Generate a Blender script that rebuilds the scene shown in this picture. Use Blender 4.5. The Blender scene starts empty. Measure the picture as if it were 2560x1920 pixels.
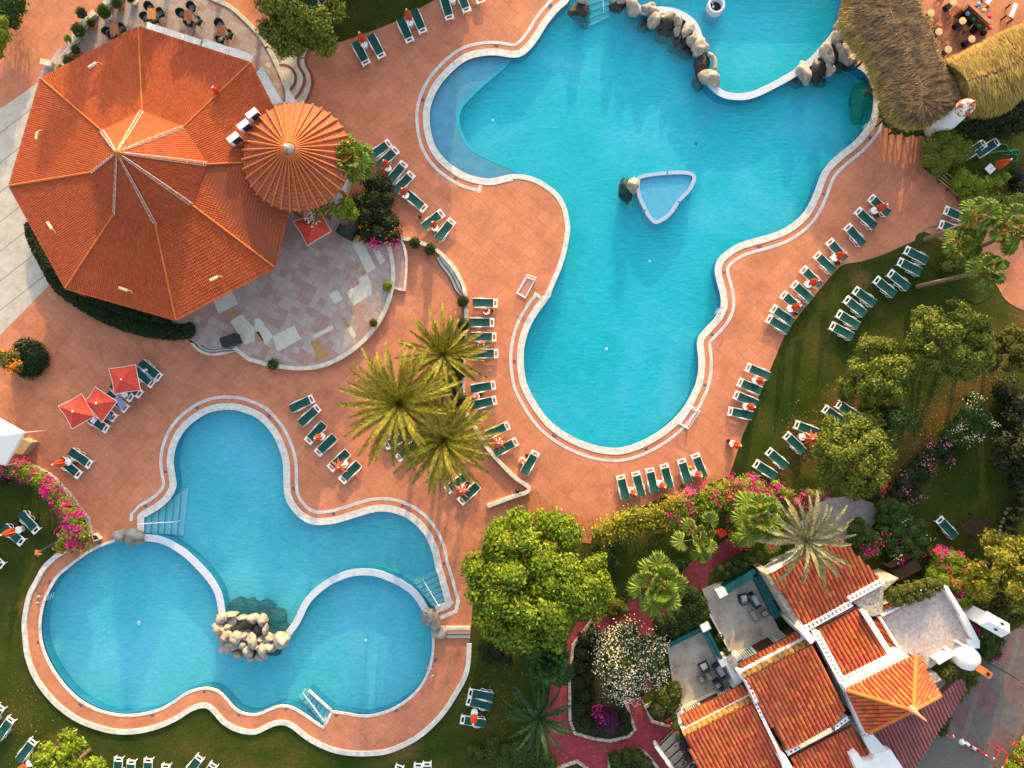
import bpy, bmesh, math, random
import numpy as np
from mathutils import Vector, noise as mnoise
random.seed(7); RNG = np.random.default_rng(11)
C = bpy.context.scene.collection
S = 32.0      # photo pixels per metre on the ground
H = 54.0      # height of the drone
def P(px, py, z=0.0):
    f = (H - z) / H
    return Vector(((px - 1280) / S * f, (960 - py) / S * f, z))
def T(c, r, pts, k=3.456):
    return [(640*c + p[0]/k, 480*r + p[1]/k) + tuple(p[2:]) for p in pts]
def lin(h):
    h = h.lstrip('#'); o = []
    for i in (0, 2, 4):
        v = int(h[i:i+2], 16) / 255
        o.append(v/12.92 if v <= .04045 else ((v+.055)/1.055)**2.4)
    return tuple(o)
# ------------------------------------------------------------------ tagging
ORD = ['first','second','third','fourth','fifth','sixth','seventh','eighth','ninth','tenth','eleventh','twelfth','thirteenth','fourteenth','fifteenth','sixteenth','seventeenth','eighteenth','nineteenth','twentieth']
def tag(o, label=None, cat=None, group=None, kind=None):
    if label:
        n = len(label.split())
        if n < 4 or n > 16: print('LABEL LENGTH', n, label)
        o['label'] = label
    if cat: o['category'] = cat
    if group: o['group'] = group
    if kind: o['kind'] = kind
    return o
def empty(name, loc, rz=0.0, label=None, cat=None, group=None):
    o = bpy.data.objects.new(name, None); C.objects.link(o)
    o.location = loc; o.rotation_euler = (0, 0, rz); o.empty_display_size = .3
    return tag(o, label, cat, group)
def clone(root, loc, rz, label=None, group=None, scale=None):
    r = root.copy(); C.objects.link(r); r.location = loc; r.rotation_euler = (0, 0, rz)
    if scale: r.scale = (scale, scale, scale)
    if label: tag(r, label)
    if group: r['group'] = group
    for ch in list(root.children):
        c = ch.copy(); C.objects.link(c); c.parent = r
        for g in list(ch.children):
            d = g.copy(); C.objects.link(d); d.parent = c
    return r
# ------------------------------------------------------------------ materials
def mat(name, c, c2=None, scale=2.0, rough=.8, bump=0.0, bscale=None, island=0.0, hue=0.0, spec=.3, detail=5.0, c3=None, metal=0.0, lo=.35, hi=.65):
    m = bpy.data.materials.new(name); m.use_nodes = True
    nt = m.node_tree; nd = nt.nodes; L = nt.links; b = nd['Principled BSDF']
    b.inputs['Roughness'].default_value = rough; b.inputs['Specular IOR Level'].default_value = spec; b.inputs['Metallic'].default_value = metal
    col = None
    geo = nd.new('ShaderNodeNewGeometry')
    if c2:
        nz = nd.new('ShaderNodeTexNoise'); nz.inputs['Scale'].default_value = scale; nz.inputs['Detail'].default_value = detail; nz.inputs['Roughness'].default_value = .6
        L.new(geo.outputs['Position'], nz.inputs['Vector'])
        rp = nd.new('ShaderNodeValToRGB'); e = rp.color_ramp.elements
        e[0].position = lo; e[0].color = (*c, 1); e[1].position = hi; e[1].color = (*c2, 1)
        if c3:
            x = e.new((lo+hi)/2); x.color = (*c3, 1)
        L.new(nz.outputs['Fac'], rp.inputs['Fac']); col = rp.outputs['Color']
    if island:
        hs = nd.new('ShaderNodeHueSaturation')
        if col: L.new(col, hs.inputs['Color'])
        else: hs.inputs['Color'].default_value = (*c, 1)
        mr = nd.new('ShaderNodeMapRange'); mr.inputs['To Min'].default_value = 1-island; mr.inputs['To Max'].default_value = 1+island
        L.new(geo.outputs['Random Per Island'], mr.inputs['Value']); L.new(mr.outputs['Result'], hs.inputs['Value'])
        if hue:
            m2 = nd.new('ShaderNodeMath'); m2.operation = 'MULTIPLY'; m2.inputs[1].default_value = 7.13
            m3 = nd.new('ShaderNodeMath'); m3.operation = 'FRACT'
            mh = nd.new('ShaderNodeMapRange'); mh.inputs['To Min'].default_value = .5-hue; mh.inputs['To Max'].default_value = .5+hue
            L.new(geo.outputs['Random Per Island'], m2.inputs[0]); L.new(m2.outputs[0], m3.inputs[0]); L.new(m3.outputs[0], mh.inputs['Value']); L.new(mh.outputs['Result'], hs.inputs['Hue'])
        col = hs.outputs['Color']
    if col: L.new(col, b.inputs['Base Color'])
    else: b.inputs['Base Color'].default_value = (*c, 1)
    if bump:
        n2 = nd.new('ShaderNodeTexNoise'); n2.inputs['Scale'].default_value = bscale or scale*6; n2.inputs['Detail'].default_value = 6
        L.new(geo.outputs['Position'], n2.inputs['Vector'])
        bp = nd.new('ShaderNodeBump'); bp.inputs['Strength'].default_value = bump; bp.inputs['Distance'].default_value = .05
        L.new(n2.outputs['Fac'], bp.inputs['Height']); L.new(bp.outputs['Normal'], b.inputs['Normal'])
    return m
def leafmat(name, c, var=.45, hue=.03, trans=.35):
    m = mat(name, c, island=var, hue=hue, rough=.6, spec=.25)
    nt = m.node_tree; nd = nt.nodes; L = nt.links; b = nd['Principled BSDF']
    t = nd.new('ShaderNodeBsdfTranslucent'); mx = nd.new('ShaderNodeMixShader'); mx.inputs[0].default_value = trans
    src = b.inputs['Base Color'].links[0].from_socket
    L.new(src, t.inputs['Color']); L.new(b.outputs[0], mx.inputs[1]); L.new(t.outputs[0], mx.inputs[2])
    L.new(mx.outputs[0], nd['Material Output'].inputs['Surface'])
    return m
class G:   # tiny node helper
    def __init__(s, m): s.nt = m.node_tree; s.nd = s.nt.nodes; s.L = s.nt.links; s.b = s.nd['Principled BSDF']
    def pos(s): return s.nd.new('ShaderNodeNewGeometry').outputs['Position']
    def rot(s, vec, ang, sc=(1,1,1), loc=(0,0,0)):
        n = s.nd.new('ShaderNodeMapping'); n.inputs['Rotation'].default_value = (0, 0, ang); n.inputs['Scale'].default_value = sc; n.inputs['Location'].default_value = loc
        s.L.new(vec, n.inputs['Vector']); return n.outputs[0]
    def math(s, op, a, b=None, c=None):
        n = s.nd.new('ShaderNodeMath'); n.operation = op
        for i, v in enumerate((a, b, c)):
            if v is None: continue
            if isinstance(v, (int, float)): n.inputs[i].default_value = v
            else: s.L.new(v, n.inputs[i])
        return n.outputs[0]
    def noise(s, vec, sc, det=4, ro=.6, dist=0):
        n = s.nd.new('ShaderNodeTexNoise'); n.inputs['Scale'].default_value = sc; n.inputs['Detail'].default_value = det; n.inputs['Roughness'].default_value = ro; n.inputs['Distortion'].default_value = dist
        s.L.new(vec, n.inputs['Vector']); return n.outputs['Fac']
    def ramp(s, f, stops, const=False):
        n = s.nd.new('ShaderNodeValToRGB'); e = n.color_ramp.elements
        if const: n.color_ramp.interpolation = 'CONSTANT'
        e[0].position, e[0].color = stops[0][0], (*stops[0][1], 1); e[1].position, e[1].color = stops[-1][0], (*stops[-1][1], 1)
        for p, c in stops[1:-1]:
            x = e.new(p); x.color = (*c, 1)
        s.L.new(f, n.inputs['Fac']); return n.outputs['Color']
    def mix(s, f, a, b, mode='MIX'):
        n = s.nd.new('ShaderNodeMixRGB'); n.blend_type = mode
        for i, v in enumerate((f, a, b)):
            if isinstance(v, (int, float)): n.inputs[i].default_value = v
            elif isinstance(v, tuple): n.inputs[i].default_value = (*v, 1)
            else: s.L.new(v, n.inputs[i])
        return n.outputs[0]
    def sep(s, v):
        n = s.nd.new('ShaderNodeSeparateXYZ'); s.L.new(v, n.inputs[0]); return n.outputs
    def comb(s, x, y, z=0.0):
        n = s.nd.new('ShaderNodeCombineXYZ')
        for i, v in enumerate((x, y, z)):
            if isinstance(v, (int, float)): n.inputs[i].default_value = v
            else: s.L.new(v, n.inputs[i])
        return n.outputs[0]
    def white(s, v):
        n = s.nd.new('ShaderNodeTexWhiteNoise'); n.noise_dimensions = '2D'; s.L.new(v, n.inputs['Vector']); return n.outputs['Value']
    def base(s, c): s.L.new(c, s.b.inputs['Base Color'])
    def bump(s, h, st=.3, d=.05):
        n = s.nd.new('ShaderNodeBump'); n.inputs['Strength'].default_value = st; n.inputs['Distance'].default_value = d
        s.L.new(h, n.inputs['Height']); s.L.new(n.outputs[0], s.b.inputs['Normal'])
MT = {}
def mk():
    M = MT
    # terracotta stamped plaza
    m = mat('terracotta_paving', (.5,.2,.1), rough=.85); g = G(m); p = g.pos()
    q = g.rot(p, math.radians(42), (1.1,1.1,1)); x, y, _ = g.sep(q)
    cell = g.white(g.comb(g.math('FLOOR', x), g.math('FLOOR', y)))
    fx = g.math('ABSOLUTE', g.math('SUBTRACT', g.math('FRACT', x), .5)); fy = g.math('ABSOLUTE', g.math('SUBTRACT', g.math('FRACT', y), .5))
    ln = g.math('GREATER_THAN', g.math('MAXIMUM', fx, fy), .470)
    n1 = g.noise(p, .55, 6, .65); n2 = g.noise(p, 2.6, 5, .7); n3 = g.noise(p, .09, 3)
    base = g.ramp(g.math('MULTIPLY_ADD', n2, .5, g.math('MULTIPLY', n1, .5)), [(.36,PL[0]), (.5,PL[1]), (.66,PL[2])])
    base = g.mix(g.math('MULTIPLY', n3, .28), base, PL[3]); n5 = g.noise(p, .28, 7, .72, .5); base = g.mix(.42, base, g.ramp(n5, [(.34,(.70,.66,.64)), (.5,(1,1,1)), (.68,(1.12,1.16,1.2))]), 'MULTIPLY')
    sp = g.noise(p, 7.0, 4, .7)
    base = g.mix(.28, base, g.ramp(sp, [(.3,(.45,.45,.45)), (.7,(1,1,1))]), 'MULTIPLY')
    base = g.mix(.30, base, g.ramp(cell, [(0,(.72,.70,.70)), (1,(1.22,1.22,1.22))]), 'MULTIPLY')
    base = g.mix(g.math('MULTIPLY', ln, .24), base, (.22,.075,.04))
    g.base(base); g.bump(n2, .1); M['plaza'] = m
    m = mat('lawn_grass', (.05,.06,.01), rough=.95, spec=.1); g = G(m); p = g.pos()
    n1 = g.noise(p, .22, 6, .65); n2 = g.noise(p, 5, 5, .75); n3 = g.noise(p, 22, 3, .8)
    c = g.ramp(n1, [(.3,(.020,.048,.004)), (.5,(.046,.066,.007)), (.74,(.115,.095,.022))])
    c = g.mix(.75, c, g.ramp(n2, [(.3,(.4,.42,.4)), (.7,(1.25,1.25,1.2))]), 'MULTIPLY')
    c = g.mix(.6, c, g.ramp(n3, [(.3,(.4,.4,.4)), (.7,(1.4,1.4,1.4))]), 'MULTIPLY')
    vd = None
    for (px_, py_, r_) in ((2035,1120,3.4),(2110,1010,2.2),(2130,1190,2.6),(2300,1130,2.6),(2370,1040,2.6),(2430,960,2.8),(2500,870,2.6),(2580,800,3.0),(1940,1180,2.0),(2180,985,1.8),(2265,1180,1.8),(150,1880,2.2),(70,1520,1.2),(1000,1860,2.0),(2150,700,1.2)):
        vm = g.nd.new('ShaderNodeVectorMath'); vm.operation = 'DISTANCE'; g.L.new(p, vm.inputs[0]); vm.inputs[1].default_value = tuple(P(px_,py_))
        q_ = g.math('SUBTRACT', 1.0, g.math('DIVIDE', vm.outputs['Value'], r_)); vd = q_ if vd is None else g.math('MAXIMUM', vd, q_)
    nb = g.noise(p, .9, 5, .7); mk_ = g.math('MULTIPLY_ADD', nb, 1.6, g.math('MULTIPLY_ADD', vd, 1.5, -.95)); cl = g.nd.new('ShaderNodeClamp'); g.L.new(mk_, cl.inputs[0])
    c = g.mix(g.math('MULTIPLY', cl.outputs[0], .85), c, g.ramp(n2, [(.3,(.07,.042,.014)), (.5,(.15,.088,.028)), (.7,(.26,.14,.045))]))
    g.base(c); g.bump(n3, .8, .08); M['lawn'] = m
    M['soil'] = mat('leaf_litter', (.055,.034,.014), (.26,.13,.04), 9, .95, .8, 20, c3=(.12,.07,.025))
    M['darksoil'] = mat('garden_soil', (.016,.020,.007), (.045,.045,.014), 4, .95, .7, 20)
    M['coping'] = mat('pool_coping_stone', (.47,.45,.42), (.66,.63,.585), 3, .7, .08, 20)
    M['ring'] = mat('drain_ring_concrete', (.40,.38,.36), (.62,.60,.56), 1.2, .8, .1, 20)
    M['curb'] = mat('weathered_curb', (.44,.41,.37), (.66,.62,.56), 3, .8, .15, 20)
    M['dark'] = mat('waterline_tile', (.02,.025,.06), rough=.5)
    M['lav'] = mat('pale_mosaic_rim', (.40,.44,.53), (.56,.58,.63), 14, .5, .1, 30)
    M['white'] = mat('white_plaster', (.82,.81,.79), (.74,.72,.69), 1.5, .8, .1, 12)
    M['plastic'] = mat('white_plastic', (.8,.8,.78), rough=.45, spec=.4)
    M['cream'] = mat('cream_stone', (.50,.44,.34), (.68,.62,.50), 2.5, .8, .12, 20)
    M['creamtile'] = mat('cream_patch', (.50,.46,.37), (.60,.56,.46), 3, .7)
    M['ochre'] = mat('ochre_tile', (.36,.19,.07), (.44,.24,.10), 3, .7)
    # pool floors; water ripples and pale sky reflections are painted into the tile colour
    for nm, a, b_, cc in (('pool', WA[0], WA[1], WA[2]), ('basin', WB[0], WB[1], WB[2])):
        m = mat(nm+'_floor_tile_painted_ripples', a, rough=.6); g = G(m); p = g.pos()
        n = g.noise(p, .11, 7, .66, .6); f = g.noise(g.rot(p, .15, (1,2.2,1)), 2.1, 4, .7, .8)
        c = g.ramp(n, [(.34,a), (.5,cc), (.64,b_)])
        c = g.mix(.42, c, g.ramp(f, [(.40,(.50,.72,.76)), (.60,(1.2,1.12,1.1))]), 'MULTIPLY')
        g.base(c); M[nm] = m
    M['islerim'] = mat('island_rim_mosaic', (.27,.33,.46), (.36,.42,.54), 6, .5)
    M['shelf'] = mat('shallow_shelf_tile', (.19,.24,.38), (.25,.30,.45), 1.2, .6)
    M['shelfside'] = mat('pool_wall_tile', (.0,.16,.30), (.01,.21,.36), 1, .6)
    M['steps'] = mat('pool_step_tile', (.20,.52,.56), (.27,.58,.61), 1.2, .6)
    M['islewater'] = mat('island_basin_tile', (.20,.36,.56), (.27,.43,.62), 3, .5)
    for nm, tint in (('water', WT[0]), ('water2', WT[1])):
        m = bpy.data.materials.new('pool_'+nm); m.use_nodes = True; nt = m.node_tree; nd = nt.nodes; L = nt.links
        nd.remove(nd['Principled BSDF']); out = nd['Material Output']
        tr = nd.new('ShaderNodeBsdfTransparent'); tr.inputs['Color'].default_value = (*tint, 1)
        gl = nd.new('ShaderNodeBsdfGlossy'); gl.inputs['Roughness'].default_value = .06
        fr = nd.new('ShaderNodeLayerWeight'); pw = nd.new('ShaderNodeMath'); pw.operation = 'POWER'; pw.inputs[1].default_value = 4.0; L.new(fr.outputs['Facing'], pw.inputs[0])
        mp = nd.new('ShaderNodeMath'); mp.operation = 'MULTIPLY_ADD'; mp.inputs[1].default_value = .8; mp.inputs[2].default_value = .022
        ge = nd.new('ShaderNodeNewGeometry'); mpp = nd.new('ShaderNodeMapping'); mpp.inputs['Rotation'].default_value = (0,0,.25); mpp.inputs['Scale'].default_value = (1,2.6,1)
        nz = nd.new('ShaderNodeTexNoise'); nz.inputs['Scale'].default_value = 1.7; nz.inputs['Detail'].default_value = 4; nz.inputs['Distortion'].default_value = .6
        bp = nd.new('ShaderNodeBump'); bp.inputs['Strength'].default_value = .35; bp.inputs['Distance'].default_value = .12
        L.new(ge.outputs['Position'], mpp.inputs[0]); L.new(mpp.outputs[0], nz.inputs['Vector']); L.new(nz.outputs['Fac'], bp.inputs['Height'])
        L.new(bp.outputs[0], gl.inputs['Normal']); L.new(bp.outputs[0], fr.inputs['Normal'])
        df = nd.new('ShaderNodeBsdfDiffuse'); b2 = nd.new('ShaderNodeBump'); b2.inputs['Strength'].default_value = 1.0; b2.inputs['Distance'].default_value = .16; n3 = nd.new('ShaderNodeTexNoise'); n3.inputs['Scale'].default_value = 1.9; n3.inputs['Detail'].default_value = 3; n3.inputs['Distortion'].default_value = .8; m3 = nd.new('ShaderNodeMapping'); m3.inputs['Rotation'].default_value = (0,0,-.18); m3.inputs['Scale'].default_value = (.55,2.4,1); L.new(ge.outputs['Position'], m3.inputs[0]); L.new(m3.outputs[0], n3.inputs['Vector']); L.new(n3.outputs['Fac'], b2.inputs['Height']); L.new(b2.outputs[0], df.inputs['Normal'])
        n4 = nd.new('ShaderNodeTexNoise'); n4.inputs['Scale'].default_value = .16; n4.inputs['Detail'].default_value = 7; n4.inputs['Roughness'].default_value = .62; L.new(ge.outputs['Position'], n4.inputs['Vector']); r4 = nd.new('ShaderNodeValToRGB'); e4 = r4.color_ramp.elements; e4[0].position = .38; e4[0].color = (*DW[nm][0],1); e4[1].position = .66; e4[1].color = (*DW[nm][1],1); L.new(n4.outputs['Fac'], r4.inputs['Fac']); L.new(r4.outputs[0], df.inputs['Color'])
        ms = nd.new('ShaderNodeMixShader'); ms.inputs[0].default_value = .17; L.new(tr.outputs[0], ms.inputs[1]); L.new(df.outputs[0], ms.inputs[2])
        mx = nd.new('ShaderNodeMixShader'); L.new(pw.outputs[0], mp.inputs[0]); L.new(mp.outputs[0], mx.inputs[0]); L.new(ms.outputs[0], mx.inputs[1]); L.new(gl.outputs[0], mx.inputs[2])
        L.new(mx.outputs[0], out.inputs['Surface']); M[nm] = m
    # mosaic terrace
    m = mat('terrace_mosaic', (.4,.3,.3), rough=.7); g = G(m); p = g.pos(); q = g.rot(p, math.radians(28), (1.9,1.9,1)); x, y, _ = g.sep(q)
    big = g.white(g.comb(g.math('FLOOR', g.math('MULTIPLY', x, .5)), g.math('FLOOR', g.math('MULTIPLY', y, .5))))
    sm = g.white(g.comb(g.math('FLOOR', x), g.math('FLOOR', g.math('ADD', y, 31.0))))
    sel = g.math('GREATER_THAN', big, .72)
    v = g.mix(sel, sm, big)
    stops = [(0,(.38,.29,.275)), (.14,(.36,.215,.19)), (.30,(.40,.33,.31)), (.46,(.38,.25,.22)), (.60,(.40,.31,.29)), (.74,(.43,.37,.34)), (.90,(.37,.20,.17))]
    c = g.mix(.35, g.ramp(v, stops, True), (.47,.315,.245))
    fx = g.math('ABSOLUTE', g.math('SUBTRACT', g.math('FRACT', x), .5)); fy = g.math('ABSOLUTE', g.math('SUBTRACT', g.math('FRACT', y), .5))
    ln = g.math('GREATER_THAN', g.math('MAXIMUM', fx, fy), .465)
    c = g.mix(g.math('MULTIPLY', ln, .35), c, (.24,.18,.17)); n = g.noise(p, 2, 6, .7)
    c = g.mix(.5, c, g.ramp(n, [(.3,(.62,.6,.6)), (.7,(1.1,1.08,1.05))]), 'MULTIPLY'); g.base(c); M['mosaic'] = m
    # driveway
    m = mat('pale_drive_tiles', (.5,.45,.38), rough=.8); g = G(m); p = g.pos(); q = g.rot(p, math.radians(-38)); x, y, _ = g.sep(q)
    l1 = g.math('LESS_THAN', g.math('FRACT', g.math('MULTIPLY', y, .55)), .05); l2 = g.math('LESS_THAN', g.math('FRACT', g.math('MULTIPLY', y, 1.65)), .03); l3 = g.math('LESS_THAN', g.math('FRACT', g.math('MULTIPLY', x, 1.2)), .025)
    n = g.noise(p, 1.2, 6, .7); c = g.ramp(n, [(.3,(.36,.32,.27)), (.7,(.56,.50,.42))])
    c = g.mix(g.math('MULTIPLY', l1, .6), c, (.16,.13,.11)); c = g.mix(g.math('MULTIPLY', g.math('MAXIMUM', l2, l3), .25), c, (.25,.2,.17)); g.base(c); M['drive'] = m
    # cobble road
    m = mat('cobble_paving', (.2,.2,.2), rough=.85); g = G(m); p = g.pos(); q = g.rot(p, math.radians(35), (.48,.48,1)); x, y, _ = g.sep(q); x = g.math('ADD', x, g.math('MULTIPLY', y, .35))
    ch = g.math('FRACT', g.math('MULTIPLY', g.math('ADD', g.math('FLOOR', x), g.math('FLOOR', y)), .5)); ch = g.math('GREATER_THAN', ch, .25)
    st = g.math('LESS_THAN', g.math('FRACT', x), .2)
    c = g.mix(ch, (.135,.122,.115), (.165,.098,.096)); c = g.mix(g.math('MULTIPLY', st, .4), c, (.2,.17,.14))
    n = g.noise(p, 1.5, 6, .7); f = g.noise(p, 14, 2, .7)
    c = g.mix(.8, c, g.ramp(n, [(.3,(.6,.6,.6)), (.7,(1.15,1.15,1.1))]), 'MULTIPLY'); c = g.mix(.5, c, g.ramp(f, [(.3,(.6,.6,.6)), (.7,(1.2,1.2,1.2))]), 'MULTIPLY'); g.base(c); M['cobble'] = m
    M['redpath'] = mat('crimson_path', (.21,.024,.034), (.31,.045,.055), 3, .85, .15, 25)
    # wood deck planks
    m = mat('deck_planks', (.35,.14,.06), rough=.8); g = G(m); p = g.pos(); x, y, _ = g.sep(g.rot(p, math.radians(72))); n = g.noise(g.rot(p, math.radians(72), (1,6,1)), 1.2, 4)
    c = g.ramp(n, [(.3,(.36,.13,.05)), (.7,(.50,.19,.08))]); ln = g.math('LESS_THAN', g.math('FRACT', g.math('MULTIPLY', y, 2.6)), .12); c = g.mix(g.math('MULTIPLY', ln, .7), c, (.10,.035,.02)); g.base(c); M['deck'] = m
    M['patio'] = mat('stained_patio_concrete', (.34,.26,.19), (.50,.44,.37), .9, .8, .1, 15, c3=(.45,.39,.32))
    M['roofterrace'] = mat('roof_terrace_stone', (.34,.28,.26), (.52,.44,.41), 4.5, .8, .1)
    M['teal'] = mat('teal_painted_wall', (.003,.07,.075), (.006,.11,.11), 2, .6)
    M['teal_top'] = mat('teal_bench_top', (.05,.20,.20), (.10,.26,.25), 2, .6)
    # roofs
    M['tile'] = mat('clay_tile', (.37,.068,.017), island=.14, hue=.006, rough=.8)
    M['tile2'] = mat('weathered_barrel_tile', (.45,.098,.033), island=.26, hue=.012, rough=.8)
    M['tilebase'] = mat('roof_underlay', (.20,.05,.02), rough=.9)
    M['maroon'] = mat('maroon_corrugated', (.20,.055,.055), (.26,.08,.075), .8, .7)
    M['ridge'] = mat('orange_ridge_tile', (.48,.125,.025), (.56,.16,.035), 2, .7)
    M['mortar'] = mat('grey_mortar', (.45,.40,.38), (.6,.55,.5), 8, .9)
    m = mat('cone_tiles', (.4,.1,.04), rough=.8); g = G(m); tc = g.nd.new('ShaderNodeTexCoord').outputs['UV']; x, y, _ = g.sep(tc)
    yy = g.math('MULTIPLY', y, 15.0); xx = g.math('ADD', g.math('MULTIPLY', x, 288.0), g.math('MULTIPLY', g.math('FLOOR', yy), .5))
    v = g.white(g.comb(g.math('FLOOR', xx), g.math('FLOOR', yy))); c = g.ramp(v, [(0,(.30,.075,.03)), (.5,(.42,.10,.04)), (1,(.5,.15,.065))])
    lf = g.math('LESS_THAN', g.math('FRACT', yy), .22); c = g.mix(g.math('MULTIPLY', lf, .5), c, (.12,.03,.015)); g.base(c); g.bump(g.math('FRACT', yy), .5, .06); M['cone'] = m
    M['metal_white'] = mat('white_corrugated_sheet', (.66,.64,.60), (.76,.74,.70), 2, .6)
    M['ac'] = mat('white_casing', (.75,.75,.75), rough=.5); M['acgrill'] = mat('dark_grill', (.03,.03,.035), rough=.5)
    M['lampshell'] = mat('cream_lamp_shell', (.72,.62,.36), rough=.5)
    # stones
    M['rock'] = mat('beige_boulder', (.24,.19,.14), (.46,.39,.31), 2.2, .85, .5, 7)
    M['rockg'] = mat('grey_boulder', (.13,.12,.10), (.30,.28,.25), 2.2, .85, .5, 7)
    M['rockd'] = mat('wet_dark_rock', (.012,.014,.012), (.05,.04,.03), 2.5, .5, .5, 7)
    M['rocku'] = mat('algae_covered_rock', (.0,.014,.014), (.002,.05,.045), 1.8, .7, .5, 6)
    M['stonewall'] = mat('rough_stone_wall', (.20,.17,.13), (.56,.48,.38), 5, .9, .6, 8)
    # furniture
    M['sling'] = mat('green_sling_fabric', (.002,.052,.042), (.002,.068,.055), 6, .7)
    M['slingd'] = mat('dark_green_fabric', (.004,.030,.028), rough=.8)
    M['redcloth'] = mat('red_parasol_cloth', (.58,.075,.025), (.66,.11,.035), 3, .8)
    M['redcloth2'] = mat('scarlet_canopy_cloth', (.55,.05,.03), (.62,.07,.035), 3, .8)
    M['trim'] = mat('pale_trim', (.75,.6,.55), rough=.7); M['pole'] = mat('pole_paint', (.6,.6,.58), rough=.4)
    M['pot'] = mat('brown_ash_pot', (.10,.03,.015), rough=.7); M['potin'] = mat('black_sand', (.008,.008,.008), rough=.9)
    M['terra'] = mat('terracotta_pot', (.42,.13,.05), rough=.8)
    M['bluetowel'] = mat('blue_grey_towel', (.20,.28,.44), (.28,.36,.52), 8, .9); M['navytowel'] = mat('denim_blue_towel', (.06,.14,.28), (.10,.20,.36), 8, .9); M['whitetowel'] = mat('white_towel', (.72,.72,.80), (.62,.62,.74), 8, .9)
    M['rattan'] = mat('dark_rattan', (.016,.022,.024), (.035,.04,.04), 20, .7); M['cushion'] = mat('grey_cushion', (.26,.25,.22), (.34,.33,.3), 10, .9); M['cushw'] = mat('striped_cushion', (.55,.58,.60), (.42,.46,.5), 9, .9)
    M['wood'] = mat('brown_wood', (.16,.06,.02), (.24,.095,.035), 5, .6); M['woodlit'] = mat('varnished_wood', (.42,.17,.05), (.52,.24,.08), 5, .6); M['wooddark'] = mat('dark_timber', (.035,.016,.010), (.07,.03,.018), 4, .8)
    M['tan'] = mat('straw_tabletop', (.50,.34,.13), (.60,.44,.2), 6, .7); M['bluev'] = mat('blue_vinyl', (.10,.36,.62), rough=.5); M['greenv'] = mat('green_vinyl', (.0,.13,.07), rough=.5); M['redv'] = mat('red_vinyl', (.75,.01,.03), rough=.5)
    M['black'] = mat('black_vinyl', (.012,.012,.013), rough=.5); M['red'] = mat('red_paint', (.6,.035,.015), rough=.5); M['orange'] = mat('orange_clay', (.55,.16,.04), (.45,.11,.03), 4, .8)
    M['hose'] = mat('green_hose', (.0,.20,.11), rough=.5); M['yellow'] = mat('yellow_ball', (.8,.5,.02), rough=.5); M['steel'] = mat('brushed_steel', (.5,.5,.5), rough=.25, metal=.8)
    M['tent'] = mat('white_tent_cloth', (.76,.72,.64), rough=.8); M['crate'] = mat('wooden_crate', (.33,.22,.11), (.42,.3,.17), 6, .8)
    M['glass'] = mat('dark_window', (.03,.03,.035), rough=.15)
    M['thatch'] = mat('weathered_thatch', (.095,.058,.028), (.20,.122,.058), 1.5, .95, island=.55, hue=.02); M['thatchg'] = mat('golden_thatch', (.27,.165,.035), (.36,.23,.06), 1.5, .95, island=.4, hue=.015)
    M['thatchb'] = mat('thatch_core', (.10,.06,.03), (.16,.1,.045), 3, .95); M['net'] = mat('goal_net', (.72,.52,.46), rough=.9)
    M['bark'] = mat('tree_bark', (.10,.065,.04), (.19,.13,.08), 8, .9, .6, 20); M['palmbark'] = mat('palm_bark', (.14,.09,.05), (.26,.18,.11), 6, .9, .8, 14)
    # foliage
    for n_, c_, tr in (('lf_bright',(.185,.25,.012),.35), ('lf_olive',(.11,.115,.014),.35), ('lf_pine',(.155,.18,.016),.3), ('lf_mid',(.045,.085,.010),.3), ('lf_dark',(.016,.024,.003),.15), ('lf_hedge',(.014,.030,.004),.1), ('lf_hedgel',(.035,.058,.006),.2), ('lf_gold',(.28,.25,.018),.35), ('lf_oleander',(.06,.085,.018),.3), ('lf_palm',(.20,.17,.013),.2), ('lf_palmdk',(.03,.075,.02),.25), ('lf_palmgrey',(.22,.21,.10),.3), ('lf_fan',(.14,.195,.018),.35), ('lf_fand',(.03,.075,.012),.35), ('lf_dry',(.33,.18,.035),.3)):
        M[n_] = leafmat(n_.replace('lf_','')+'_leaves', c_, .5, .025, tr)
    for n_, c_ in (('fl_mag',(.72,.012,.22)), ('fl_pink',(.70,.22,.40)), ('fl_pur',(.40,.01,.22)), ('fl_white',(.74,.64,.46)), ('fl_orange',(.80,.26,.015)), ('fl_red',(.75,.05,.05)), ('fl_yel',(.7,.48,.03)), ('fl_darkpur',(.10,.012,.06))):
        M[n_] = leafmat(n_.replace('fl_','')+'_petals', c_, .25, .015, .3)
PL = [(.43,.154,.077), (.545,.199,.096), (.64,.247,.127), (.495,.205,.128)]
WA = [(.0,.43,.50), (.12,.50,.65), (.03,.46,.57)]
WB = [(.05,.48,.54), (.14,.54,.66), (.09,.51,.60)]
DW = {'water': ((.0,.46,.54),(.03,.52,.66)), 'water2': ((.05,.44,.55),(.09,.50,.66))}
WT = [(.72,.99,1.0), (.90,.98,1.0)]
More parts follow.
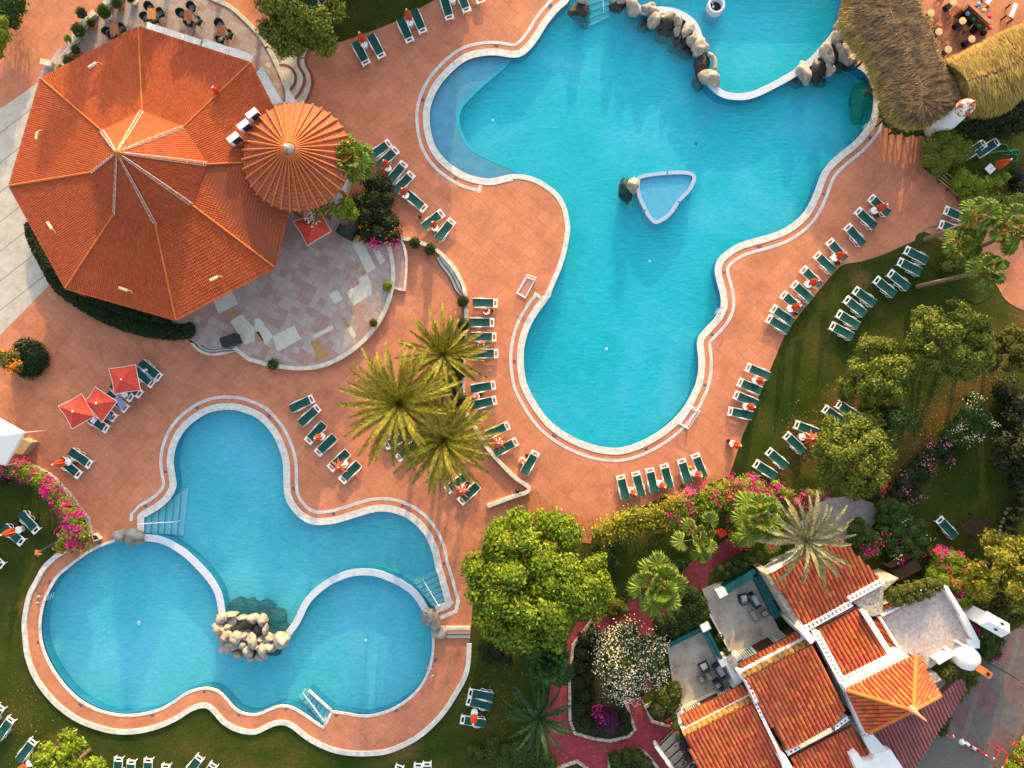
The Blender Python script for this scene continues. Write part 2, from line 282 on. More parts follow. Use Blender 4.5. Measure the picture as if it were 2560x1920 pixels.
# ------------------------------------------------------------------ mesh building
def link(name, me, parent=None, mats=()):
    for m in mats: me.materials.append(MT[m] if isinstance(m, str) else m)
    o = bpy.data.objects.new(name, me); C.objects.link(o)
    if parent is not None: o.parent = parent
    return o
class MB:
    def __init__(s): s.v = []; s.f = []; s.m = []; s.mi = 0; s.uv = None
    def add(s, vs, fs):
        n = len(s.v); s.v.extend([tuple(v) for v in vs]); s.f.extend([tuple(i+n for i in f) for f in fs]); s.m.extend([s.mi]*len(fs)); return s
    def box(s, cx, cy, cz, sx, sy, sz, rz=0.0):
        c, n = math.cos(rz), math.sin(rz); vs = []
        for z in (-.5, .5):
            for x, y in ((-.5,-.5),(.5,-.5),(.5,.5),(-.5,.5)):
                X, Y = x*sx, y*sy; vs.append((cx+X*c-Y*n, cy+X*n+Y*c, cz+z*sz))
        return s.add(vs, [(3,2,1,0),(4,5,6,7),(0,1,5,4),(1,2,6,5),(2,3,7,6),(3,0,4,7)])
    def tube(s, pts, r, n=6, r2=None):
        pts = [Vector(p) for p in pts]; k = len(pts); vs = []; fs = []
        for i, p in enumerate(pts):
            t = (pts[min(i+1,k-1)]-pts[max(i-1,0)]).normalized()
            a = t.cross(Vector((0,0,1)));
            if a.length < .01: a = Vector((1,0,0))
            a.normalize(); b = a.cross(t); rr = r if r2 is None else r+(r2-r)*i/(k-1)
            for j in range(n):
                w = 2*math.pi*j/n; vs.append(p+a*(rr*math.cos(w))+b*(rr*math.sin(w)))
        for i in range(k-1):
            for j in range(n): fs.append((i*n+j, i*n+(j+1)%n, (i+1)*n+(j+1)%n, (i+1)*n+j))
        fs.append(tuple(range(n))[::-1]); fs.append(tuple((k-1)*n+j for j in range(n)))
        return s.add(vs, fs)
    def lathe(s, prof, n=16, c=(0,0,0), flute=None):
        vs = []; fs = []
        for r, z in prof:
            for j in range(n):
                rr = r*(1 if not flute else (1 if j%2 else flute)); w = 2*math.pi*j/n; vs.append((c[0]+rr*math.cos(w), c[1]+rr*math.sin(w), c[2]+z))
        for i in range(len(prof)-1):
            for j in range(n): fs.append((i*n+j, i*n+(j+1)%n, (i+1)*n+(j+1)%n, (i+1)*n+j))
        fs.append(tuple(range(n))[::-1]); fs.append(tuple((len(prof)-1)*n+j for j in range(n)))
        return s.add(vs, fs)
    def prism(s, poly, z0, z1):   # poly: list of (x,y) world; z1 may be list
        n = len(poly); a = sum(poly[i][0]*poly[(i+1)%n][1]-poly[(i+1)%n][0]*poly[i][1] for i in range(n))
        if a < 0: poly = poly[::-1]
        vs = [(p[0],p[1],z0) for p in poly]+[(p[0],p[1],z1) for p in poly]
        fs = [tuple(range(n))[::-1], tuple(range(n,2*n))]+[(i,(i+1)%n,n+(i+1)%n,n+i) for i in range(n)]
        return s.add(vs, fs)
    def slab(s, p3, th):          # planar polygon in 3D, thickened downward
        n = len(p3); p3 = [Vector(p) for p in p3]
        a = sum(p3[i].x*p3[(i+1)%n].y-p3[(i+1)%n].x*p3[i].y for i in range(n))
        if a < 0: p3 = p3[::-1]
        lo = [p-Vector((0,0,th)) for p in p3]
        return s.add(lo+p3, [tuple(range(n))[::-1], tuple(range(n,2*n))]+[(i,(i+1)%n,n+(i+1)%n,n+i) for i in range(n)])
    def build(s, name, mats, parent=None, smooth=False):
        me = bpy.data.meshes.new(name); me.from_pydata(s.v, [], s.f)
        if not isinstance(mats, (list, tuple)): mats = [mats]
        o = link(name, me, parent, mats)
        me.polygons.foreach_set('material_index', s.m)
        if smooth: me.polygons.foreach_set('use_smooth', [True]*len(s.f))
        if s.uv:
            ul = me.uv_layers.new(name='UVMap')
            for li, l in enumerate(me.loops): ul.data[li].uv = s.uv[l.vertex_index]
        me.update(); return o
# ------------------------------------------------------------------ 2D outlines (photo pixels)
def smooth(pts, n=5, closed=True):
    out = []; k = len(pts)
    for i in range(k if closed else k-1):
        p1, p2 = pts[i], pts[(i+1)%k]
        p0 = pts[(i-1)%k] if (closed or i > 0) else p1
        p3 = pts[(i+2)%k] if (closed or i+2 < k) else p2
        if len(p1) > 2: p0 = None
        if len(p2) > 2: p3 = None
        m1 = ((p2[0]-p0[0])/2, (p2[1]-p0[1])/2) if p0 else (p2[0]-p1[0], p2[1]-p1[1])
        m2 = ((p3[0]-p1[0])/2, (p3[1]-p1[1])/2) if p3 else (p2[0]-p1[0], p2[1]-p1[1])
        for j in range(n):
            t = j/n; h1 = 2*t**3-3*t**2+1; h2 = t**3-2*t**2+t; h3 = -2*t**3+3*t**2; h4 = t**3-t**2
            out.append((h1*p1[0]+h2*m1[0]+h3*p2[0]+h4*m2[0], h1*p1[1]+h2*m1[1]+h3*p2[1]+h4*m2[1]))
    if not closed: out.append(tuple(pts[-1][:2]))
    return out
def area(p): return sum(p[i][0]*p[(i+1)%len(p)][1]-p[(i+1)%len(p)][0]*p[i][1] for i in range(len(p)))/2
def offset(pts, d, closed=True):   # +d = to the right of travel in pixel (y down) coordinates for positive-area (clockwise on screen) => inward is +
    k = len(pts); out = []
    for i in range(k):
        a = pts[(i-1)%k] if closed or i > 0 else pts[i]; b = pts[(i+1)%k] if closed or i < k-1 else pts[i]
        tx, ty = b[0]-a[0], b[1]-a[1]; l = math.hypot(tx, ty) or 1
        out.append((pts[i][0]-ty/l*d, pts[i][1]+tx/l*d))
    return out
def nearest(pts, p): return min(range(len(pts)), key=lambda i: (pts[i][0]-p[0])**2+(pts[i][1]-p[1])**2)
def sub(pts, a, b):   # run along the closed outline from near a to near b in list order
    i, j = nearest(pts, a), nearest(pts, b)
    return pts[i:j+1] if j >= i else pts[i:]+pts[:j+1]
def band(mb, pts, d0, d1, z0, z1, closed=False):
    A = offset(pts, d0, closed); B = offset(pts, d1, closed); k = len(pts); vs = []
    for p in A: vs += [P(*p, 0)+Vector((0,0,z0)), P(*p, 0)+Vector((0,0,z1))]
    for p in B: vs += [P(*p, 0)+Vector((0,0,z0)), P(*p, 0)+Vector((0,0,z1))]
    fs = []; o = 2*k
    for i in range(k if closed else k-1):
        j = (i+1)%k
        fs += [(2*i+1, 2*j+1, o+2*j+1, o+2*i+1), (2*i, 2*j, 2*j+1, 2*i+1), (o+2*j, o+2*i, o+2*i+1, o+2*j+1)]
    if not closed: fs += [(0,1,o+1,o), (2*k-2, o+2*k-2, o+2*k-1, 2*k-1)]
    mb.add(vs, fs); return mb
def sheet(name, outer, holes, z, m, kind='structure', parent=None):
    cu = bpy.data.curves.new(name+'_c', 'CURVE'); cu.dimensions = '2D'; cu.fill_mode = 'BOTH'
    for poly in [outer]+list(holes):
        sp = cu.splines.new('POLY'); sp.points.add(len(poly)-1); sp.use_cyclic_u = True
        for i, p in enumerate(poly):
            w = P(p[0], p[1], 0); sp.points[i].co = (w.x, w.y, 0, 1)
    ob = bpy.data.objects.new(name+'_c', cu); me = bpy.data.meshes.new_from_object(ob); me.name = name
    bpy.data.objects.remove(ob); bpy.data.curves.remove(cu)
    nv = len(me.vertices); co = np.empty(nv*3); me.vertices.foreach_get('co', co); co[2::3] = z; me.vertices.foreach_set('co', co)
    up = sum(p.normal.z*p.area for p in me.polygons)
    if up < 0: me.flip_normals()
    me.materials.clear(); o = link(name, me, parent, [m])
    if kind: o['kind'] = kind
    return o
def wxy(pts, z=0.0): return [tuple(P(p[0], p[1], z)[:2]) for p in pts]
# ------------------------------------------------------------------ foliage
def quads(name, c, nrm, size, m, parent=None, asp=.6, sub_=None):
    n = len(c); t = RNG.normal(size=(n,3)); t -= nrm*(t*nrm).sum(1, keepdims=True); t /= np.linalg.norm(t, axis=1, keepdims=True)+1e-9
    b = np.cross(nrm, t); s = size.reshape(-1,1)
    v = np.stack([c-t*s, c-b*s*asp, c+t*s, c+b*s*asp], 1).reshape(-1,3)
    f = np.arange(n*4).reshape(-1,4)
    me = bpy.data.meshes.new(name); me.from_pydata(v, [], f); return link(name, me, parent, [m])
def lobes_pts(lobes, dens, jit=(.72,1.06), squash=1.0, zmin=.05):
    """lobes: array (k,4) xyz r -> leaf centres and outward directions on the union surface"""
    L = np.array(lobes, float); C_ = []; N_ = []
    for i, (x, y, z, r) in enumerate(L):
        n = max(6, int(dens*4*math.pi*r*r)); d = RNG.normal(size=(n,3)); d /= np.linalg.norm(d, axis=1, keepdims=True)
        d[:,2] = np.where(RNG.random(n) < .7, np.abs(d[:,2]), d[:,2])
        rr = r*RNG.uniform(jit[0], jit[1], size=(n,1)); p = np.array([x,y,z])+d*rr*np.array([1,1,squash])
        keep = p[:,2] > zmin
        for j, (a, b, c, q) in enumerate(L):
            if j == i or abs(a-x) > r+q or abs(b-y) > r+q: continue
            dd = (p-np.array([a,b,c]))/np.array([1,1,squash]); keep &= (dd*dd).sum(1) > (q*.70)**2
        C_.append(p[keep]); N_.append(d[keep])
    return np.concatenate(C_), np.concatenate(N_)
def crown_mesh(name, lobes, dens, leaf, m, parent=None, squash=1.0, jit=(.72,1.06), up=.5, rnd=.7, zmin=.05, asp=.6, core=0.0):
    c, d = lobes_pts(lobes, dens, jit, squash, zmin); n = len(c)
    nr = d+np.array([0,0,up])+RNG.normal(size=(n,3))*rnd; nr /= np.linalg.norm(nr, axis=1, keepdims=True)
    o = quads(name, c, nr, leaf*RNG.uniform(.6,1.25,size=n), m, parent, asp)
    if core:      # coarse inner foliage that stops one seeing through the shrub
        k = []
        for (x, y, z, r) in np.array(lobes, float):
            nn = 60; dd = RNG.normal(size=(nn,3)); dd /= np.linalg.norm(dd, axis=1, keepdims=True); dd[:,2] = np.abs(dd[:,2])
            k.append((np.array([x,y,z])+dd*r*np.array([1,1,squash])*core, dd, np.full(nn, r*.36)))
        cc = np.concatenate([q[0] for q in k]); dd = np.concatenate([q[1] for q in k]); ss = np.concatenate([q[2] for q in k]); cc[:,2] = np.maximum(cc[:,2], .04)
        n0 = len(o.data.vertices); t = np.cross(dd, np.array([.3,.5,.8])); t /= np.linalg.norm(t, axis=1, keepdims=True)+1e-9; b = np.cross(dd, t); s_ = ss.reshape(-1,1)
        v = np.stack([cc-t*s_, cc-b*s_, cc+t*s_, cc+b*s_], 1).reshape(-1,3); ov = np.empty(n0*3); o.data.vertices.foreach_get('co', ov); ov = ov.reshape(-1,3)
        me = bpy.data.meshes.new(name); allv = np.concatenate([ov, v]); me.from_pydata(allv, [], np.arange(len(allv)).reshape(-1,4)); me.materials.append(m); old = o.data; o.data = me; bpy.data.meshes.remove(old)
    return o
def blossoms(name, lobes, count, size, m, parent, squash=1.0, region=None, cluster=6, spread=.25, jit=(1.0,1.1)):
    c, d = lobes_pts(lobes, max(.4, count/40), jit, squash, .3)
    if region is not None:
        k = [region(p) for p in c]; c, d = c[k], d[k]
    k = d[:,2] > -.1; c, d = c[k], d[k]
    if len(c) == 0: return None
    idx = RNG.choice(len(c), min(len(c), max(1, count//cluster)), replace=False); c = np.repeat(c[idx], cluster, 0); d = np.repeat(d[idx], cluster, 0)
    c = c+RNG.normal(size=c.shape)*spread; n = len(c); nr = d+np.array([0,0,.8])+RNG.normal(size=(n,3))*.5; nr /= np.linalg.norm(nr, axis=1, keepdims=True)
    return quads(name, c, nr, size*RNG.uniform(.6,1.3,size=n), m, parent, .85)
def bush(name, label, cat, spots, m, leaf=.11, dens=24, group=None, squash=1.0, fl=(), stem=True, **kw):
    """spots: (px, py, r_px, top_z)  - px/py of the visible blob centre"""
    x0, y0 = P(spots[0][0], spots[0][1], spots[0][3]*.6)[:2]
    root = empty(name, (x0, y0, 0), 0, label, cat, group); off = np.array([x0, y0, 0])
    lob = []
    for (px, py, r, h) in spots:
        R = r/S*(H-h*.6)/H; z = max(h-R, .05) if h > R else h*.35
        w = P(px, py, h*.7); lob.append((w.x-x0, w.y-y0, z, R if h > R else R))
    # squash lobes flatter than they are wide
    L = np.array(lob); hs = np.array([s[3] for s in spots]); sq = squash
    if (hs < L[:,3]).any(): sq = min(squash, float((hs/L[:,3]).min())*.8); L[:,2] = np.minimum(L[:,2], hs*.25)
    crown_mesh('foliage', L, dens, leaf, m, root, squash=max(sq,.3), core=kw.pop('core', .80), **{**dict(jit=(.80,1.16)), **kw})
    for (nm, fm, cnt, sz, reg) in fl:
        blossoms(nm, L, cnt, sz, fm, root, max(sq,.3), reg, 20, .20)
    if stem:
        mb = MB()
        for (x, y, z, r) in lob[:6]: mb.tube([(x*.7, y*.7, 0), (x, y, max(z,.2))], .05, 5, .025)
        mb.build('stem', 'bark', root)
    return root
def tree(name, label, px, py, r, h, m, n=22, leaf=.16, dens=16, group=None, sq=.75, seed=0, cat='tree', extra=(), elong=(1,1), jitr=(.30,.46), up=.5):
    R_ = random.Random(seed); w = P(px, py, h*.62); base = (w.x, w.y, 0)
    R = r/S*(H-h*.62)/H; root = empty(name, base, 0, label, cat, group); lob = []
    for i in range(n):
        a = R_.random()*6.283; q = math.sqrt(R_.random()); el = 1-q*q
        rr = R*R_.uniform(*jitr); x = math.cos(a)*q*(R-rr*.75)*elong[0]; y = math.sin(a)*q*(R-rr*.75)*elong[1]
        z = h*.40+(h*.60-rr)*R_.uniform(.25,1)*(el**.5); lob.append((x, y, z, rr))
    crown_mesh('crown', lob, dens, leaf, m, root, squash=sq, zmin=h*.18, up=up, core=.62, jit=(.55,1.12))
    mb = MB(); mb.tube([(0,0,0), (.05,.03,h*.3), (0,0,h*.6)], .05+h*.022, 8, .06)
    for (x, y, z, rr) in lob[:9]: mb.tube([(0,0,h*.25), (x*.5,y*.5,(h*.3+z)*.5), (x,y,z)], .07, 5, .03)
    mb.build('trunk', 'bark', root)
    for (nm, fm, cnt, sz, reg) in extra: blossoms(nm, lob, cnt, sz, fm, root, sq, reg)
    return root
def feather_palm(label, bpx, cpx, h, L=2.6, n=44, m='lf_palm', seed=0, group=None, dead=10, droop=1.0):
    R_ = random.Random(seed); b = P(*bpx, 0); c = P(*cpx, h); root = empty('date_palm', b, 0, label, 'palm tree', group); c = c-b
    mb = MB(); mid = Vector((c.x*.45, c.y*.45, h*.5)); mb.tube([(0,0,0), mid, c-Vector((0,0,.2))], .24, 9, .17); mb.build('trunk', 'palmbark', root)
    for nm, cnt, mm, e0, e1, ll in (('crown', n, m, -.15, 1.25, 1.0), ('dry_frond', dead, 'lf_dry', -.5, .05, .7)):
        if not cnt: continue
        V = []; F = []; sp = MB()
        for i in range(cnt):
            a = 2.39996*i+R_.uniform(-.15,.15); e = e0+(e1-e0)*(i/cnt)**.9; l = L*ll*R_.uniform(.82,1.08)*(1-.25*max(0,(e-.7)))
            hx = Vector((math.cos(a), math.sin(a), 0)); pts = []; p = c.copy(); ang = e; k = 12; tw = R_.uniform(-.5,.5)
            for j in range(k+1):
                pts.append(p.copy()); p = p+(hx*math.cos(ang)+Vector((0,0,math.sin(ang))))*(l/k); ang -= droop*(.05+.13*(j/k))*R_.uniform(.8,1.2)
            sp.tube([pts[0], pts[4], pts[8], pts[k]], .03, 4, .008)
            side = Vector((-hx.y, hx.x, 0)); side = (side*math.cos(tw*.6)+Vector((0,0,1))*math.sin(tw*.6)).normalized()
            q = 30
            for s_ in (-1, 1):
                for j in range(q):
                    t = .10+.90*j/q; f = t*k; i0 = min(int(f), k-1); p0 = pts[i0].lerp(pts[i0+1], f-i0); dr = (pts[i0+1]-pts[i0]).normalized()
                    ll2 = l*.098*(math.sin(min(1,t*1.6+.2)*math.pi*.5))*(1-.75*max(0,t-.55)/.45)*R_.uniform(.85,1.12)
                    up_ = side.cross(dr)*s_
                    d = (dr*.80+side*s_*.62+up_*0+Vector((0,0,R_.uniform(.0,.35)))).normalized(); w = dr*.055
                    n0 = len(V); V += [p0-w, p0+w, p0+d*ll2*.6+w*.9, p0+d*ll2-Vector((0,0,.03*ll2)), p0+d*ll2*.6-w*.9]; F.append((n0,n0+1,n0+2,n0+3,n0+4))
        me = bpy.data.meshes.new(nm); me.from_pydata([tuple(v) for v in V], [], F); o = link(nm, me, root, [mm])
        n0 = len(o.data.vertices)
        sp.build('frond_stalk' if nm == 'crown' else 'dry_stalk', 'palmbark' if nm != 'crown' else mm, root)
    return root
def fan_palm(label, bpx, cpx, h, R=.85, n=26, pet=1.1, m='lf_fan', seed=0, group=None, dead=6):
    R_ = random.Random(seed); b = P(*bpx, 0); c = P(*cpx, h)-b; root = empty('fan_palm', b, 0, label, 'palm tree', group)
    mb = MB(); mb.tube([(0,0,0), (c.x*.35,c.y*.35,h*.4), (c.x*.75,c.y*.75,h*.75), c-Vector((0,0,.15))], .20, 9, .13); mb.build('trunk', 'palmbark', root)
    for nm, cnt, mm, e0, e1 in (('crown', n, m, -.35, 1.4), ('dry_frond', dead, 'lf_dry', -.9, -.2)):
        V = []; F = []; sp = MB()
        for i in range(cnt):
            a = 2.39996*i+R_.uniform(-.25,.25); e = e0+(e1-e0)*(i/max(1,cnt-1)); hx = Vector((math.cos(a), math.sin(a), 0)); l = pet*R_.uniform(.75,1.2)*(.45+.55*max(0,math.cos(e)))*(1 if nm == 'crown' else .6)
            d = hx*math.cos(e)+Vector((0,0,math.sin(e))); t = c+d*l*.6; d2 = (d-Vector((0,0,.35))).normalized(); t2 = t+d2*l*.4
            sp.tube([c, t, t2], .022, 4, .014); side = Vector((-hx.y, hx.x, 0)); nrm = side.cross(d2); r = R*R_.uniform(.8,1.15)
            roll = R_.uniform(-.5,.5); side = (side*math.cos(roll)+nrm*math.sin(roll)).normalized(); nrm = side.cross(d2).normalized()
            if nrm.z < 0: nrm = -nrm
            kb = 20
            for j in range(kb):
                u = (j-(kb-1)/2)/((kb-1)/2); an = u*1.95; dd = d2*math.cos(an)+side*math.sin(an); ds = d2*(-math.sin(an))+side*math.cos(an)
                rr = r*(1-.22*abs(u)**2)*R_.uniform(.9,1.08); wv = nrm*(.05*r*(1 if j%2 else -1)); tip = t2+dd*rr-Vector((0,0,.22*rr+.10*r*abs(u)))
                mid = t2+dd*rr*.74+ds*(.095*r)+wv; mid2 = t2+dd*rr*.74-ds*(.095*r)-wv
                n0 = len(V); V += [t2, mid2, tip, mid]; F.append((n0,n0+1,n0+2,n0+3))
        me = bpy.data.meshes.new(nm); me.from_pydata([tuple(v) for v in V], [], F); link(nm, me, root, [mm]); sp.build('frond_stalk' if nm == 'crown' else 'dry_stalk', mm, root)
    return root
# ------------------------------------------------------------------ boulders
def rock_mesh(rx, ry, rz, seed, rough=.22, sub_=3):
    bm = bmesh.new(); bmesh.ops.create_icosphere(bm, subdivisions=sub_, radius=1); sd = Vector((seed*3.1, seed*1.7, seed*.9))
    for v in bm.verts:
        n = v.co.normalized(); k = 1+rough*mnoise.fractal(n*1.1+sd, 1, 2, 3)+.35*rough*mnoise.cell(n*1.7+sd); v.co = Vector((n.x*rx*k, n.y*ry*k, n.z*rz*k))
    me = bpy.data.meshes.new('boulder'); bm.to_mesh(me); bm.free(); me.polygons.foreach_set('use_smooth', [True]*len(me.polygons)); return me
def rock(px, py, z, rx, ry, rz, rot, m, label, group=None, seed=1, name='boulder', cat='boulder', rough=.22):
    me = rock_mesh(rx/S, ry/S, rz, seed, rough); o = link(name, me, None, [m]); o.location = P(px, py, z); o.rotation_euler = (0, 0, rot)
    return tag(o, label, cat, group)
# ------------------------------------------------------------------ tiled roofs
def tiles(mb, p3, d2, pitch=.30, tl=.42, flat=1.0, lift=.03, over=.0):
    p3 = [Vector(p) for p in p3]; n = Vector((0,0,0)); k = len(p3)
    for i in range(k): n += (p3[i]).cross(p3[(i+1)%k])
    n.normalize()
    if n.z < 0: n = -n
    d = Vector((d2[0], d2[1], 0)); d -= n*d.dot(n); d.normalize(); u = d.cross(n).normalized(); o = p3[0]
    q = [((p-o).dot(u), (p-o).dot(d)) for p in p3]; a0 = min(x for x,_ in q); a1 = max(x for x,_ in q); r = pitch*.5; nr = max(1, int((a1-a0)/pitch)); pt = (a1-a0)/nr
    for i in range(nr):
        a = a0+(i+.5)*pt; bs = []
        for j in range(k):
            (x0,y0),(x1,y1) = q[j], q[(j+1)%k]
            if (x0-a)*(x1-a) < 0: bs.append(y0+(y1-y0)*(a-x0)/(x1-x0))
        bs.sort()
        for b0, b1 in zip(bs[::2], bs[1::2]):
            nt = max(1, round((b1-b0)/tl)); st = (b1-b0)/nt
            for t in range(nt):
                s0, s1 = b0+t*st-.015, b0+(t+1)*st+(over if t == nt-1 else .03); vs = []
                jx = random.uniform(-.02,.02)*pitch*2
                for (s, lf, rr) in ((s0, .0, r*.92), (s1, lift, r*1.0)):
                    for w in (0, .25, .5, .75, 1):
                        an = math.pi*w; vs.append(o+u*(a+jx+rr*math.cos(an))+d*s+n*(rr*flat*math.sin(an)+lf+.004))
                mb.add(vs, [(w,w+1,w+6,w+5) for w in range(4)]+[(5,6,7,8,9)])
    return mb
mk()

# ================================================================== SETTING: pools
BIG = smooth([(1422,0),(1440,-60,1),(2122,-60,1),(2126,0),(2124,60),(2122,110),(2137,162),(2157,177),(2172,194),(2182,220),(2185,246),(2182,278),(2175,304),(2160,327),(2134,356),(2105,379),(2076,405),(2056,431),(2044,460),(2037,480),(2027,503),(2010,532),(1984,557),(1955,575),(1920,588),(1876,600),(1847,610),(1821,625),(1801,642),(1791,659),(1788,677),(1791,697),(1799,726),(1803,749),(1801,772),(1786,798),(1766,819),(1749,839),(1744,853),(1744,871),(1747,900),(1746,931),(1740,960),(1734,974),(1720,1003),(1700,1032),(1668,1064),(1630,1090),(1592,1109),(1558,1119),(1529,1121),(1494,1116),(1454,1103),(1413,1082),(1375,1053),(1347,1018),(1328,986),(1316,960),(1312,943),(1308,908),(1309,871),(1318,833),(1332,801),(1349,775),(1370,746),(1387,706),(1402,671),(1413,636),(1420,602),(1424,573),(1422,555),(1416,523),(1404,497),(1390,480),(1370,464),(1347,450),(1318,440),(1280,437),(1233,447),(1204,446),(1169,437),(1138,420),(1109,396),(1088,367),(1077,333),(1073,298),(1075,269),(1086,237),(1103,208),(1132,176),(1161,153),(1190,142),(1233,137),(1280,143),(1303,139),(1323,124),(1344,98),(1367,61),(1396,26)], 4)
SML = smooth([(359,1333,1),(359,1293,1),(373,1286),(399,1270),(420,1252),(434,1232),(440,1212),(437,1186),(433,1157),(437,1125),(448,1096),(466,1070),(489,1050),(515,1034),(544,1025),(573,1023),(602,1027),(640,1042),(660,1058),(681,1084),(695,1110),(705,1139),(710,1168),(711,1220),(717,1249),(730,1272),(753,1296),(785,1310),(825,1309),(860,1301),(895,1290),(929,1280),(955,1277),(981,1280),(1010,1290),(1036,1307),(1060,1333),(1074,1359),(1083,1384),(1089,1417),(1097,1440),(1115,1507,1),(1086,1520,1),(1074,1545),(1078,1570),(1081,1602),(1078,1643),(1068,1680),(1051,1712),(1028,1738),(999,1760),(964,1777),(929,1786),(900,1787),(866,1781),(828,1776,1),(808,1816,1),(762,1784),(735,1768),(715,1762),(695,1763),(669,1773),(640,1784),(605,1779),(584,1764),(567,1744),(547,1726),(521,1718),(492,1721),(463,1732),(434,1752),(402,1770),(365,1781),(327,1786),(289,1784),(246,1773),(203,1750),(168,1718),(139,1680),(119,1643),(107,1608),(103,1573),(105,1541),(113,1504),(127,1472),(148,1440),(171,1420),(197,1400),(231,1377),(266,1361),(300,1350),(336,1342,1)], 4)
if area(BIG) < 0: BIG = BIG[::-1]
if area(SML) < 0: SML = SML[::-1]
FRAME = [(-5200,-4600),(7800,-4600),(7800,6500),(-5200,6500)]
sheet('lawn', FRAME, [BIG, SML], 0.0, 'lawn')
DECK_L = smooth([(165,1374,1),(136,1394),(110,1420),(93,1452),(78,1478),(68,1515),(62,1556),(64,1590),(67,1625),(78,1666),(98,1706),(130,1747),(162,1776),(203,1802),(249,1819),(289,1828),(330,1829),(370,1823),(411,1810),(446,1793),(477,1773),(503,1764),(521,1765),(538,1779),(558,1802),(584,1819),(613,1828),(640,1829),(669,1816),(692,1807),(715,1807),(738,1819),(767,1842),(802,1862),(843,1877),(886,1883),(929,1883),(967,1878),(1005,1864),(1045,1842),(1083,1810),(1115,1773),(1143,1729),(1164,1689),(1172,1651),(1174,1608,1)], 3, False)
PLAZA = [(1095,-300)]+smooth([(1087,0),(1045,23),(987,55),(929,78),(886,93),(825,113),(799,113),(779,127),(700,110),(680,60),(640,-40)], 2, False)+[(600,-300),(-400,-300),(-400,1190),(0,1160),(81,1160)]+smooth([(81,1160),(121,1183),(153,1209),(179,1238),(202,1270),(223,1298),(231,1330),(205,1352),(165,1374)], 3, False)+DECK_L+[(1178,1560),(1185,1470),(1200,1400),(1215,1330),(1240,1300),(1300,1330),(1400,1370),(1480,1340),(1560,1290),(1650,1245),(1760,1215),(1823,1190)]+smooth([(1823,1190),(1836,1151),(1856,1090),(1876,1044),(1905,970),(1937,897),(1960,842),(1992,795),(2036,740),(2079,688),(2108,662),(2151,654),(2209,636),(2267,610),(2287,602)], 3, False)+[(2311,585),(2354,602),(2430,640),(2470,690)]+smooth([(2496,720),(2513,749),(2556,775),(2620,790)], 3, False)+[(3000,790),(3000,-300)]
sheet('plaza', PLAZA, [BIG, SML], 0.02, 'plaza')
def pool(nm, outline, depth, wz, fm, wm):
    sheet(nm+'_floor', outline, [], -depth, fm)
    mb = MB(); w = [P(*p) for p in outline]; k = len(w); vs = []
    for p in w: vs += [(p.x,p.y,.0),(p.x,p.y,-.22),(p.x,p.y,-depth-.02)]
    f1 = [(3*i,3*((i+1)%k),3*((i+1)%k)+1,3*i+1) for i in range(k)]; f2 = [(3*i+1,3*((i+1)%k)+1,3*((i+1)%k)+2,3*i+2) for i in range(k)]
    mb.add(vs, f1); mb.mi = 1; mb.add([], []); mb.f += f2; mb.m += [1]*len(f2)
    o = mb.build(nm+'_wall', ['dark','shelfside']); o['kind'] = 'structure'
    sheet(nm+'_water', outline, [], wz, wm)
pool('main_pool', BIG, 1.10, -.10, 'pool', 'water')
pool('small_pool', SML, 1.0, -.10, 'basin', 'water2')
# copings and drain rings
def struct(mb, name, mats): o = mb.build(name, mats); o['kind'] = 'structure'; return o
mb = MB()
band(mb, sub(BIG, (2137,162), (1370,746)), -15.5, 1.5, -.03, .05); band(mb, sub(BIG, (1370,746), (1280,437)), -11, 1.5, -.03, .046); band(mb, sub(BIG, (1280,437), (1424,-4)), -15.5, 1.5, -.03, .05)
struct(mb, 'main_pool_coping', ['coping'])
mb = MB(); r1 = sub(BIG, (2180,290), (1365,755)); r2 = sub(BIG, (1204,446), (1424,-4))
for r in (r1, r2): band(mb, r, -34.5, -27, .0, .035)
band(mb, [offset(r1,-17,False)[-1], offset(r1,-37,False)[-1]], -4, 4, .0, .032); band(mb, [offset(r2,-17,False)[0], offset(r2,-37,False)[0]], -4, 4, .0, .032)
mb.mi = 1
for r in (r1, r2): band(mb, r, -32.8, -29, .0, .0385)
mb.mi = 2
for i in range(6, len(r1)-4, 23): band(mb, r1[i:i+2], -26, -19, .0, .026)
for i in range(6, len(r2)-4, 23): band(mb, r2[i:i+2], -26, -19, .0, .026)
struct(mb, 'main_pool_drain_ring', ['coping','ring',mat('depth_mark',(.14,.07,.12),rough=.8)])
mb = MB(); up = sub(SML, (359,1333), (1112,1500)); lo = sub(SML, (1078,1570), (300,1350))
band(mb, up, -15.5, 1.5, -.03, .05); band(mb, [(1128,1500),(1120,1512),(1090,1524)], -9, 9, -.03, .047)
struct(mb, 'small_pool_coping', ['coping'])
mb = MB(); band(mb, up[3:], -34.5, -27, 0, .035); band(mb, [offset(up,-32,False)[-1], (1140,1528), (1100,1545)], -5, 5, .0, .032); mb.mi = 1; band(mb, up[3:], -32.8, -29, 0, .0385)
mb.mi = 2
for i in range(8, len(up)-4, 21): band(mb, up[i:i+2], -26, -19, .0, .026)
struct(mb, 'small_pool_drain_ring', ['coping','ring','depth_mark' if False else bpy.data.materials['depth_mark']])
mb = MB(); band(mb, lo, -6, .8, -.03, .045); mb.mi = 1
for i in range(8, len(lo)-4, 17): band(mb, lo[i:i+2], -14, -8, .0, .026)
struct(mb, 'basin_coping', ['coping', bpy.data.materials['depth_mark']])
mb = MB(); band(mb, DECK_L, -7, 5, -.02, .14); struct(mb, 'lower_deck_curb', ['curb'])
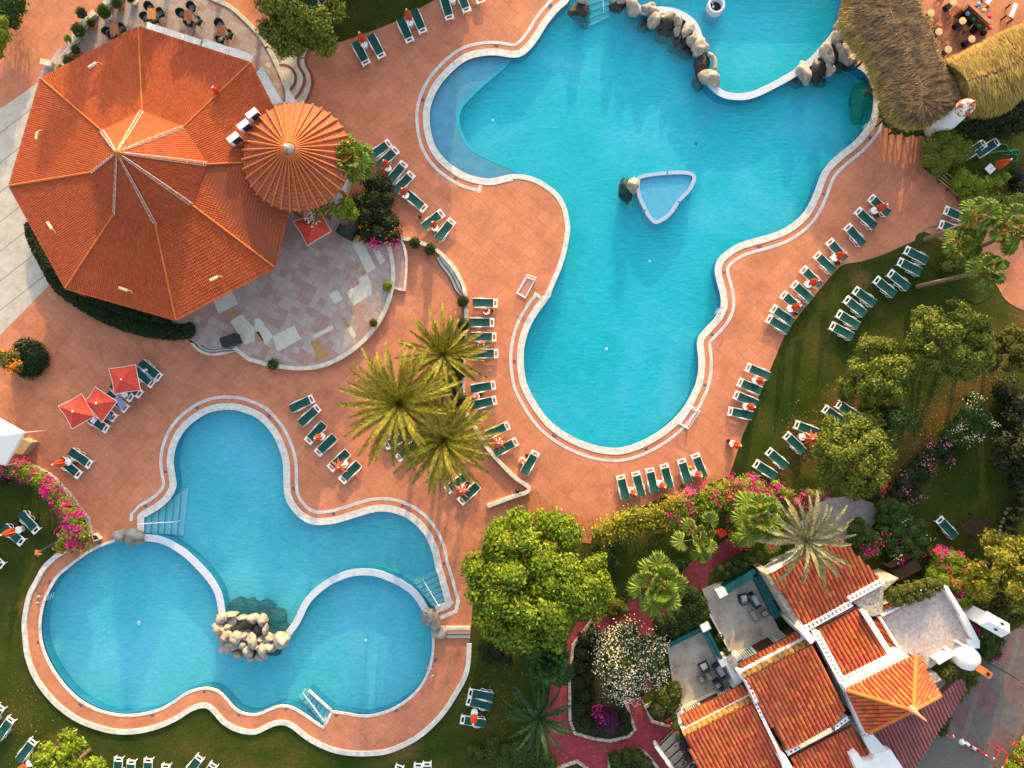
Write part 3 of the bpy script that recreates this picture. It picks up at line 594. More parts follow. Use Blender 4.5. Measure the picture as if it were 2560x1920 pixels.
# kids' shelf in the big pool
edge = smooth(T(1,0,[(2195,497),(2130,570),(2000,680),(1880,790),(1780,900),(1745,1000),(1760,1100),(1800,1190),(1850,1270),(1950,1330),(2100,1400),(2212,1445)])+T(2,0,[(70,1512)]), 4, False)
arc = sub(BIG, (1297,438), (1277,143)); shelf = edge+arc
mb = MB(); mb.mi = 1; mb.prism(wxy(shelf), -1.09, -.36); mb.f.pop(1+0) if False else None
o = mb.build('shallow_shelf', ['shelf','shelfside']); o['kind'] = 'structure'
for p in o.data.polygons:
    if p.normal.z > .9: p.material_index = 0
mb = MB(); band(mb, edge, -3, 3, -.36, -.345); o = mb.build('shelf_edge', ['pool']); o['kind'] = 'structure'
# pool steps
def steps(name, quad, n, z0, z1, mats=('steps',)):   # quad px: a,b = high end edge, c,d = low end edge
    a, b, c, d = quad; mb = MB()
    L = lambda p, q, t: (p[0]+(q[0]-p[0])*t, p[1]+(q[1]-p[1])*t)
    for i in range(n):
        t0, t1 = i/n, (i+1)/n; mb.prism(wxy([L(a,d,t0), L(b,c,t0), L(b,c,t1), L(a,d,t1)]), -.98, z0+(z1-z0)*i/(n-1))
    mb.mi = 1
    for i in range(1, n):
        t0 = i/n; q0, q1 = L(a,d,t0), L(b,c,t0); band(mb, [q0,q1], -1.3, .6, z0+(z1-z0)*(i-1)/(n-1), z0+(z1-z0)*(i-1)/(n-1)+.012)
    o = mb.build(name, list(mats)+['shelfside']); o['kind'] = 'structure'; return o
steps('pool_steps', T(0,2,[(1240,1150),(1240,1290),(1540,1330),(1585,900)]), 6, -.20, -.85)
steps('pool_steps', T(1,3,[(1632,228),(1530,272),(1330,70),(1575,-40)]), 6, -.20, -.85)
steps('pool_steps', T(1,3,[(645,1165),(585,1295),(335,1085),(470,990)]), 6, -.20, -.85)
steps('pool_steps', T(2,0,[(650,-150),(830,-150),(860,90),(650,190)]), 6, -.15, -.85)
mb = MB(); L1 = T(1,3,[(455,985),(650,1160)]); band(mb, L1, -2.6, 2.6, -1.0, -.02); mb.mi = 1; band(mb, L1, -3.2, 3.2, -.02, .05); struct(mb, 'step_side_wall', ['shelfside','coping'])
# low dividing walls between pools (pale mosaic rims)
def rim(name, pts, w, z, label, closed=False):
    mb = MB(); band(mb, pts, -w, w, -1.35, z-.06, closed); mb.mi = 1; band(mb, pts, -w-.6, w+.6, z-.06, z, closed)
    o = mb.build(name, ['shelfside','lav']); return tag(o, label, 'pool wall')
rim('pool_divider', smooth([(352,1343),(395,1347),(431,1361),(469,1387),(501,1418),(530,1452),(549,1490),(557,1540)], 4, False), 8, .10, 'curved pale mosaic wall round the left lower basin of the small pool')
rim('pool_divider', smooth([(1068,1530),(1042,1488),(1014,1464),(983,1447),(945,1433),(912,1429),(875,1433),(832,1449),(796,1474),(767,1505),(744,1551),(722,1582)], 4, False), 8, .10, 'curved pale mosaic wall round the right lower basin of the small pool')
UPR = smooth([(1560,-55),(1570,-20),(1588,15),(1612,31),(1650,27),(1685,32),(1714,45),(1735,65),(1746,92),(1752,125),(1758,160),(1766,195),(1785,222),(1810,238),(1840,243),(1875,240),(1920,221),(1985,185),(2029,152),(2065,113),(2090,80),(2104,53),(2116,20),(2122,-30)], 4, False)
rim('pool_divider', UPR, 8, .14, 'white mosaic wall curving round the upper pool beside the boulders')
# triangular island basin
TRI = smooth(T(2,0,[(1075,1570),(1110,1512),(1330,1480),(1530,1480),(1590,1535),(1545,1650)])+T(2,1,[(1460,80),(1370,205),(1255,275),(1185,235),(1125,130),(1080,20)]), 4)
if area(TRI) < 0: TRI = TRI[::-1]
tri = empty('triangle_basin', P(1675,480,-.1), 0, 'triangular pale blue basin standing in the middle of the main pool', 'basin')
def child(o, root):
    o.parent = root; o.matrix_parent_inverse = root.matrix_world.inverted() if False else __import__('mathutils').Matrix.Translation(-Vector(root.location)); return o
mb = MB(); band(mb, TRI, 0, 9, -1.05, .02, True); child(mb.build('rim', ['islerim']), tri)
mb = MB(); mb.prism(wxy(offset(TRI, 9)), -1.05, -.17); child(mb.build('basin_floor', ['islewater']), tri)
for p, q in (T(2,0,[(1340,1475),(1343,1510)]), T(2,1,[(1430,80),(1465,95)]), T(2,1,[(1125,170),(1155,152)])): mb = MB(); band(mb, [p,q], -1.5, 1.5, .0, .036); child(mb.build('overflow_slot', ['shelfside']), tri)
# ================================================================== SETTING: paved areas
DRV = [(122,186),(60,232),(0,273),(-400,420),(-400,1180),(-150,955),(0,839),(69,769),(133,703),(120,640),(140,560),(220,420),(200,300)]
sheet('driveway', DRV, [], .024, 'drive')
TER = smooth([(300,640),(469,853,1),(500,862),(540,868),(580,862),(600,872),(625,892),(640,898),(692,911),(756,917),(814,908),(871,879),(915,842),(952,792),(973,740),(980,697),(978,654),(966,600),(940,560),(880,500),(780,420),(500,380)], 3)
def raised(name, poly, z, m, sidem):
    mb = MB(); mb.prism(wxy(poly), .0, z); o = mb.build(name, [m, sidem]); o['kind'] = 'structure'
    for p in o.data.polygons: p.material_index = 0 if p.normal.z > .9 else 1
    return o
raised('terrace', TER, .30, 'mosaic', 'cream')
mb = MB(); band(mb, smooth([(592,866),(625,892),(640,898),(692,911),(756,917),(814,908),(871,879),(915,842),(952,792),(973,740),(980,697),(978,654),(966,602)], 4, False), -1, 9, .0, .36); struct(mb, 'terrace_edge', ['cream'])
# patches of larger cream and ochre slabs in the terrace
def patch(mb, pts, z): mb.add([tuple(P(*p))[:2]+(z,) for p in pts][::-1], [tuple(range(len(pts)))])
mb = MB()
for q in ([(0,1100),(40,1090),(160,1250),(100,1325),(0,1190)], [(155,1250),(340,1155),(400,1270),(195,1385)], [(495,1245),(665,1150),(680,1185),(515,1270)], [(790,1185),(830,1160),(875,1245),(850,1270)], [(635,885),(710,848),(760,930),(690,970)], [(785,870),(900,800),(890,750),(970,715),(1005,805),(1005,885),(855,985)], [(840,455),(920,430),(1045,665),(970,705)], [(1000,470),(1040,458),(1125,600),(1080,635)]): patch(mb, T(1,1,q), .304)
for q in ([(1850,935),(2010,850),(2070,970),(1905,1055)], [(2000,1120),(2100,1060),(2212,1180),(2212,1290),(2130,1320)]): patch(mb, T(0,1,q), .304)
patch(mb, T(1,0,[(90,580),(105,550),(145,565),(130,605)]), .304)
mb.mi = 1
for q in ([(480,1300),(555,1260),(640,1420),(515,1475),(500,1440),(530,1420)], [(750,1095),(780,1085),(820,1160),(790,1175)], [(905,690),(935,675),(960,705),(930,725)], [(850,990),(885,975),(905,1005),(880,1022)], [(5,1215),(35,1205),(80,1290),(45,1300)]): patch(mb, T(1,1,q), .304)
for q in ([(1995,1015),(2035,1000),(2070,1075),(2030,1095)], [(1940,1105),(1975,1090),(1990,1125),(1955,1140)]): patch(mb, T(0,1,q), .304)
struct(mb, 'terrace_slabs', ['creamtile','ochre'])
NOR = smooth([(100,200),(128,165),(150,128),(185,98),(225,55),(262,22),(300,-10),(340,-90),(480,-60),(530,0),(579,23),(613,52),(640,80),(669,118),(692,162),(712,208),(722,240),(720,300),(400,300),(150,260)], 3)
raised('upper_terrace', NOR, .30, 'mosaic', 'cream')
mb = MB(); band(mb, smooth([(500,-25),(530,0),(579,23),(613,52),(640,80),(669,118),(692,162),(712,208),(722,240)], 4, False), -6, 4, .0, .36); struct(mb, 'upper_terrace_edge', ['cream'])
raised('terrace_ramp', T(1,1,[(1140,440),(1250,405),(1275,440),(1305,620),(1285,855),(1190,830),(1178,640)]), .16, mat('ramp_paving', (.38,.22,.20), (.48,.30,.27), 3, .8), 'cream')
mb = MB(); band(mb, smooth(T(1,1,[(1245,400),(1285,480),(1305,620),(1288,855,1),(1190,828)]), 3, False), -3, 3, 0, .30); struct(mb, 'ramp_edge', ['cream'])
# red path with planting beds
t2 = lambda c, r, *p: T(c, r, list(p))
RED = [(1905,1285),(1882,1362),(1815,1406),(1772,1435),(1769,1463),(1755,1480),(1700,1500),(1640,1600),(1640,1700),(1600,1760),(1610,1770),(1630,1799),(1676,1816),(1720,1840),(1760,1960),(1760,2100),(1350,2100),(1355,1874),(1375,1729),(1378,1695),(1419,1602),(1442,1556),(1482,1550),(1569,1507),(1607,1492),(1650,1470),(1702,1440),(1714,1414),(1780,1374),(1830,1336)]
sheet('garden_path', RED, [], .012, 'redpath')
def bed(pts, name='planting_bed'):
    mb = MB(); mb.prism(wxy(pts), 0, .10); o = mb.build(name, ['darksoil']); o['kind'] = 'structure'
    mb = MB(); band(mb, pts, -5, 2, 0, .22, True); o = mb.build('stone_edging', ['stonewall']); o['kind'] = 'structure'
def cw(p): return p if area(p) > 0 else p[::-1]
bed(cw(T(2,3,[(530,600),(690,380),(720,480),(780,640),(1000,1150),(1055,1320),(1000,1370),(850,1410),(700,1390),(545,1345),(505,1240),(500,900)])))
bed(cw(T(2,3,[(1150,1130),(1400,980),(1470,1000),(1450,1120),(1380,1290),(1300,1270),(1210,1240)])))
bed(cw(T(2,3,[(840,1800),(840,1560),(960,1520),(1110,1500),(1180,1560),(1260,1660),(1300,1800)])))
bed(cw(T(2,3,[(300,1900),(330,1700),(440,1640),(560,1600),(650,1660),(640,1900)])))
sheet('wooden_deck', T(2,2,[(-40,1010),(0,985),(140,910),(200,905),(260,980),(340,1040),(480,1110),(640,1160),(770,1150),(740,1230),(700,1270),(680,1380),(200,1300),(-60,1200)]), [], .026, 'deck')
0 and sheet('garden_soil', [(1480,1345),(1560,1300),(1650,1260),(1800,1240),(1900,1290),(1830,1330),(1714,1405),(1690,1430),(1560,1490),(1470,1530)], [], .006, 'darksoil')
0 and sheet('leaf_litter', smooth([(2100,960),(2160,1000),(2180,1080),(2110,1200),(1960,1215),(1945,1180),(2000,1130),(2040,1040)], 3), [], .004, 'soil')
0 and sheet('dry_ground', smooth([(2330,960),(2400,930),(2480,900),(2540,880),(2640,840),(2640,760),(2560,790),(2520,830),(2450,980),(2380,1100),(2290,1180),(2240,1170),(2270,1080)], 3), [], .004, 'soil')
sheet('palm_bed', smooth([(2287,600),(2311,580),(2354,602),(2430,640),(2470,690),(2490,725),(2440,760),(2380,720),(2320,660)], 3), [], .026, 'lawn')
sheet('garden_lawn', smooth([(2295,336),(2320,345),(2305,417),(2348,446),(2383,480),(2420,505),(2480,520),(2800,530),(2800,200),(2560,240),(2400,290)], 2), [], .024, 'lawn')
sheet('cobbled_road', [(2700,1480),(2560,1555),(2500,1600),(2440,1640),(2380,1760),(2250,1960),(2250,2400),(3100,2400),(3100,1480)], [], .008, 'cobble')
sheet('dark_cobble_strip', T(3,3,[(1440,1370),(1560,1410),(2000,1660),(2100,1900),(1150,1900),(1250,1659)]), [], .012, mat('grey_sett_paving', (.10,.095,.085), (.15,.14,.125), 8, .9, .4, 18))
sheet('stone_court', [(2040,1260),(2070,1245),(2130,1240),(2190,1260),(2200,1290),(2160,1340),(2060,1390),(1990,1380),(1980,1330)], [], .010, mat('court_concrete', (.26,.23,.21), (.38,.34,.31), 3, .9, .2, 15))
# ================================================================== garden walls and steps
gw = MB(); band(gw, smooth([(1004,598),(1030,601),(1057,610),(1094,628),(1122,655),(1148,692),(1163,730),(1166,798),(1162,853),(1158,980),(1163,1025),(1190,1072),(1219,1119),(1280,1186),(1316,1212),(1322,1222),(1312,1231),(1280,1241),(1219,1264)], 4, False), -4.5, 4.5, 0, .38)
tag(gw.build('garden_wall', ['cream']), 'long low cream wall curving from the terrace past the palms to the deck', 'wall')
def curved_steps(label, inner, w, n, th):
    root = empty('stone_steps', P(*inner[len(inner)//2]), 0, label, 'steps'); s = smooth(inner, 4, False); k = len(s)
    for i in range(n):
        mb = MB(); d = lambda a: [(p[0], p[1]) for p in offset(s, a, False)]
        m0 = d(-w*i); m1 = d(-w*(i+1)); 
        ta = [(p[0]+(q[0]-p[0])*min(1, 5*j/k, 5*(k-1-j)/k), p[1]+(q[1]-p[1])*min(1, 5*j/k, 5*(k-1-j)/k)) for j, (p, q) in enumerate(zip(m0, m1))]
        t0 = m0 if i == 0 else prev; prev = ta
        mb.prism(wxy(t0+ta[::-1]), 0.0, th*(n-i)); mb.mi = 1
        band(mb, ta, -1.0, .4, .0, th*(n-i)+.004)
        child(mb.build('tread', ['cream','black']), root)
    return root
curved_steps('three curved cream steps down from the mosaic terrace near the round hedge', T(0,1,[(2040,1375),(1960,1400),(1840,1415),(1740,1385),(1670,1320),(1640,1270)])[::-1], 7, 3, .10)
curved_steps('long curved cream steps beside the garden wall east of the terrace', [(1104,633),(1135,662),(1157,700),(1168,735),(1170,728)][:4][::-1], 9, 3, .11)
# S-shaped entrance steps with brick edging
k5 = 5.53; t5 = lambda pts: [(560+x/k5, y/k5) for x, y in pts]
b1 = smooth(t5([(760,925),(860,925),(940,960),(990,1030),(1005,1100),(985,1180),(930,1260)]), 4, False)
b2 = smooth(t5([(1105,640),(1050,750),(1035,840),(1040,920),(1080,990),(1120,1070),(1110,1180),(1060,1290),(970,1400)]), 4, False)
b3 = smooth(t5([(1185,680),(1140,790),(1135,870),(1160,940),(1205,1020),(1225,1110),(1215,1220),(1160,1370),(1120,1430)]), 4, False)
root = empty('entrance_steps', P(745,190), 0, 'S-shaped cream entrance steps edged with red brick beside the big tree', 'steps')
pv = t5([(700,700),(960,670)])
for poly, z in ((b3+t5([(880,1430),(760,900),(960,640)]), .10), (b2+t5([(880,1420),(780,930),(960,660)]), .19), (b1+t5([(880,1260),(800,1050)]), .27)):
    mb = MB(); mb.prism(wxy(poly), 0.0, z); child(mb.build('tread', ['cream']), root)
brick = mat('red_brick_edging', (.24,.05,.03), (.32,.09,.06), 9, .8)
for b, z in ((b3,.10),(b2,.19),(b1,.27)):
    mb = MB(); s = b; 
    for i in range(len(s)-1):
        for q in range(2):
            t0, t1 = q/2, q/2+.42; A = (s[i][0]+(s[i+1][0]-s[i][0])*t0, s[i][1]+(s[i+1][1]-s[i][1])*t0); B = (s[i][0]+(s[i+1][0]-s[i][0])*t1, s[i][1]+(s[i+1][1]-s[i][1])*t1)
            band(mb, [A,B], -3.2, 3.2, z-.05, z+.012)
    child(mb.build('brick_edging', [brick]), root)
mb = MB(); mb.prism(wxy(t5([(670,680),(760,640),(900,700),(930,850),(770,905)])), .0, .045); struct(mb, 'grey_landing', [mat('landing_concrete', (.22,.2,.18), (.3,.28,.25), 3, .9)])
# ================================================================== PAVILION
def rings(pts, z): return [P(p[0], p[1], z) for p in pts]
EV = [(347,69),(625,158),(748,400),(687,668),(440,799),(165,720),(25,465),(104,197)]
BR = [(356,278),(460,318),(518,411),(480,512),(389,561),(286,535),(231,431),(255,327)]
AP = (288,385); HE, HB, HA = 4.0, 5.1, 8.8
Ev, Br, Ap = rings(EV, HE), rings(BR, HB), P(*AP, HA)
cen = Vector((sum(v.x for v in Ev)/8, sum(v.y for v in Ev)/8, 0)); Ap = Vector((cen.x*.5+Ap.x*.5, cen.y*.5+Ap.y*.5, HA))
pav = empty('pavilion', cen, 0, 'octagonal pavilion with a steep-centred orange tiled roof beside the mosaic terrace', 'pavilion')
mb = MB(); tl = MB(); rd = MB(); mo = MB()
for i in range(8):
    j = (i+1)%8; e0, e1, b0, b1 = Ev[i], Ev[j], Br[i], Br[j]
    mb.slab([e0, e1, b1, b0], .16); mb.slab([b0, b1, Ap], .1)
    mid = (e0+e1)/2; tip = (b0+b1)/2
    tiles(tl, [e0,e1,b1,b0], (mid-tip)[:2], .155, .23, .36, .024, .10); tiles(tl, [b0,b1,Ap], (tip-Ap)[:2], .155, .23, .36, .024)
    up = Vector((0,0,.06)); rd.tube([e0+up, b0+up, Ap+up], .075, 7, .06)
    sd = (e1-e0).normalized()*.13
    k = 9
    for s_ in (-1, 1): mo.tube([b0+up*1.6+sd*s_, b0.lerp(Ap,.5)+up*1.6+sd*s_*.8, b0.lerp(Ap,.93)+up*1.6+sd*s_*.4], .026, 4)
    for q in range(k):
        m_ = b0.lerp(Ap, .03+q/k*.88)+up*2.6; mo.tube([m_-sd*.9, m_+sd*.9], .022, 4)
rf = mb.build('roof', ['tilebase']); child(rf, pav)
def gchild(o, par, root): o.parent = par; return o
gchild(tl.build('roof_tiles', ['tile']), rf, pav); gchild(rd.build('ridge', ['ridge']), rf, pav); gchild(mo.build('ridge_mortar', ['mortar']), rf, pav)
mb = MB(); mb.lathe([(.26,0),(.26,.22),(.14,.4),(.0,.5)], 8, Ap-Vector((0,0,.18))); gchild(mb.build('finial', ['ridge']), rf, pav)
mb = MB(); wl = [cen+(v-cen)*.84 for v in Ev]; wl = [Vector((v.x, v.y, 0)) for v in wl]; mb.prism([tuple(v[:2]) for v in wl], 0, 4.1); child(mb.build('wall', ['white']), pav)
for i in range(8):
    j = (i+1)%8; a, b = wl[i], wl[j]; d = (b-a); an = math.atan2(d.y, d.x)
    for q in (.22,.5,.78):
        m_ = a+d*q; mb = MB(); mb.box(m_.x, m_.y, 1.5, d.length*.2, .12, 2.2, an); child(mb.build('window', ['glass']), pav)
# flood lamps on the pavilion roof (capsule shells)
def onroof(px, py, z): return P(px, py, z)
for (c, r, x0, y0, x1, y1, z, w) in ((0,0,785,598,850,558,4.75,'on the shaded top facet of the pavilion roof'),(0,0,332,1215,345,1150,4.55,'on the left facet of the pavilion roof'),(0,1,430,270,468,328,4.6,'on the lower left facet of the pavilion roof'),(0,1,1045,830,1120,856,4.55,'on the bottom facet of the pavilion roof'),(0,1,1828,770,1892,738,4.5,'on the lower right facet of the pavilion roof')):
    (a, b), (e, f) = T(c, r, [(x0,y0),(x1,y1)]); p, q = P(a,b,z), P(e,f,z); m_ = (p+q)/2; an = math.atan2((q-p).y, (q-p).x); L = (q-p).length
    t = empty('roof_lamp', m_, an, 'cream capsule flood lamp '+w, 'lamp', 'flood lamps on the pavilion roof')
    mb = MB(); mb.tube([(-L/2,0,.25),(-L/2+.06,0,.25),(L/2-.06,0,.25),(L/2,0,.25)], .10, 10); mb.build('shell', ['lampshell'], t, True)
    mb = MB(); mb.box(0,0,.05,.08,.06,.4); mb.build('bracket', ['steel'], t); mb = MB(); mb.tube([(L/2,0,.25),(L/2+.15,.05,.1),(L/2+.22,-.08,-.05)], .018, 4); mb.build('cable', ['plastic'], t)
a, b = T(0,0,[(1872,790)])[0]; t = empty('roof_vent', P(a,b,4.75), .9, 'small red and white vent cowl on the right hip of the pavilion roof', 'vent')
mb = MB(); mb.lathe([(.16,-.1),(.18,.3),(.12,.5),(.02,.56)], 10); mb.build('cowl', ['red'], t, True); mb = MB(); mb.box(0,.16,.2,.12,.05,.55); mb.box(.1,.12,.3,.05,.05,.5); mb.build('flap', ['plastic'], t)
# air conditioners beside the cone roof
for i, (x, y, w) in enumerate(((2045,1215,'lowest of the three beside the round cone roof'),(2130,1105,'middle of the three beside the round cone roof'),(2205,1010,'topmost of the three beside the round cone roof'))):
    a, b = T(0,0,[(x,y)])[0]; t = empty('air_conditioner', P(a,b,4.9), math.radians(38), 'white air conditioner unit, '+w, 'air conditioner', 'air conditioners on the pavilion roof')
    mb = MB(); mb.box(0,0,.35,.85,.42,.75); mb.build('casing', ['ac'], t); mb = MB(); mb.box(.08,-.23,.35,.6,.04,.6); mb.build('grill', ['acgrill'], t); mb = MB(); mb.box(0,.0,-.1,.9,.06,.08); mb.box(0,-.2,-.1,.9,.06,.08); mb.build('bracket', ['steel'], t)
# cone roof kiosk
cc = P(743,393,5.0); cap = P(725,372,6.9); R0 = 136/S*(H-5)/H; cap = Vector((cc.x*.7+cap.x*.3, cc.y*.7+cap.y*.3, 6.9))
kio = empty('round_kiosk', (cc.x,cc.y,0), 0, 'round kiosk under a conical orange roof with radiating ribs beside the pavilion', 'kiosk')
mb = MB(); n = 72; vs = []; fs = []; uv = []; NR = 6
for k in range(NR+1):
    f = k/NR
    for i in range(n+1):
        w = 2*math.pi*i/n; rr = R0*(1-f*.96); c0 = Vector((cc.x,cc.y,5)).lerp(cap, f); vs.append((c0.x+rr*math.cos(w), c0.y+rr*math.sin(w), c0.z)); uv.append((i/n, f))
for k in range(NR):
    for i in range(n): q = k*(n+1)+i; fs.append((q, q+1, q+n+2, q+n+1))
mb.add(vs, fs); mb.uv = uv; crf = child(mb.build('roof', ['cone']), kio)
mb = MB()
for i in range(36):
    w = 2*math.pi*(i+.3)/36; d = Vector((math.cos(w), math.sin(w), 0)); mb.tube([Vector((cc.x,cc.y,5.08))+d*(R0+.06), Vector((cc.x,cc.y,5)).lerp(cap,.92)+d*R0*.11+Vector((0,0,.10))], .075, 7, .045)
gchild(mb.build('rib', ['ridge']), crf, kio); crf.children[0]['kind'] = 'stuff' if False else 'part'
del crf.children[0]['kind']
mb = MB(); mb.lathe([(.42,-.12),(.36,.02),(.2,.08),(0.02,.1)], 16, cap); gchild(mb.build('cap', ['rockg']), crf, kio)
mb = MB(); mb.lathe([(.04,.05),(.07,.3),(.05,.45),(.07,.52),(.01,.6)], 8, cap); mb.box(cap.x-.12, cap.y+.08, 7.25, .28,.06,.3,.7); gchild(mb.build('finial', ['white']), crf, kio)
mb = MB(); mb.lathe([(R0*.72,0),(R0*.72,4.95)], 32, (cc.x,cc.y,0)); child(mb.build('wall', ['white']), kio)
mb = MB()
for i in range(10): w = 6.283*i/10; mb.box(cc.x+R0*.88*math.cos(w), cc.y+R0*.88*math.sin(w), 2.55, .22,.22,5.1, w)
child(mb.build('post', ['wood']), kio)
# white corrugated awnings
def awning(pts, label, z=3.3, drop=.35):
    p3 = [P(*pts[0],z), P(*pts[1],z), P(*pts[2],z+drop), P(*pts[3],z+drop)]; t = empty('awning', ((p3[0]+p3[2])/2)*1.0, 0, label, 'awning', 'corrugated awnings round the pavilion'); t.location.z = 0
    mb = MB(); n = 44; e = p3[1]-p3[0]; vs = []; fs = []
    for i in range(n+1):
        a = p3[0].lerp(p3[1], i/n); b = p3[3].lerp(p3[2], i/n); h = Vector((0,0,.07*(i%2))); vs += [a+h, b+h]
    for i in range(n): fs.append((2*i, 2*i+1, 2*i+3, 2*i+2))
    mb.add(vs, fs); child(mb.build('sheet', ['metal_white']), t)
    mb = MB()
    for q in (p3[0], p3[1]): mb.tube([(q.x,q.y,0),(q.x,q.y,z-.02)], .04, 6)
    mb.tube([p3[0]-Vector((0,0,.05)), p3[1]-Vector((0,0,.05))], .035, 6); child(mb.build('post', ['pole']), t)
awning(T(0,0,[(1275,195),(1742,345),(1722,405),(1258,252)]), 'white corrugated awning over the upper terrace, left one of two above the top eave')
awning(T(0,0,[(1762,335),(2190,475),(2165,550),(1737,405)]), 'white corrugated awning over the upper terrace, right one of two above the top eave')
awning(T(1,0,[(52,575),(228,885),(138,908),(-25,655)]), 'white corrugated awning between the right pavilion eave and the cone roof')
mb = MB(); q = T(1,0,[(255,785),(285,785),(312,835),(318,885),(255,890)]); mb.prism(wxy(q, 2.0), 0, 2.0); tag(mb.build('white_pillar', ['white']), 'rounded white plaster pillar between the cone roof and the entrance steps', 'pillar')
# ================================================================== THATCHED ROOFS
def thatch(label, outline, ridge, z0, z1, m, seed, n=9000, m2=None):
    o = smooth(outline, 4); w = [P(p[0], p[1], z0) for p in o]; cx = sum(v.x for v in w)/len(w); cy = sum(v.y for v in w)/len(w)
    root = empty('thatched_hut', (cx,cy,0), 0, label, 'hut'); rg = [P(p[0], p[1], z1) for p in ridge]
    def near(v):
        best = None
        for a, b in zip(rg, rg[1:]):
            d = b-a; t = max(0, min(1, ((v.x-a.x)*d.x+(v.y-a.y)*d.y)/(d.x*d.x+d.y*d.y))); q = a+d*t; l = (q.x-v.x)**2+(q.y-v.y)**2
            if best is None or l < best[0]: best = (l, q)
        return best[1]
    R_ = random.Random(seed); mb = MB(); K = 6; k = len(w); vs = []; prof = [(0,0),(.10,.42),(.25,.62),(.5,.80),(.75,.92),(1,1)]
    grid = []
    for f, hz in prof:
        row = []
        for v in w:
            q = near(v); p = Vector((v.x+(q.x-v.x)*f, v.y+(q.y-v.y)*f, z0+(z1-z0)*hz+R_.uniform(-.05,.05))); row.append(p)
        grid.append(row); vs += row
    fs = []
    for r in range(len(prof)-1):
        for i in range(k): j = (i+1)%k; fs.append((r*k+i, r*k+j, (r+1)*k+j, (r+1)*k+i))
    base = [Vector((v.x,v.y,z0-.28)) for v in w]; nb = len(vs); vs += base
    for i in range(k): j = (i+1)%k; fs.append((nb+i, nb+j, j, i))
    mb.add(vs, fs); rf = child(mb.build('roof', ['thatchb']), root)
    # straw strands lying down the slope
    for rows, nn, mm, nm in (((0,0,0,1), int(n*.4), m2 or m, 'straw_edge'), ((1,2,2,2,3,3,3,4,4), int(n*.7), m, 'straw')):
      V = []; F = []
      for _ in range(nn):
        r = R_.choice(rows); i = R_.randrange(k); j = (i+1)%k; a, b = R_.random(), R_.random()
        lo = grid[r][i].lerp(grid[r][j], a); hi = grid[r+1][i].lerp(grid[r+1][j], a); p = hi.lerp(lo, b); d = (lo-hi)
        if d.length < .01: continue
        d.normalize(); e = grid[r][j]-grid[r][i]; d = (d+e.normalized()*R_.uniform(-.35,.35)+Vector((0,0,R_.uniform(.0,.22)))).normalized(); sd = d.cross(Vector((0,0,1)))
        if sd.length < .01: continue
        sd.normalize(); L = R_.uniform(.25,.6); wd = R_.uniform(.02,.05); p = p+Vector((0,0,R_.uniform(.01,.05))); n0 = len(V)
        V += [p-sd*wd, p+sd*wd, p+d*L+sd*wd*.3, p+d*L-sd*wd*.3]; F.append((n0,n0+1,n0+2,n0+3))
      me = bpy.data.meshes.new(nm); me.from_pydata([tuple(v) for v in V], [], F); s = link(nm, me, None, [mm]); s.parent = rf
    mb = MB()
    for i in range(0, k, 6): v = w[i]; q = near(v); x = v.x+(q.x-v.x)*.3; y = v.y+(q.y-v.y)*.3; mb.tube([(x,y,0),(x,y,z0+.3)], .09, 7)
    child(mb.build('post', ['wooddark']), root); return root, grid
thatch('grey brown weathered thatched roof curving along the right end of the upper pool', T(3,0,[(690,-260),(690,-60),(655,120),(660,270),(760,420),(880,560),(930,720),(1000,900),(1080,1030),(1200,1090),(1340,1085),(1450,1030),(1560,960),(1655,890),(1640,790),(1560,650),(1480,470),(1400,290),(1350,170),(1290,0),(1200,-260)]), T(3,0,[(1000,-260),(1060,100),(1200,400),(1330,720),(1350,880)]), 2.9, 3.7, 'thatch', 3, 15000, 'thatchg')
thatch('golden thatched roof with straw ridge right of the weathered one', T(3,0,[(1505,560),(1600,500),(1800,400),(2020,290),(2212,205),(2600,20),(2700,300),(2500,540),(2240,680),(2190,830),(2060,950),(1850,1000),(1720,950),(1640,850),(1570,670)]), T(3,0,[(1720,700),(2000,610),(2212,545),(2560,330)]), 2.7, 4.0, 'thatchg', 5, 13000)
# white bottle-shaped plaster figure with a mosaic cap between the thatched roofs
p0 = P(*T(3,0,[(1440,1090)])[0], 0); t = empty('plaster_cone', p0, 0, 'tall white plaster cone with an orange mosaic cap beside the thatched roofs', 'chimney')
mb = MB(); mb.lathe([(1.05,0),(1.0,.8),(.85,1.8),(.68,2.8),(.55,3.4)], 24); mb.build('cone', ['white'], t, True)
mb = MB(); mb.lathe([(.6,3.38),(.66,3.6),(.55,3.95),(.3,4.2),(.12,4.3),(.1,4.7),(.02,4.8)], 16); mb.build('cap', [mat('mosaic_cap', (.75,.68,.6), (.42,.10,.03), 3.2, .6, lo=.47, hi=.5)], t, True)
# ================================================================== VILLA (tile 3,3 coordinates)
Z3 = lambda *p: T(3,3,list(p))
Z2 = lambda *p: T(2,3,list(p))
ZS = .78
VD = (.47,-.88)    # down-slope direction of tile rows in world XY
villa = empty('villa', P(2090,1700,0), 0, 'white villa with many barrel tiled roofs, crenellated parapets and roof terrace', 'villa')
def vroof(nm, pts, d=VD, pitch=.30, m='tile2', th=.18, tl=.42):
    p3 = [P(p[0],p[1],p[2]*ZS) for p in pts]; mb = MB(); mb.slab(p3, th); o = child(mb.build(nm, ['tilebase']), villa)
    mb = MB(); tiles(mb, p3, d, pitch, tl, 1.0, .03, .06); gchild(mb.build('barrel_tiles', [m]), o, villa); return o
def walls(nm, pts, z0, z1, m='white', inset=0.0):
    z1 *= ZS; mb = MB(); p = [P(q[0], q[1], z1) for q in pts]; c = sum(p, Vector())/len(p); p = [c+(v-c)*(1-inset) for v in p]; mb.prism([tuple(v[:2]) for v in p], z0, z1); return child(mb.build(nm, [m]), villa)
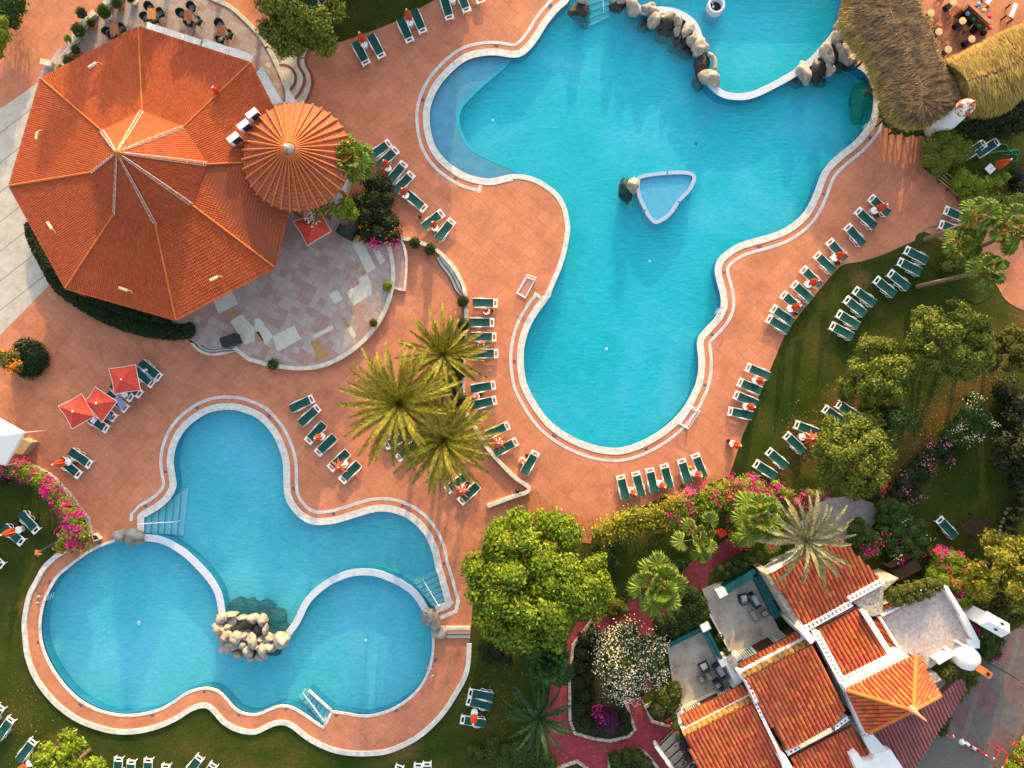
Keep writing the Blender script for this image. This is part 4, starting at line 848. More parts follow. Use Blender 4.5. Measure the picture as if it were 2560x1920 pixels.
vroof('roof', [(1925,1437,4.3),(2000,1392,4.3),(2100,1345,4.3),(2151,1397,3.9),(2200,1448,3.5),(2128,1507,3.5),(2012,1567,3.5)])
walls('wall', [(1930,1440),(2095,1350),(2195,1448),(2014,1562)], 0, 3.3, inset=.04)
vroof('roof', [(2033,1576,3.5),(2143,1521,3.5),(2218,1637,4.1),(2111,1692,4.1)])
walls('wall', [(2033,1576),(2143,1521),(2218,1637),(2111,1692)], 0, 3.3)
vroof('roof', [(1862,1697,4.5),(2030,1610,4.5),(2110,1770,3.9),(2079,1818,3.8),(1963,1873,3.8)])
walls('wall', [(1862,1697),(2030,1610),(2110,1770),(2079,1818),(1963,1873)], 0, 3.55, inset=.02)
vroof('roof', [(1711,1842,4.1),(1885,1755,4.1),(2030,2000,3.2),(1830,2100,3.2)])
walls('wall', [(1711,1842),(1885,1755),(2030,2000),(1830,2100)], 0, 3.0, inset=.02)
vroof('roof', [(1975,1893,3.5),(2131,1813,3.5),(2215,1960,2.9),(2060,2050,2.9)])
walls('wall', [(1975,1893),(2131,1813),(2215,1960),(2060,2050)], 0, 2.7, inset=.02)
# hipped tower roof
HC = Z3((680,985),(1270,690),(1480,1030),(860,1350)); hz = 4.0; hp = [P(*p, hz) for p in HC]; hc = sum(hp, Vector())/4; ha = hc+Vector((0,0,2.55))
mb = MB()
for i in range(4): mb.add([hp[i], hp[(i+1)%4], ha], [(0,1,2)])
mb.add(hp, [(0,1,2,3)]); hr = child(mb.build('hipped_roof', ['tilebase']), villa); mb = MB()
for i in range(4):
    a, b = hp[i], hp[(i+1)%4]; tiles(mb, [a,b,ha], ((a+b)/2-ha)[:2], .29, .42, 1.0, .03, .08)
gchild(mb.build('barrel_tiles', ['tile2']), hr, villa); mb = MB()
for q in hp: mb.tube([q+Vector((0,0,.1)), ha+Vector((0,0,.1))], .15, 8, .13)
gchild(mb.build('ridge', ['ridge']), hr, villa); mb = MB(); mb.lathe([(.3,-.1),(.24,.2),(.12,.5),(.07,1.2),(.02,1.6)], 8, ha); gchild(mb.build('finial', [mat('pink_clay',(.6,.25,.15),rough=.7)]), hr, villa)
walls('tower_wall', HC, 0, (hz-.05)/ZS, inset=.08)
# maroon lean-to roof, fan shaped
FAN = [(2345,1738,3.5),(2389,1690,3.3),(2398,1694,3.2),(2404,1718,3.0),(2371,1773,2.8),(2337,1825,2.7),(2285,1922,2.6),(2230,2020,2.6),(2170,1990,3.4),(2178,1836,3.7)]
p3 = [P(p[0],p[1],p[2]*ZS) for p in FAN]; mb = MB(); c = sum(p3, Vector())/len(p3); mb.add([v-Vector((0,0,.25)) for v in p3+[c]], [(i, (i+1)%len(p3), len(p3)) for i in range(len(p3))]); mr = child(mb.build('lean_to_roof', ['maroon']), villa)
flat = [Vector((p.x,p.y,c.z+.06+((p-c).dot(Vector((-.47,.88,0))))*.19)) for p in p3]
mb = MB(); tiles(mb, flat, VD, .27, 1.2, .8, .0, .1); gchild(mb.build('corrugation', ['maroon']), mr, villa)
walls('wall', [(2340,1745),(2385,1705),(2350,1770),(2200,1980),(2180,1850)], 0, 2.6, inset=.06)
# narrow tiled canopies over the patio doors, with ochre lattice parapets
vroof('door_canopy', [(1847,1660,2.7),(1993,1578,2.7),(2004,1597,3.0),(1857,1680,3.0)])
vroof('door_canopy', [(1701,1790,2.6),(1857,1712,2.6),(1868,1733,2.9),(1711,1814,2.9)])
lat = mat('ochre_lattice_blocks', (.40,.22,.07), rough=.8); g = G(lat); q = g.rot(g.pos(), math.radians(28), (4,4,4)); x, y, z = g.sep(q); hh = g.math('MULTIPLY', g.math('GREATER_THAN', g.math('FRACT', x), .55), g.math('GREATER_THAN', g.math('FRACT', g.math('ADD', z, y)), .5)); g.base(g.mix(hh, (.40,.21,.06), (.04,.025,.012)))
for a, b, w0, z, ra, rb, rz_ in (((1855,1688),(2022,1600),8,2.75,(1862,1697),(2030,1610),3.5), ((1713,1828),(1884,1740),8,2.45,(1711,1842),(1885,1755),3.19)):
    mb = MB(); A = P(*a, z); B = P(*b, z); d = (B-A).normalized(); n_ = Vector((-d.y, d.x, 0)); L = (B-A).length; m_ = (A+B)/2; an = math.atan2(d.y, d.x)
    mb.box(m_.x+n_.x*.10, m_.y+n_.y*.10, z*.5, L+.2, .30, z, an); child(mb.build('parapet', ['white']), villa)
    for f0 in (-.33,0,.33): mb = MB(); c5 = m_+d*L*f0+n_*.27; mb.box(c5.x, c5.y, 1.02, L*.30, .06, 2.0, an); child(mb.build('door', ['wooddark']), villa)  # dark doors; their colour and width also paint in the canopy's shade
    for f0 in (-.36,.12):
        mb = MB()
        for e0 in range(7): c5 = m_+d*(L*f0+e0*.16)+n_*.36; mb.box(c5.x, c5.y, .95, .09, .10, 1.7, an)
        child(mb.build('shutter', [bpy.data.materials.get('pale_shutter') or mat('pale_shutter',(.42,.48,.42),rough=.7)]), villa)
    ra, rb = P(*ra, rz_), P(*rb, rz_); off_ = n_*.01; mb = MB(); mb.box((ra.x+rb.x)/2+n_.x*.06, (ra.y+rb.y)/2+n_.y*.06, rz_/2-.01, (rb-ra).length-.02, .14, rz_-.04, an); child(mb.build('lattice', [lat]), villa)
    for q in (A-d*.05, B+d*.05): mb = MB(); mb.box(q.x-n_.x*.05, q.y-n_.y*.05, (z+.05)*.5, .24, .62, z+.05, an); child(mb.build('pillar', ['white']), villa)
# crenellated white parapets
def cren(a, b, z, zt, w=.30, tooth=.17, cap=True):
    z *= ZS; zt *= ZS; A, B = P(*a, zt), P(*b, zt); d = B-A; L = d.length; d.normalize(); an = math.atan2(d.y, d.x); m_ = (A+B)/2; mb = MB(); mb.box(m_.x, m_.y, (z+zt-.18)/2, L, w*.7, zt-.18-z, an)
    k = int(L/(tooth*1.9))
    for i in range(k): q = A+d*(L*(i+.5)/k); mb.box(q.x, q.y, zt-.09, tooth, w, .18, an)
    n_ = Vector((-d.y,d.x,0)); q = m_+n_*(w*.42); mb.box(q.x, q.y, zt-.02, L, w*.22, .05, an); q = m_-n_*(w*.42); mb.box(q.x, q.y, zt-.02, L, w*.22, .05, an)
    return child(mb.build('crenellated_parapet', ['white']), villa)
cren((2014,1572), (2130,1508), 2.8, 3.9, .42); cren((2122,1500), (2209,1452), 2.8, 4.0, .42)
cren((2160,1529), (2226,1635), 2.8, 4.3, .38); cren((2040,1580), (2117,1724), 2.8, 4.4, .50); cren((2113,1700), (2226,1643), 2.8, 4.5, .42)
cren((2117,1724), (2165,1835), 3.0, 4.6, .16); cren((1967,1884), (2082,1822), 2.6, 3.8, .34); cren((2085,1822), (2122,1795), 2.6, 3.9, .3); cren((1886,1752), (1955,1895), 2.8, 4.4, .22); cren((1865,1698), (1893,1758), 2.8, 4.6, .24)
cren((2158,1838), (2178,1830), 2.6, 3.9, .25); cren((1945,1880), (1990,1960), 2.6, 4.0, .4)
def vbox(nm, pts, z0, z1, m='white'): z0 *= ZS; z1 *= ZS; mb = MB(); mb.prism(wxy(pts, z1), z0, z1); return child(mb.build(nm, [m]), villa)
vbox('parapet', Z3((640,935),(690,1005),(1205,705),(1155,655)), 2.8, 4.75)
vbox('parapet', Z3((270,470),(300,420),(420,550),(370,590)), 0, 4.9); vbox('window_ledge', Z3((265,1470),(545,1310),(555,1350),(290,1490)), 3.2, 4.05, 'cream')
vbox('parapet', Z3((825,1400),(905,1365),(1060,1540),(920,1590)), 0, 3.9); vbox('parapet', Z3((920,1540),(1060,1500),(1180,1680),(1000,1760),(870,1700)), 0, 4.2); vbox('parapet', Z3((720,1560),(770,1520),(830,1610),(960,1590),(900,1700),(780,1700)), 0, 4.3)
vbox('parapet', Z3((75,1490),(160,1560),(250,1720),(150,1720)), 0, 4.2)
vbox('stone_wall', Z3((-20,-10),(30,-30),(310,430),(265,470)), 0, 3.7, 'stonewall'); vbox('stone_wall', Z3((730,225),(985,60),(1130,20),(1000,130),(990,330),(900,350)), 0, 3.6, 'stonewall'); vbox('stone_wall', Z3((1400,850),(1460,840),(1500,900),(1440,925)), 0, 3.6, 'stonewall')
vroof('roof', [(2176,1554,3.1),(2204,1545,3.1),(2252,1628,3.1),(2228,1642,3.1)], (1,-.55)); vroof('roof', [(2190,1522,2.9),(2322,1472,2.9),(2330,1480,3.1),(2206,1540,3.1)])
# roof terrace
TR = Z3((985,345),(1530,98),(1820,560),(1480,740),(1400,800),(1290,690),(1165,665)); vbox('roof_terrace', TR, 0, 3.3, 'roofterrace')
def tw(a, b, z, w=.22): z *= ZS; A, B = P(*a, z), P(*b, z); d = B-A; mb = MB(); m_ = (A+B)/2; mb.box(m_.x, m_.y, z-.35, d.length, w, .7, math.atan2(d.y, d.x)); return child(mb.build('terrace_wall', ['white']), villa)
t3 = lambda x, y: T(3,3,[(x,y)])[0]
tw(t3(985,345), t3(1200,240), 3.75, .14); tw(t3(1200,240), t3(1420,130), 3.75, .14); tw(t3(975,360), t3(1165,675), 3.75, .14); tw(t3(1540,100), t3(1680,330), 3.85, .3); tw(t3(1680,330), t3(1800,560), 3.85, .42); tw(t3(1640,570), t3(1690,600), 3.8, .16); tw(t3(1540,630), t3(1590,665), 3.8, .16); tw(t3(1430,705), t3(1475,745), 3.8, .16)
tw(t3(1465,745), t3(1600,665), 4.0, .45); tw(t3(1740,590), t3(1830,590), 3.8, .6)
# plaster oven with clay flue on the terrace edge
o0 = P(*t3(1690,690), 2.58); ov = empty('plaster_oven', (o0.x,o0.y,2.58), 0, 'white plaster oven with an arched mouth and orange clay flue on the roof terrace edge', 'oven')
mb = MB(); mb.lathe([(.92,-.5),(.88,.4),(.78,.8),(.52,1.02),(.2,1.12),(.02,1.13)], 24); mb.build('dome', ['white'], ov, True)
mb = MB(); mb.box(-.22,.42,.78,.66,.28,.1,.45); mb.build('mouth', ['orange'], ov); mb = MB(); mb.box(-.22,.40,.83,.5,.2,.06,.45); mb.build('opening', ['black'], ov)
mb = MB(); mb.box(.62,-.62,1.2,.62,.5,1.1,-.6); mb.build('flue', ['orange'], ov); mb = MB(); mb.box(.62,-.62,1.755,.25,.22,.03,-.6); mb.build('flue_opening', ['black'], ov)
# chimney pot house
c0 = P(*t3(1840,360), 2.6); cb = empty('chimney_house', (c0.x,c0.y,0), 0, 'white plaster gabled chimney block rising from the vines beyond the roof terrace', 'chimney')
mb = MB(); an = -.52
mb.box(0,0,2.0,1.75,1.0,4.0,an); mb.build('wall', ['white'], cb); mb = MB(); ca, sa = math.cos(an), math.sin(an)
def ro(x, y, z): return (x*ca-y*sa, x*sa+y*ca, z)
mb.add([ro(-.95,-.58,4.0),ro(.95,-.58,4.0),ro(.95,.58,4.0),ro(-.95,.58,4.0),ro(-.75,0,4.45),ro(.95,0,4.45)], [(0,1,5,4),(3,4,5,2),(1,2,5),(0,4,3),(0,3,2,1)]); mb.build('roof', ['white'], cb)
mb = MB(); mb.box(*ro(.1,-.3,4.25),.2,.12,.12,an); mb.box(*ro(.3,.3,4.25),.2,.12,.12,an); mb.build('opening', ['black'], cb)
# patios of the two ground floor flats
def pat(nm, pts, z=.10): mb = MB(); mb.prism(wxy(pts), 0, z); o = mb.build(nm, ['patio']); o['kind'] = 'structure'; return o
pat('patio', Z2((1640,112),(1760,60),(2085,10),(2130,100),(2290,430),(2330,510),(1915,700),(1700,300))); pat('patio', Z2((1340,600),(1640,460),(1700,480),(1900,930),(1950,960),(1460,1150),(1380,900)))
def lw(a, b, z, w, m, label, name='patio_wall'):
    A, B = P(*a, z), P(*b, z); d = B-A; mb = MB(); m_ = (A+B)/2; mb.box(m_.x, m_.y, z/2, d.length, w, z, math.atan2(d.y, d.x)); return tag(mb.build(name, [m]), label, 'wall')
z2 = lambda x, y: T(2,3,[(x,y)])[0]
lw(z2(1820,140), z2(2110,-30), 1.0, .55, 'teal', 'dark teal painted wall along the hedge side of the upper patio'); lw(z2(2110,-20), z2(2300,360), 1.0, .55, 'teal', 'dark teal painted wall between the upper patio and the villa')
lw(z2(1355,600), z2(1640,460), .9, .35, 'teal', 'teal painted wall along the hedge side of the lower patio'); lw(z2(1690,470), z2(1815,720), 1.2, .22, 'teal', 'teal painted wall between the two patios'); lw(z2(1670,485), z2(1790,725), .50, .42, 'teal_top', 'long teal built-in bench on the lower patio', 'built_in_bench')
lw(z2(1715,340), z2(1905,690), .35, .12, 'white', 'thin white kerb along the left edge of the upper patio'); lw(z2(1915,692), z2(2320,505), .25, .16, 'cream', 'cream step in front of the upper patio doors', 'door_step'); lw(z2(1460,1148), z2(1900,945), .25, .16, 'cream', 'cream step in front of the lower patio doors', 'door_step')
for x, y, w in ((1808,140,'at the gate of the upper patio'),(1665,432,'at the top corner of the lower patio'),(1825,735,'beside the bench on the lower patio'),(1945,720,'left of the upper door canopy'),(1935,945,'right of the lower door canopy'),(1455,1190,'left of the lower door canopy')):
    q = P(*z2(x,y), 1.0); mb = MB(); mb.box(q.x, q.y, .6, .62, .5, 1.2, .47); mb.box(q.x, q.y, 1.22, .7, .58, .06, .47); tag(mb.build('white_pier', ['white']), 'square white plaster pier '+w, 'pier', 'white piers round the patios')
lw(z2(1880,760), z2(1960,930), 1.6, .55, 'white', 'white garden wall running beside the lower patio sofa'); lw(z2(1900,720), z2(1960,830), 1.9, .5, 'stonewall', 'rough stone wall between the patios and the tiled canopy')
# stair on the left of the villa
st = empty('garden_stair', P(*z2(1420,1530)), 0, 'grey concrete stair with a white side wall climbing along the villa', 'stairs')
for i in range(9):
    a0, a1 = i/9, (i+1)/9; q = lambda u, s: (1260+180*s+u*330+(-30*s), 1460-150*s+u*420+u*s*60)
    mb = MB(); mb.prism(wxy(Z2(q(a0,0), q(a0,1), q(a1,1), q(a1,0))), 0, .16*(i+1)); mb.mi = 1; mb.prism(wxy(Z2(q(a0,0), q(a0,1), (q(a0,1)[0]+7,q(a0,1)[1]+9), (q(a0,0)[0]+7,q(a0,0)[1]+9))), .16*(i+1), .16*(i+1)+.01); child(mb.build('tread', ['patio','wooddark']), st)
mb = MB()
for u in range(8): a, b = P(*z2(1245+u*43, 1470+u*56), .8), P(*z2(1245+(u+1)*43, 1470+(u+1)*56), .8); d = b-a; m_ = (a+b)/2; mb.box(m_.x, m_.y, .45+.08*u, d.length*1.02, .26, .9+.16*u, math.atan2(d.y, d.x))
child(mb.build('side_wall', ['white']), st)
# ================================================================== BOULDERS
def rocks(c, r, lst, m, lab, group, z0=.1, rz=.55, name='boulder', cat='boulder', base=20, rough=.34):
    for i, q in enumerate(lst):
        (x, y), = T(c, r, [q[:2]]); z = q[5] if len(q) > 5 else z0; rr = q[6] if len(q) > 6 else rz
        rock(x, y, z, q[2]/3.456, q[3]/3.456, rr, math.radians(-(q[4] if len(q) > 4 else 0)), m, lab.format(ORD[i]), group, base+i, name, cat, rough)
rocks(2,0,[(605,-5,52,32),(935,-5,45,35),(1045,55,58,82,-20),(1190,85,80,42,5),(1225,170,48,68,25),(1430,180,38,55,0),(1425,270,28,48,0,.0),(1520,265,48,72,30),(1555,342,48,52),(1618,412,70,74),(1698,672,98,58,20)], 'rock', 'beige boulder, {} from the top of the ridge between main and upper pool', 'boulders of the pool ridge', .25, .6, base=30)
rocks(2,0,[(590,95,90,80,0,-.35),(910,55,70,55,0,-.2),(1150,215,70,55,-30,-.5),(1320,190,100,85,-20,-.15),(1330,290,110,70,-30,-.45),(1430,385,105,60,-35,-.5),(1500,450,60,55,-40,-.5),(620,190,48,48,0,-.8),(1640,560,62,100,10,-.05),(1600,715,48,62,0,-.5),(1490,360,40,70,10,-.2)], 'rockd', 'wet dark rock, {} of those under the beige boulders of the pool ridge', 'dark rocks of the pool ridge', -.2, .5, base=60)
mb = MB(); mb.tube([P(*p,.35) for p in smooth(T(2,0,[(1690,465),(1735,490),(1755,540),(1750,600)]),4,False)], .18, 8); o = mb.build('curved_lip', ['rock'], None, True); tag(o, 'curved pale stone lip between two boulders beside the upper pool wall', 'stone lip')
rocks(3,0,[(312,632,52,88,-28),(505,470,50,98,-25),(528,600,44,52,-20,-.05),(600,330,48,62,0),(640,440,70,105,-15,.0),(700,525,70,38,-25,-.05),(615,250,35,60,-20)], 'rock', 'beige boulder, {} in the rock group under the thatched roof edge', 'boulders by the thatched roof', .2, .6, base=90)
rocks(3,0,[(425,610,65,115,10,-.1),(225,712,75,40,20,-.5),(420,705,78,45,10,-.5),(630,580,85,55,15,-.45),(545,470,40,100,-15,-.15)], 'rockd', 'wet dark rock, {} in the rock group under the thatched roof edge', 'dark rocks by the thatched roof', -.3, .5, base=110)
rocks(3,0,[(810,850,92,225,18,-.66,.5)], 'rocku', 'large dark algae-covered rock sunk beside the pool wall by the thatch', None, base=120)
rocks(2,0,[(1042,1605,50,62)], 'rock', 'lit beige boulder on the tip of the triangular basin', None, .25, .7, base=130)
rocks(2,0,[(985,1655,58,110,0,-.35,.6)], 'rocku', 'dark wet rock beside the triangular basin', None, base=131)
K7 = 8.508
def w7(lst): return [((500+q[0]/K7)*3.456, (1470+q[1]/K7-1440)*3.456, q[2]*3.456/K7, q[3]*3.456/K7)+tuple(q[4:]) for q in lst]
rocks(0,3,w7([(470,640,125,115),(390,850,115,140),(480,890,100,110),(560,1010,110,110,0,.45),(770,1040,140,120,0,.45),(930,1200,85,100),(600,830,130,90,-30,.05),(850,900,210,80,-30,-.05),(700,560,130,55,-12,-.05),(920,630,120,55,0,-.05),(1140,640,130,95,10),(1330,680,110,120,-20),(1400,870,50,130,0)]), 'rock', 'lit beige boulder, {} in the waterfall heap between the lower basins', 'boulders of the waterfall heap', .25, .5, base=140)
rocks(0,3,w7([(1000,1000,110,90,0,.2),(1110,1110,95,150,-15,.55),(1040,1330,120,130,0,.2),(600,1280,85,125,30,-.05),(810,1410,90,85,0,-.1),(480,1120,80,70,0,.0),(1090,1480,100,60,0,-.1),(1320,1440,130,90,0,-.1),(790,1190,80,60,0,.1),(1230,1240,85,85,0,.25),(1350,1310,95,150,0,.3),(1510,1250,110,115,0,.15),(1750,1090,165,150,25,.3,.7),(1450,1070,190,95,-5,.0),(1290,1080,60,60,0,.1)]), 'rock', 'pale boulder, {} along the lower rim of the waterfall heap', 'boulders on the waterfall rim', .1, .5, base=170)
rocks(0,3,w7([(800,1080,420,190,-25,-.1,.40),(1330,1150,330,200,10,-.1,.38),(620,760,230,210,-40,-.12,.38)]), 'rock', 'broad beige base rock, {} under the waterfall heap', 'base rocks of the waterfall heap', base=220)
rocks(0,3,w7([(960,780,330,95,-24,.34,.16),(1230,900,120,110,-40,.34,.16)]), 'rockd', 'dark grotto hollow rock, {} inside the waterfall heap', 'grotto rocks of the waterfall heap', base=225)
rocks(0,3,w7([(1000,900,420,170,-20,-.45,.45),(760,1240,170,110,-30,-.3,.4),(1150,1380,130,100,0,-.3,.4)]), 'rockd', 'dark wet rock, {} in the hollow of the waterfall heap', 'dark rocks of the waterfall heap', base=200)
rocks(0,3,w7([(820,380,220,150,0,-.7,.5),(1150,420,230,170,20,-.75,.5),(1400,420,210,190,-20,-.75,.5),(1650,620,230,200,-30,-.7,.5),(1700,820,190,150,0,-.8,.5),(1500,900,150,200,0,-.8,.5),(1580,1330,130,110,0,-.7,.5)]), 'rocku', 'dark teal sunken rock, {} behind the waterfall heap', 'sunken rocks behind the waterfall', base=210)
for i, (x, y) in enumerate(((895,745),(1030,795))):
    px, py = 500+x/K7, 1470+y/K7; mb = MB(); p = P(px,py,.05); mb.lathe([(.14,-.1),(.14,.03),(.10,.05),(.10,.0),(.0,.0)], 14, p); tag(mb.build('spotlight', ['plastic'], None, True), 'round white spotlight in the rock hollow, %s of two' % ('left','right')[i], 'spotlight', 'spotlights in the rock hollow')
rocks(0,2,[(1045,1312,62,52)], 'rockg', 'pale grey boulder on the path end of the left basin wall', None, .2, .5, base=230)
rocks(0,2,[(1162,1322,82,72)], 'rockg', 'dark grey boulder with a white mark on the left basin wall', None, .25, .6, base=231)
rocks(1,3,[(1495,358,64,74,0,.35,.7)], 'rockg', 'rounded grey boulder at the right end of the right basin wall', None, base=232)
rocks(1,3,[(1545,400,48,110,-25,.3,.6)], 'rockg', 'tall brown grey boulder next to the small brick steps', None, base=233)
rocks(1,3,[(1590,490,72,58,0,.2,.4)], 'rock', 'low beige boulder with a plant pocket next to the small brick steps', None, base=234)
# small steps by the right basin
ss = empty('small_steps', P(1140,1580), 0, 'three small cream and terracotta steps below the big bright tree', 'steps')
for i in range(3):
    y0 = 430+i*38; mb = MB(); mb.prism(wxy(T(1,3,[(1640,y0),(1850,y0),(1850,y0+36),(1645,y0+36)])), 0, .30-.09*i); mb.mi = 1; mb.prism(wxy(T(1,3,[(1640,y0+24),(1850,y0+24),(1850,y0+36.5),(1645,y0+36.5)])), .30-.09*i, .312-.09*i); child(mb.build('tread', ['cream','terra']), ss)
# round jacuzzi ring in the upper pool
jz = empty('round_tub', P(*T(2,0,[(1750,75)])[0], -.1), 0, 'round white walled tub with dark water standing in the upper pool', 'tub')
mb = MB(); mb.lathe([(.68,-1.4),(.68,.5),(.62,.56),(.50,.56),(.46,.5),(.46,.1)], 32); mb.build('ring', ['lav'], jz, True); mb = MB(); mb.lathe([(.47,.12),(.0,.14)], 24); mb.build('dark_basin', ['rockd'], jz)
mb = MB(); mb.lathe([(.10,.15),(.10,.25),(.05,.27),(.05,.2)], 12, (-.18,.05,0)); mb.lathe([(.06,.15),(.05,.25),(.0,.27)], 10, (-.2,.3,0)); mb.build('nozzle', ['plastic'], jz)
# ================================================================== LOUNGERS
def lounger_proto():
    root = empty('sun_lounger', (0,0,0)); z = .34
    mb = MB()
    for s in (-1, 1): mb.box(-.02, s*.325, z-.02, 1.92, .05, .06)
    for x, w in ((.655,.07),(.925,.09)): mb.box(x, 0, z, w, .70, .05)
    for s in (-1, 1): mb.box(.79, s*.275, z, .22, .15, .05)
    mb.box(-.96, 0, z-.03, .05, .64, .05); mb.build('frame', ['plastic'], root)
    mb = MB(); n = 12; vs = []
    for i in range(n+1):
        x = -.98+1.61*i/n; zz = z+.035+.03*math.cos(i/n*6.283)+(.05*((3-i)/3) if i < 3 else 0)
        for y in (-.30,-.1,.1,.30): vs.append((x, y, zz-.025*(abs(y) < .2)))
    fs = [(4*i+j, 4*i+4+j, 4*i+5+j, 4*i+1+j) for i in range(n) for j in range(3)]; mb.add(vs, fs)
    lo = [(v[0], v[1], v[2]-.015) for v in vs]; mb.add(lo, [f[::-1] for f in fs]); mb.build('sling', ['sling'], root)
    for s in (-1, 1):
        mb = MB(); y = s*.37
        mb.tube([(-.90,y*.9,z),(-.80,y,.03),(-.62,y,.02),(-.46,y*1.04,.20),(-.34,y*1.06,.24),(-.2,y,.06),(-.02,y,.02),(.12,y*.9,z)], .030, 6); mb.build('leg_loop', ['plastic'], root)
        mb = MB(); mb.tube([(.86,s*.29,z),(.90,s*.30,0)], .028, 5); mb.build('leg', ['plastic'], root)
        mb = MB(); mb.tube([(-.60,s*.34,z),(-.52,s*.36,z+.13),(-.2,s*.36,z+.14),(-.1,s*.34,z)], .022, 5); mb.build('armrest', ['plastic'], root)
    return root
LP = lounger_proto(); LUSED = [False]; LPOS = {}
def put(wx, wy, gx, gy, c, r, label, group, fold=False):
    (a, b), (e, f) = T(c, r, [(wx,wy),(gx,gy)]); d = math.hypot(a-e, b-f); ux, uy = (a-e)/d, (b-f)/d; z = .34
    W_ = P(a, b, z); an = math.atan2(-uy, ux); cx, cy = W_.x-math.cos(an)*.80, W_.y-math.sin(an)*.80
    if not LUSED[0]:
        LUSED[0] = True; LP.location = (cx,cy,.022); LP.rotation_euler = (0,0,an); tag(LP, label, 'sun lounger', group); return LP
    o = clone(LP, (cx,cy,.022), an, label, group); o['category'] = 'sun lounger'; return o
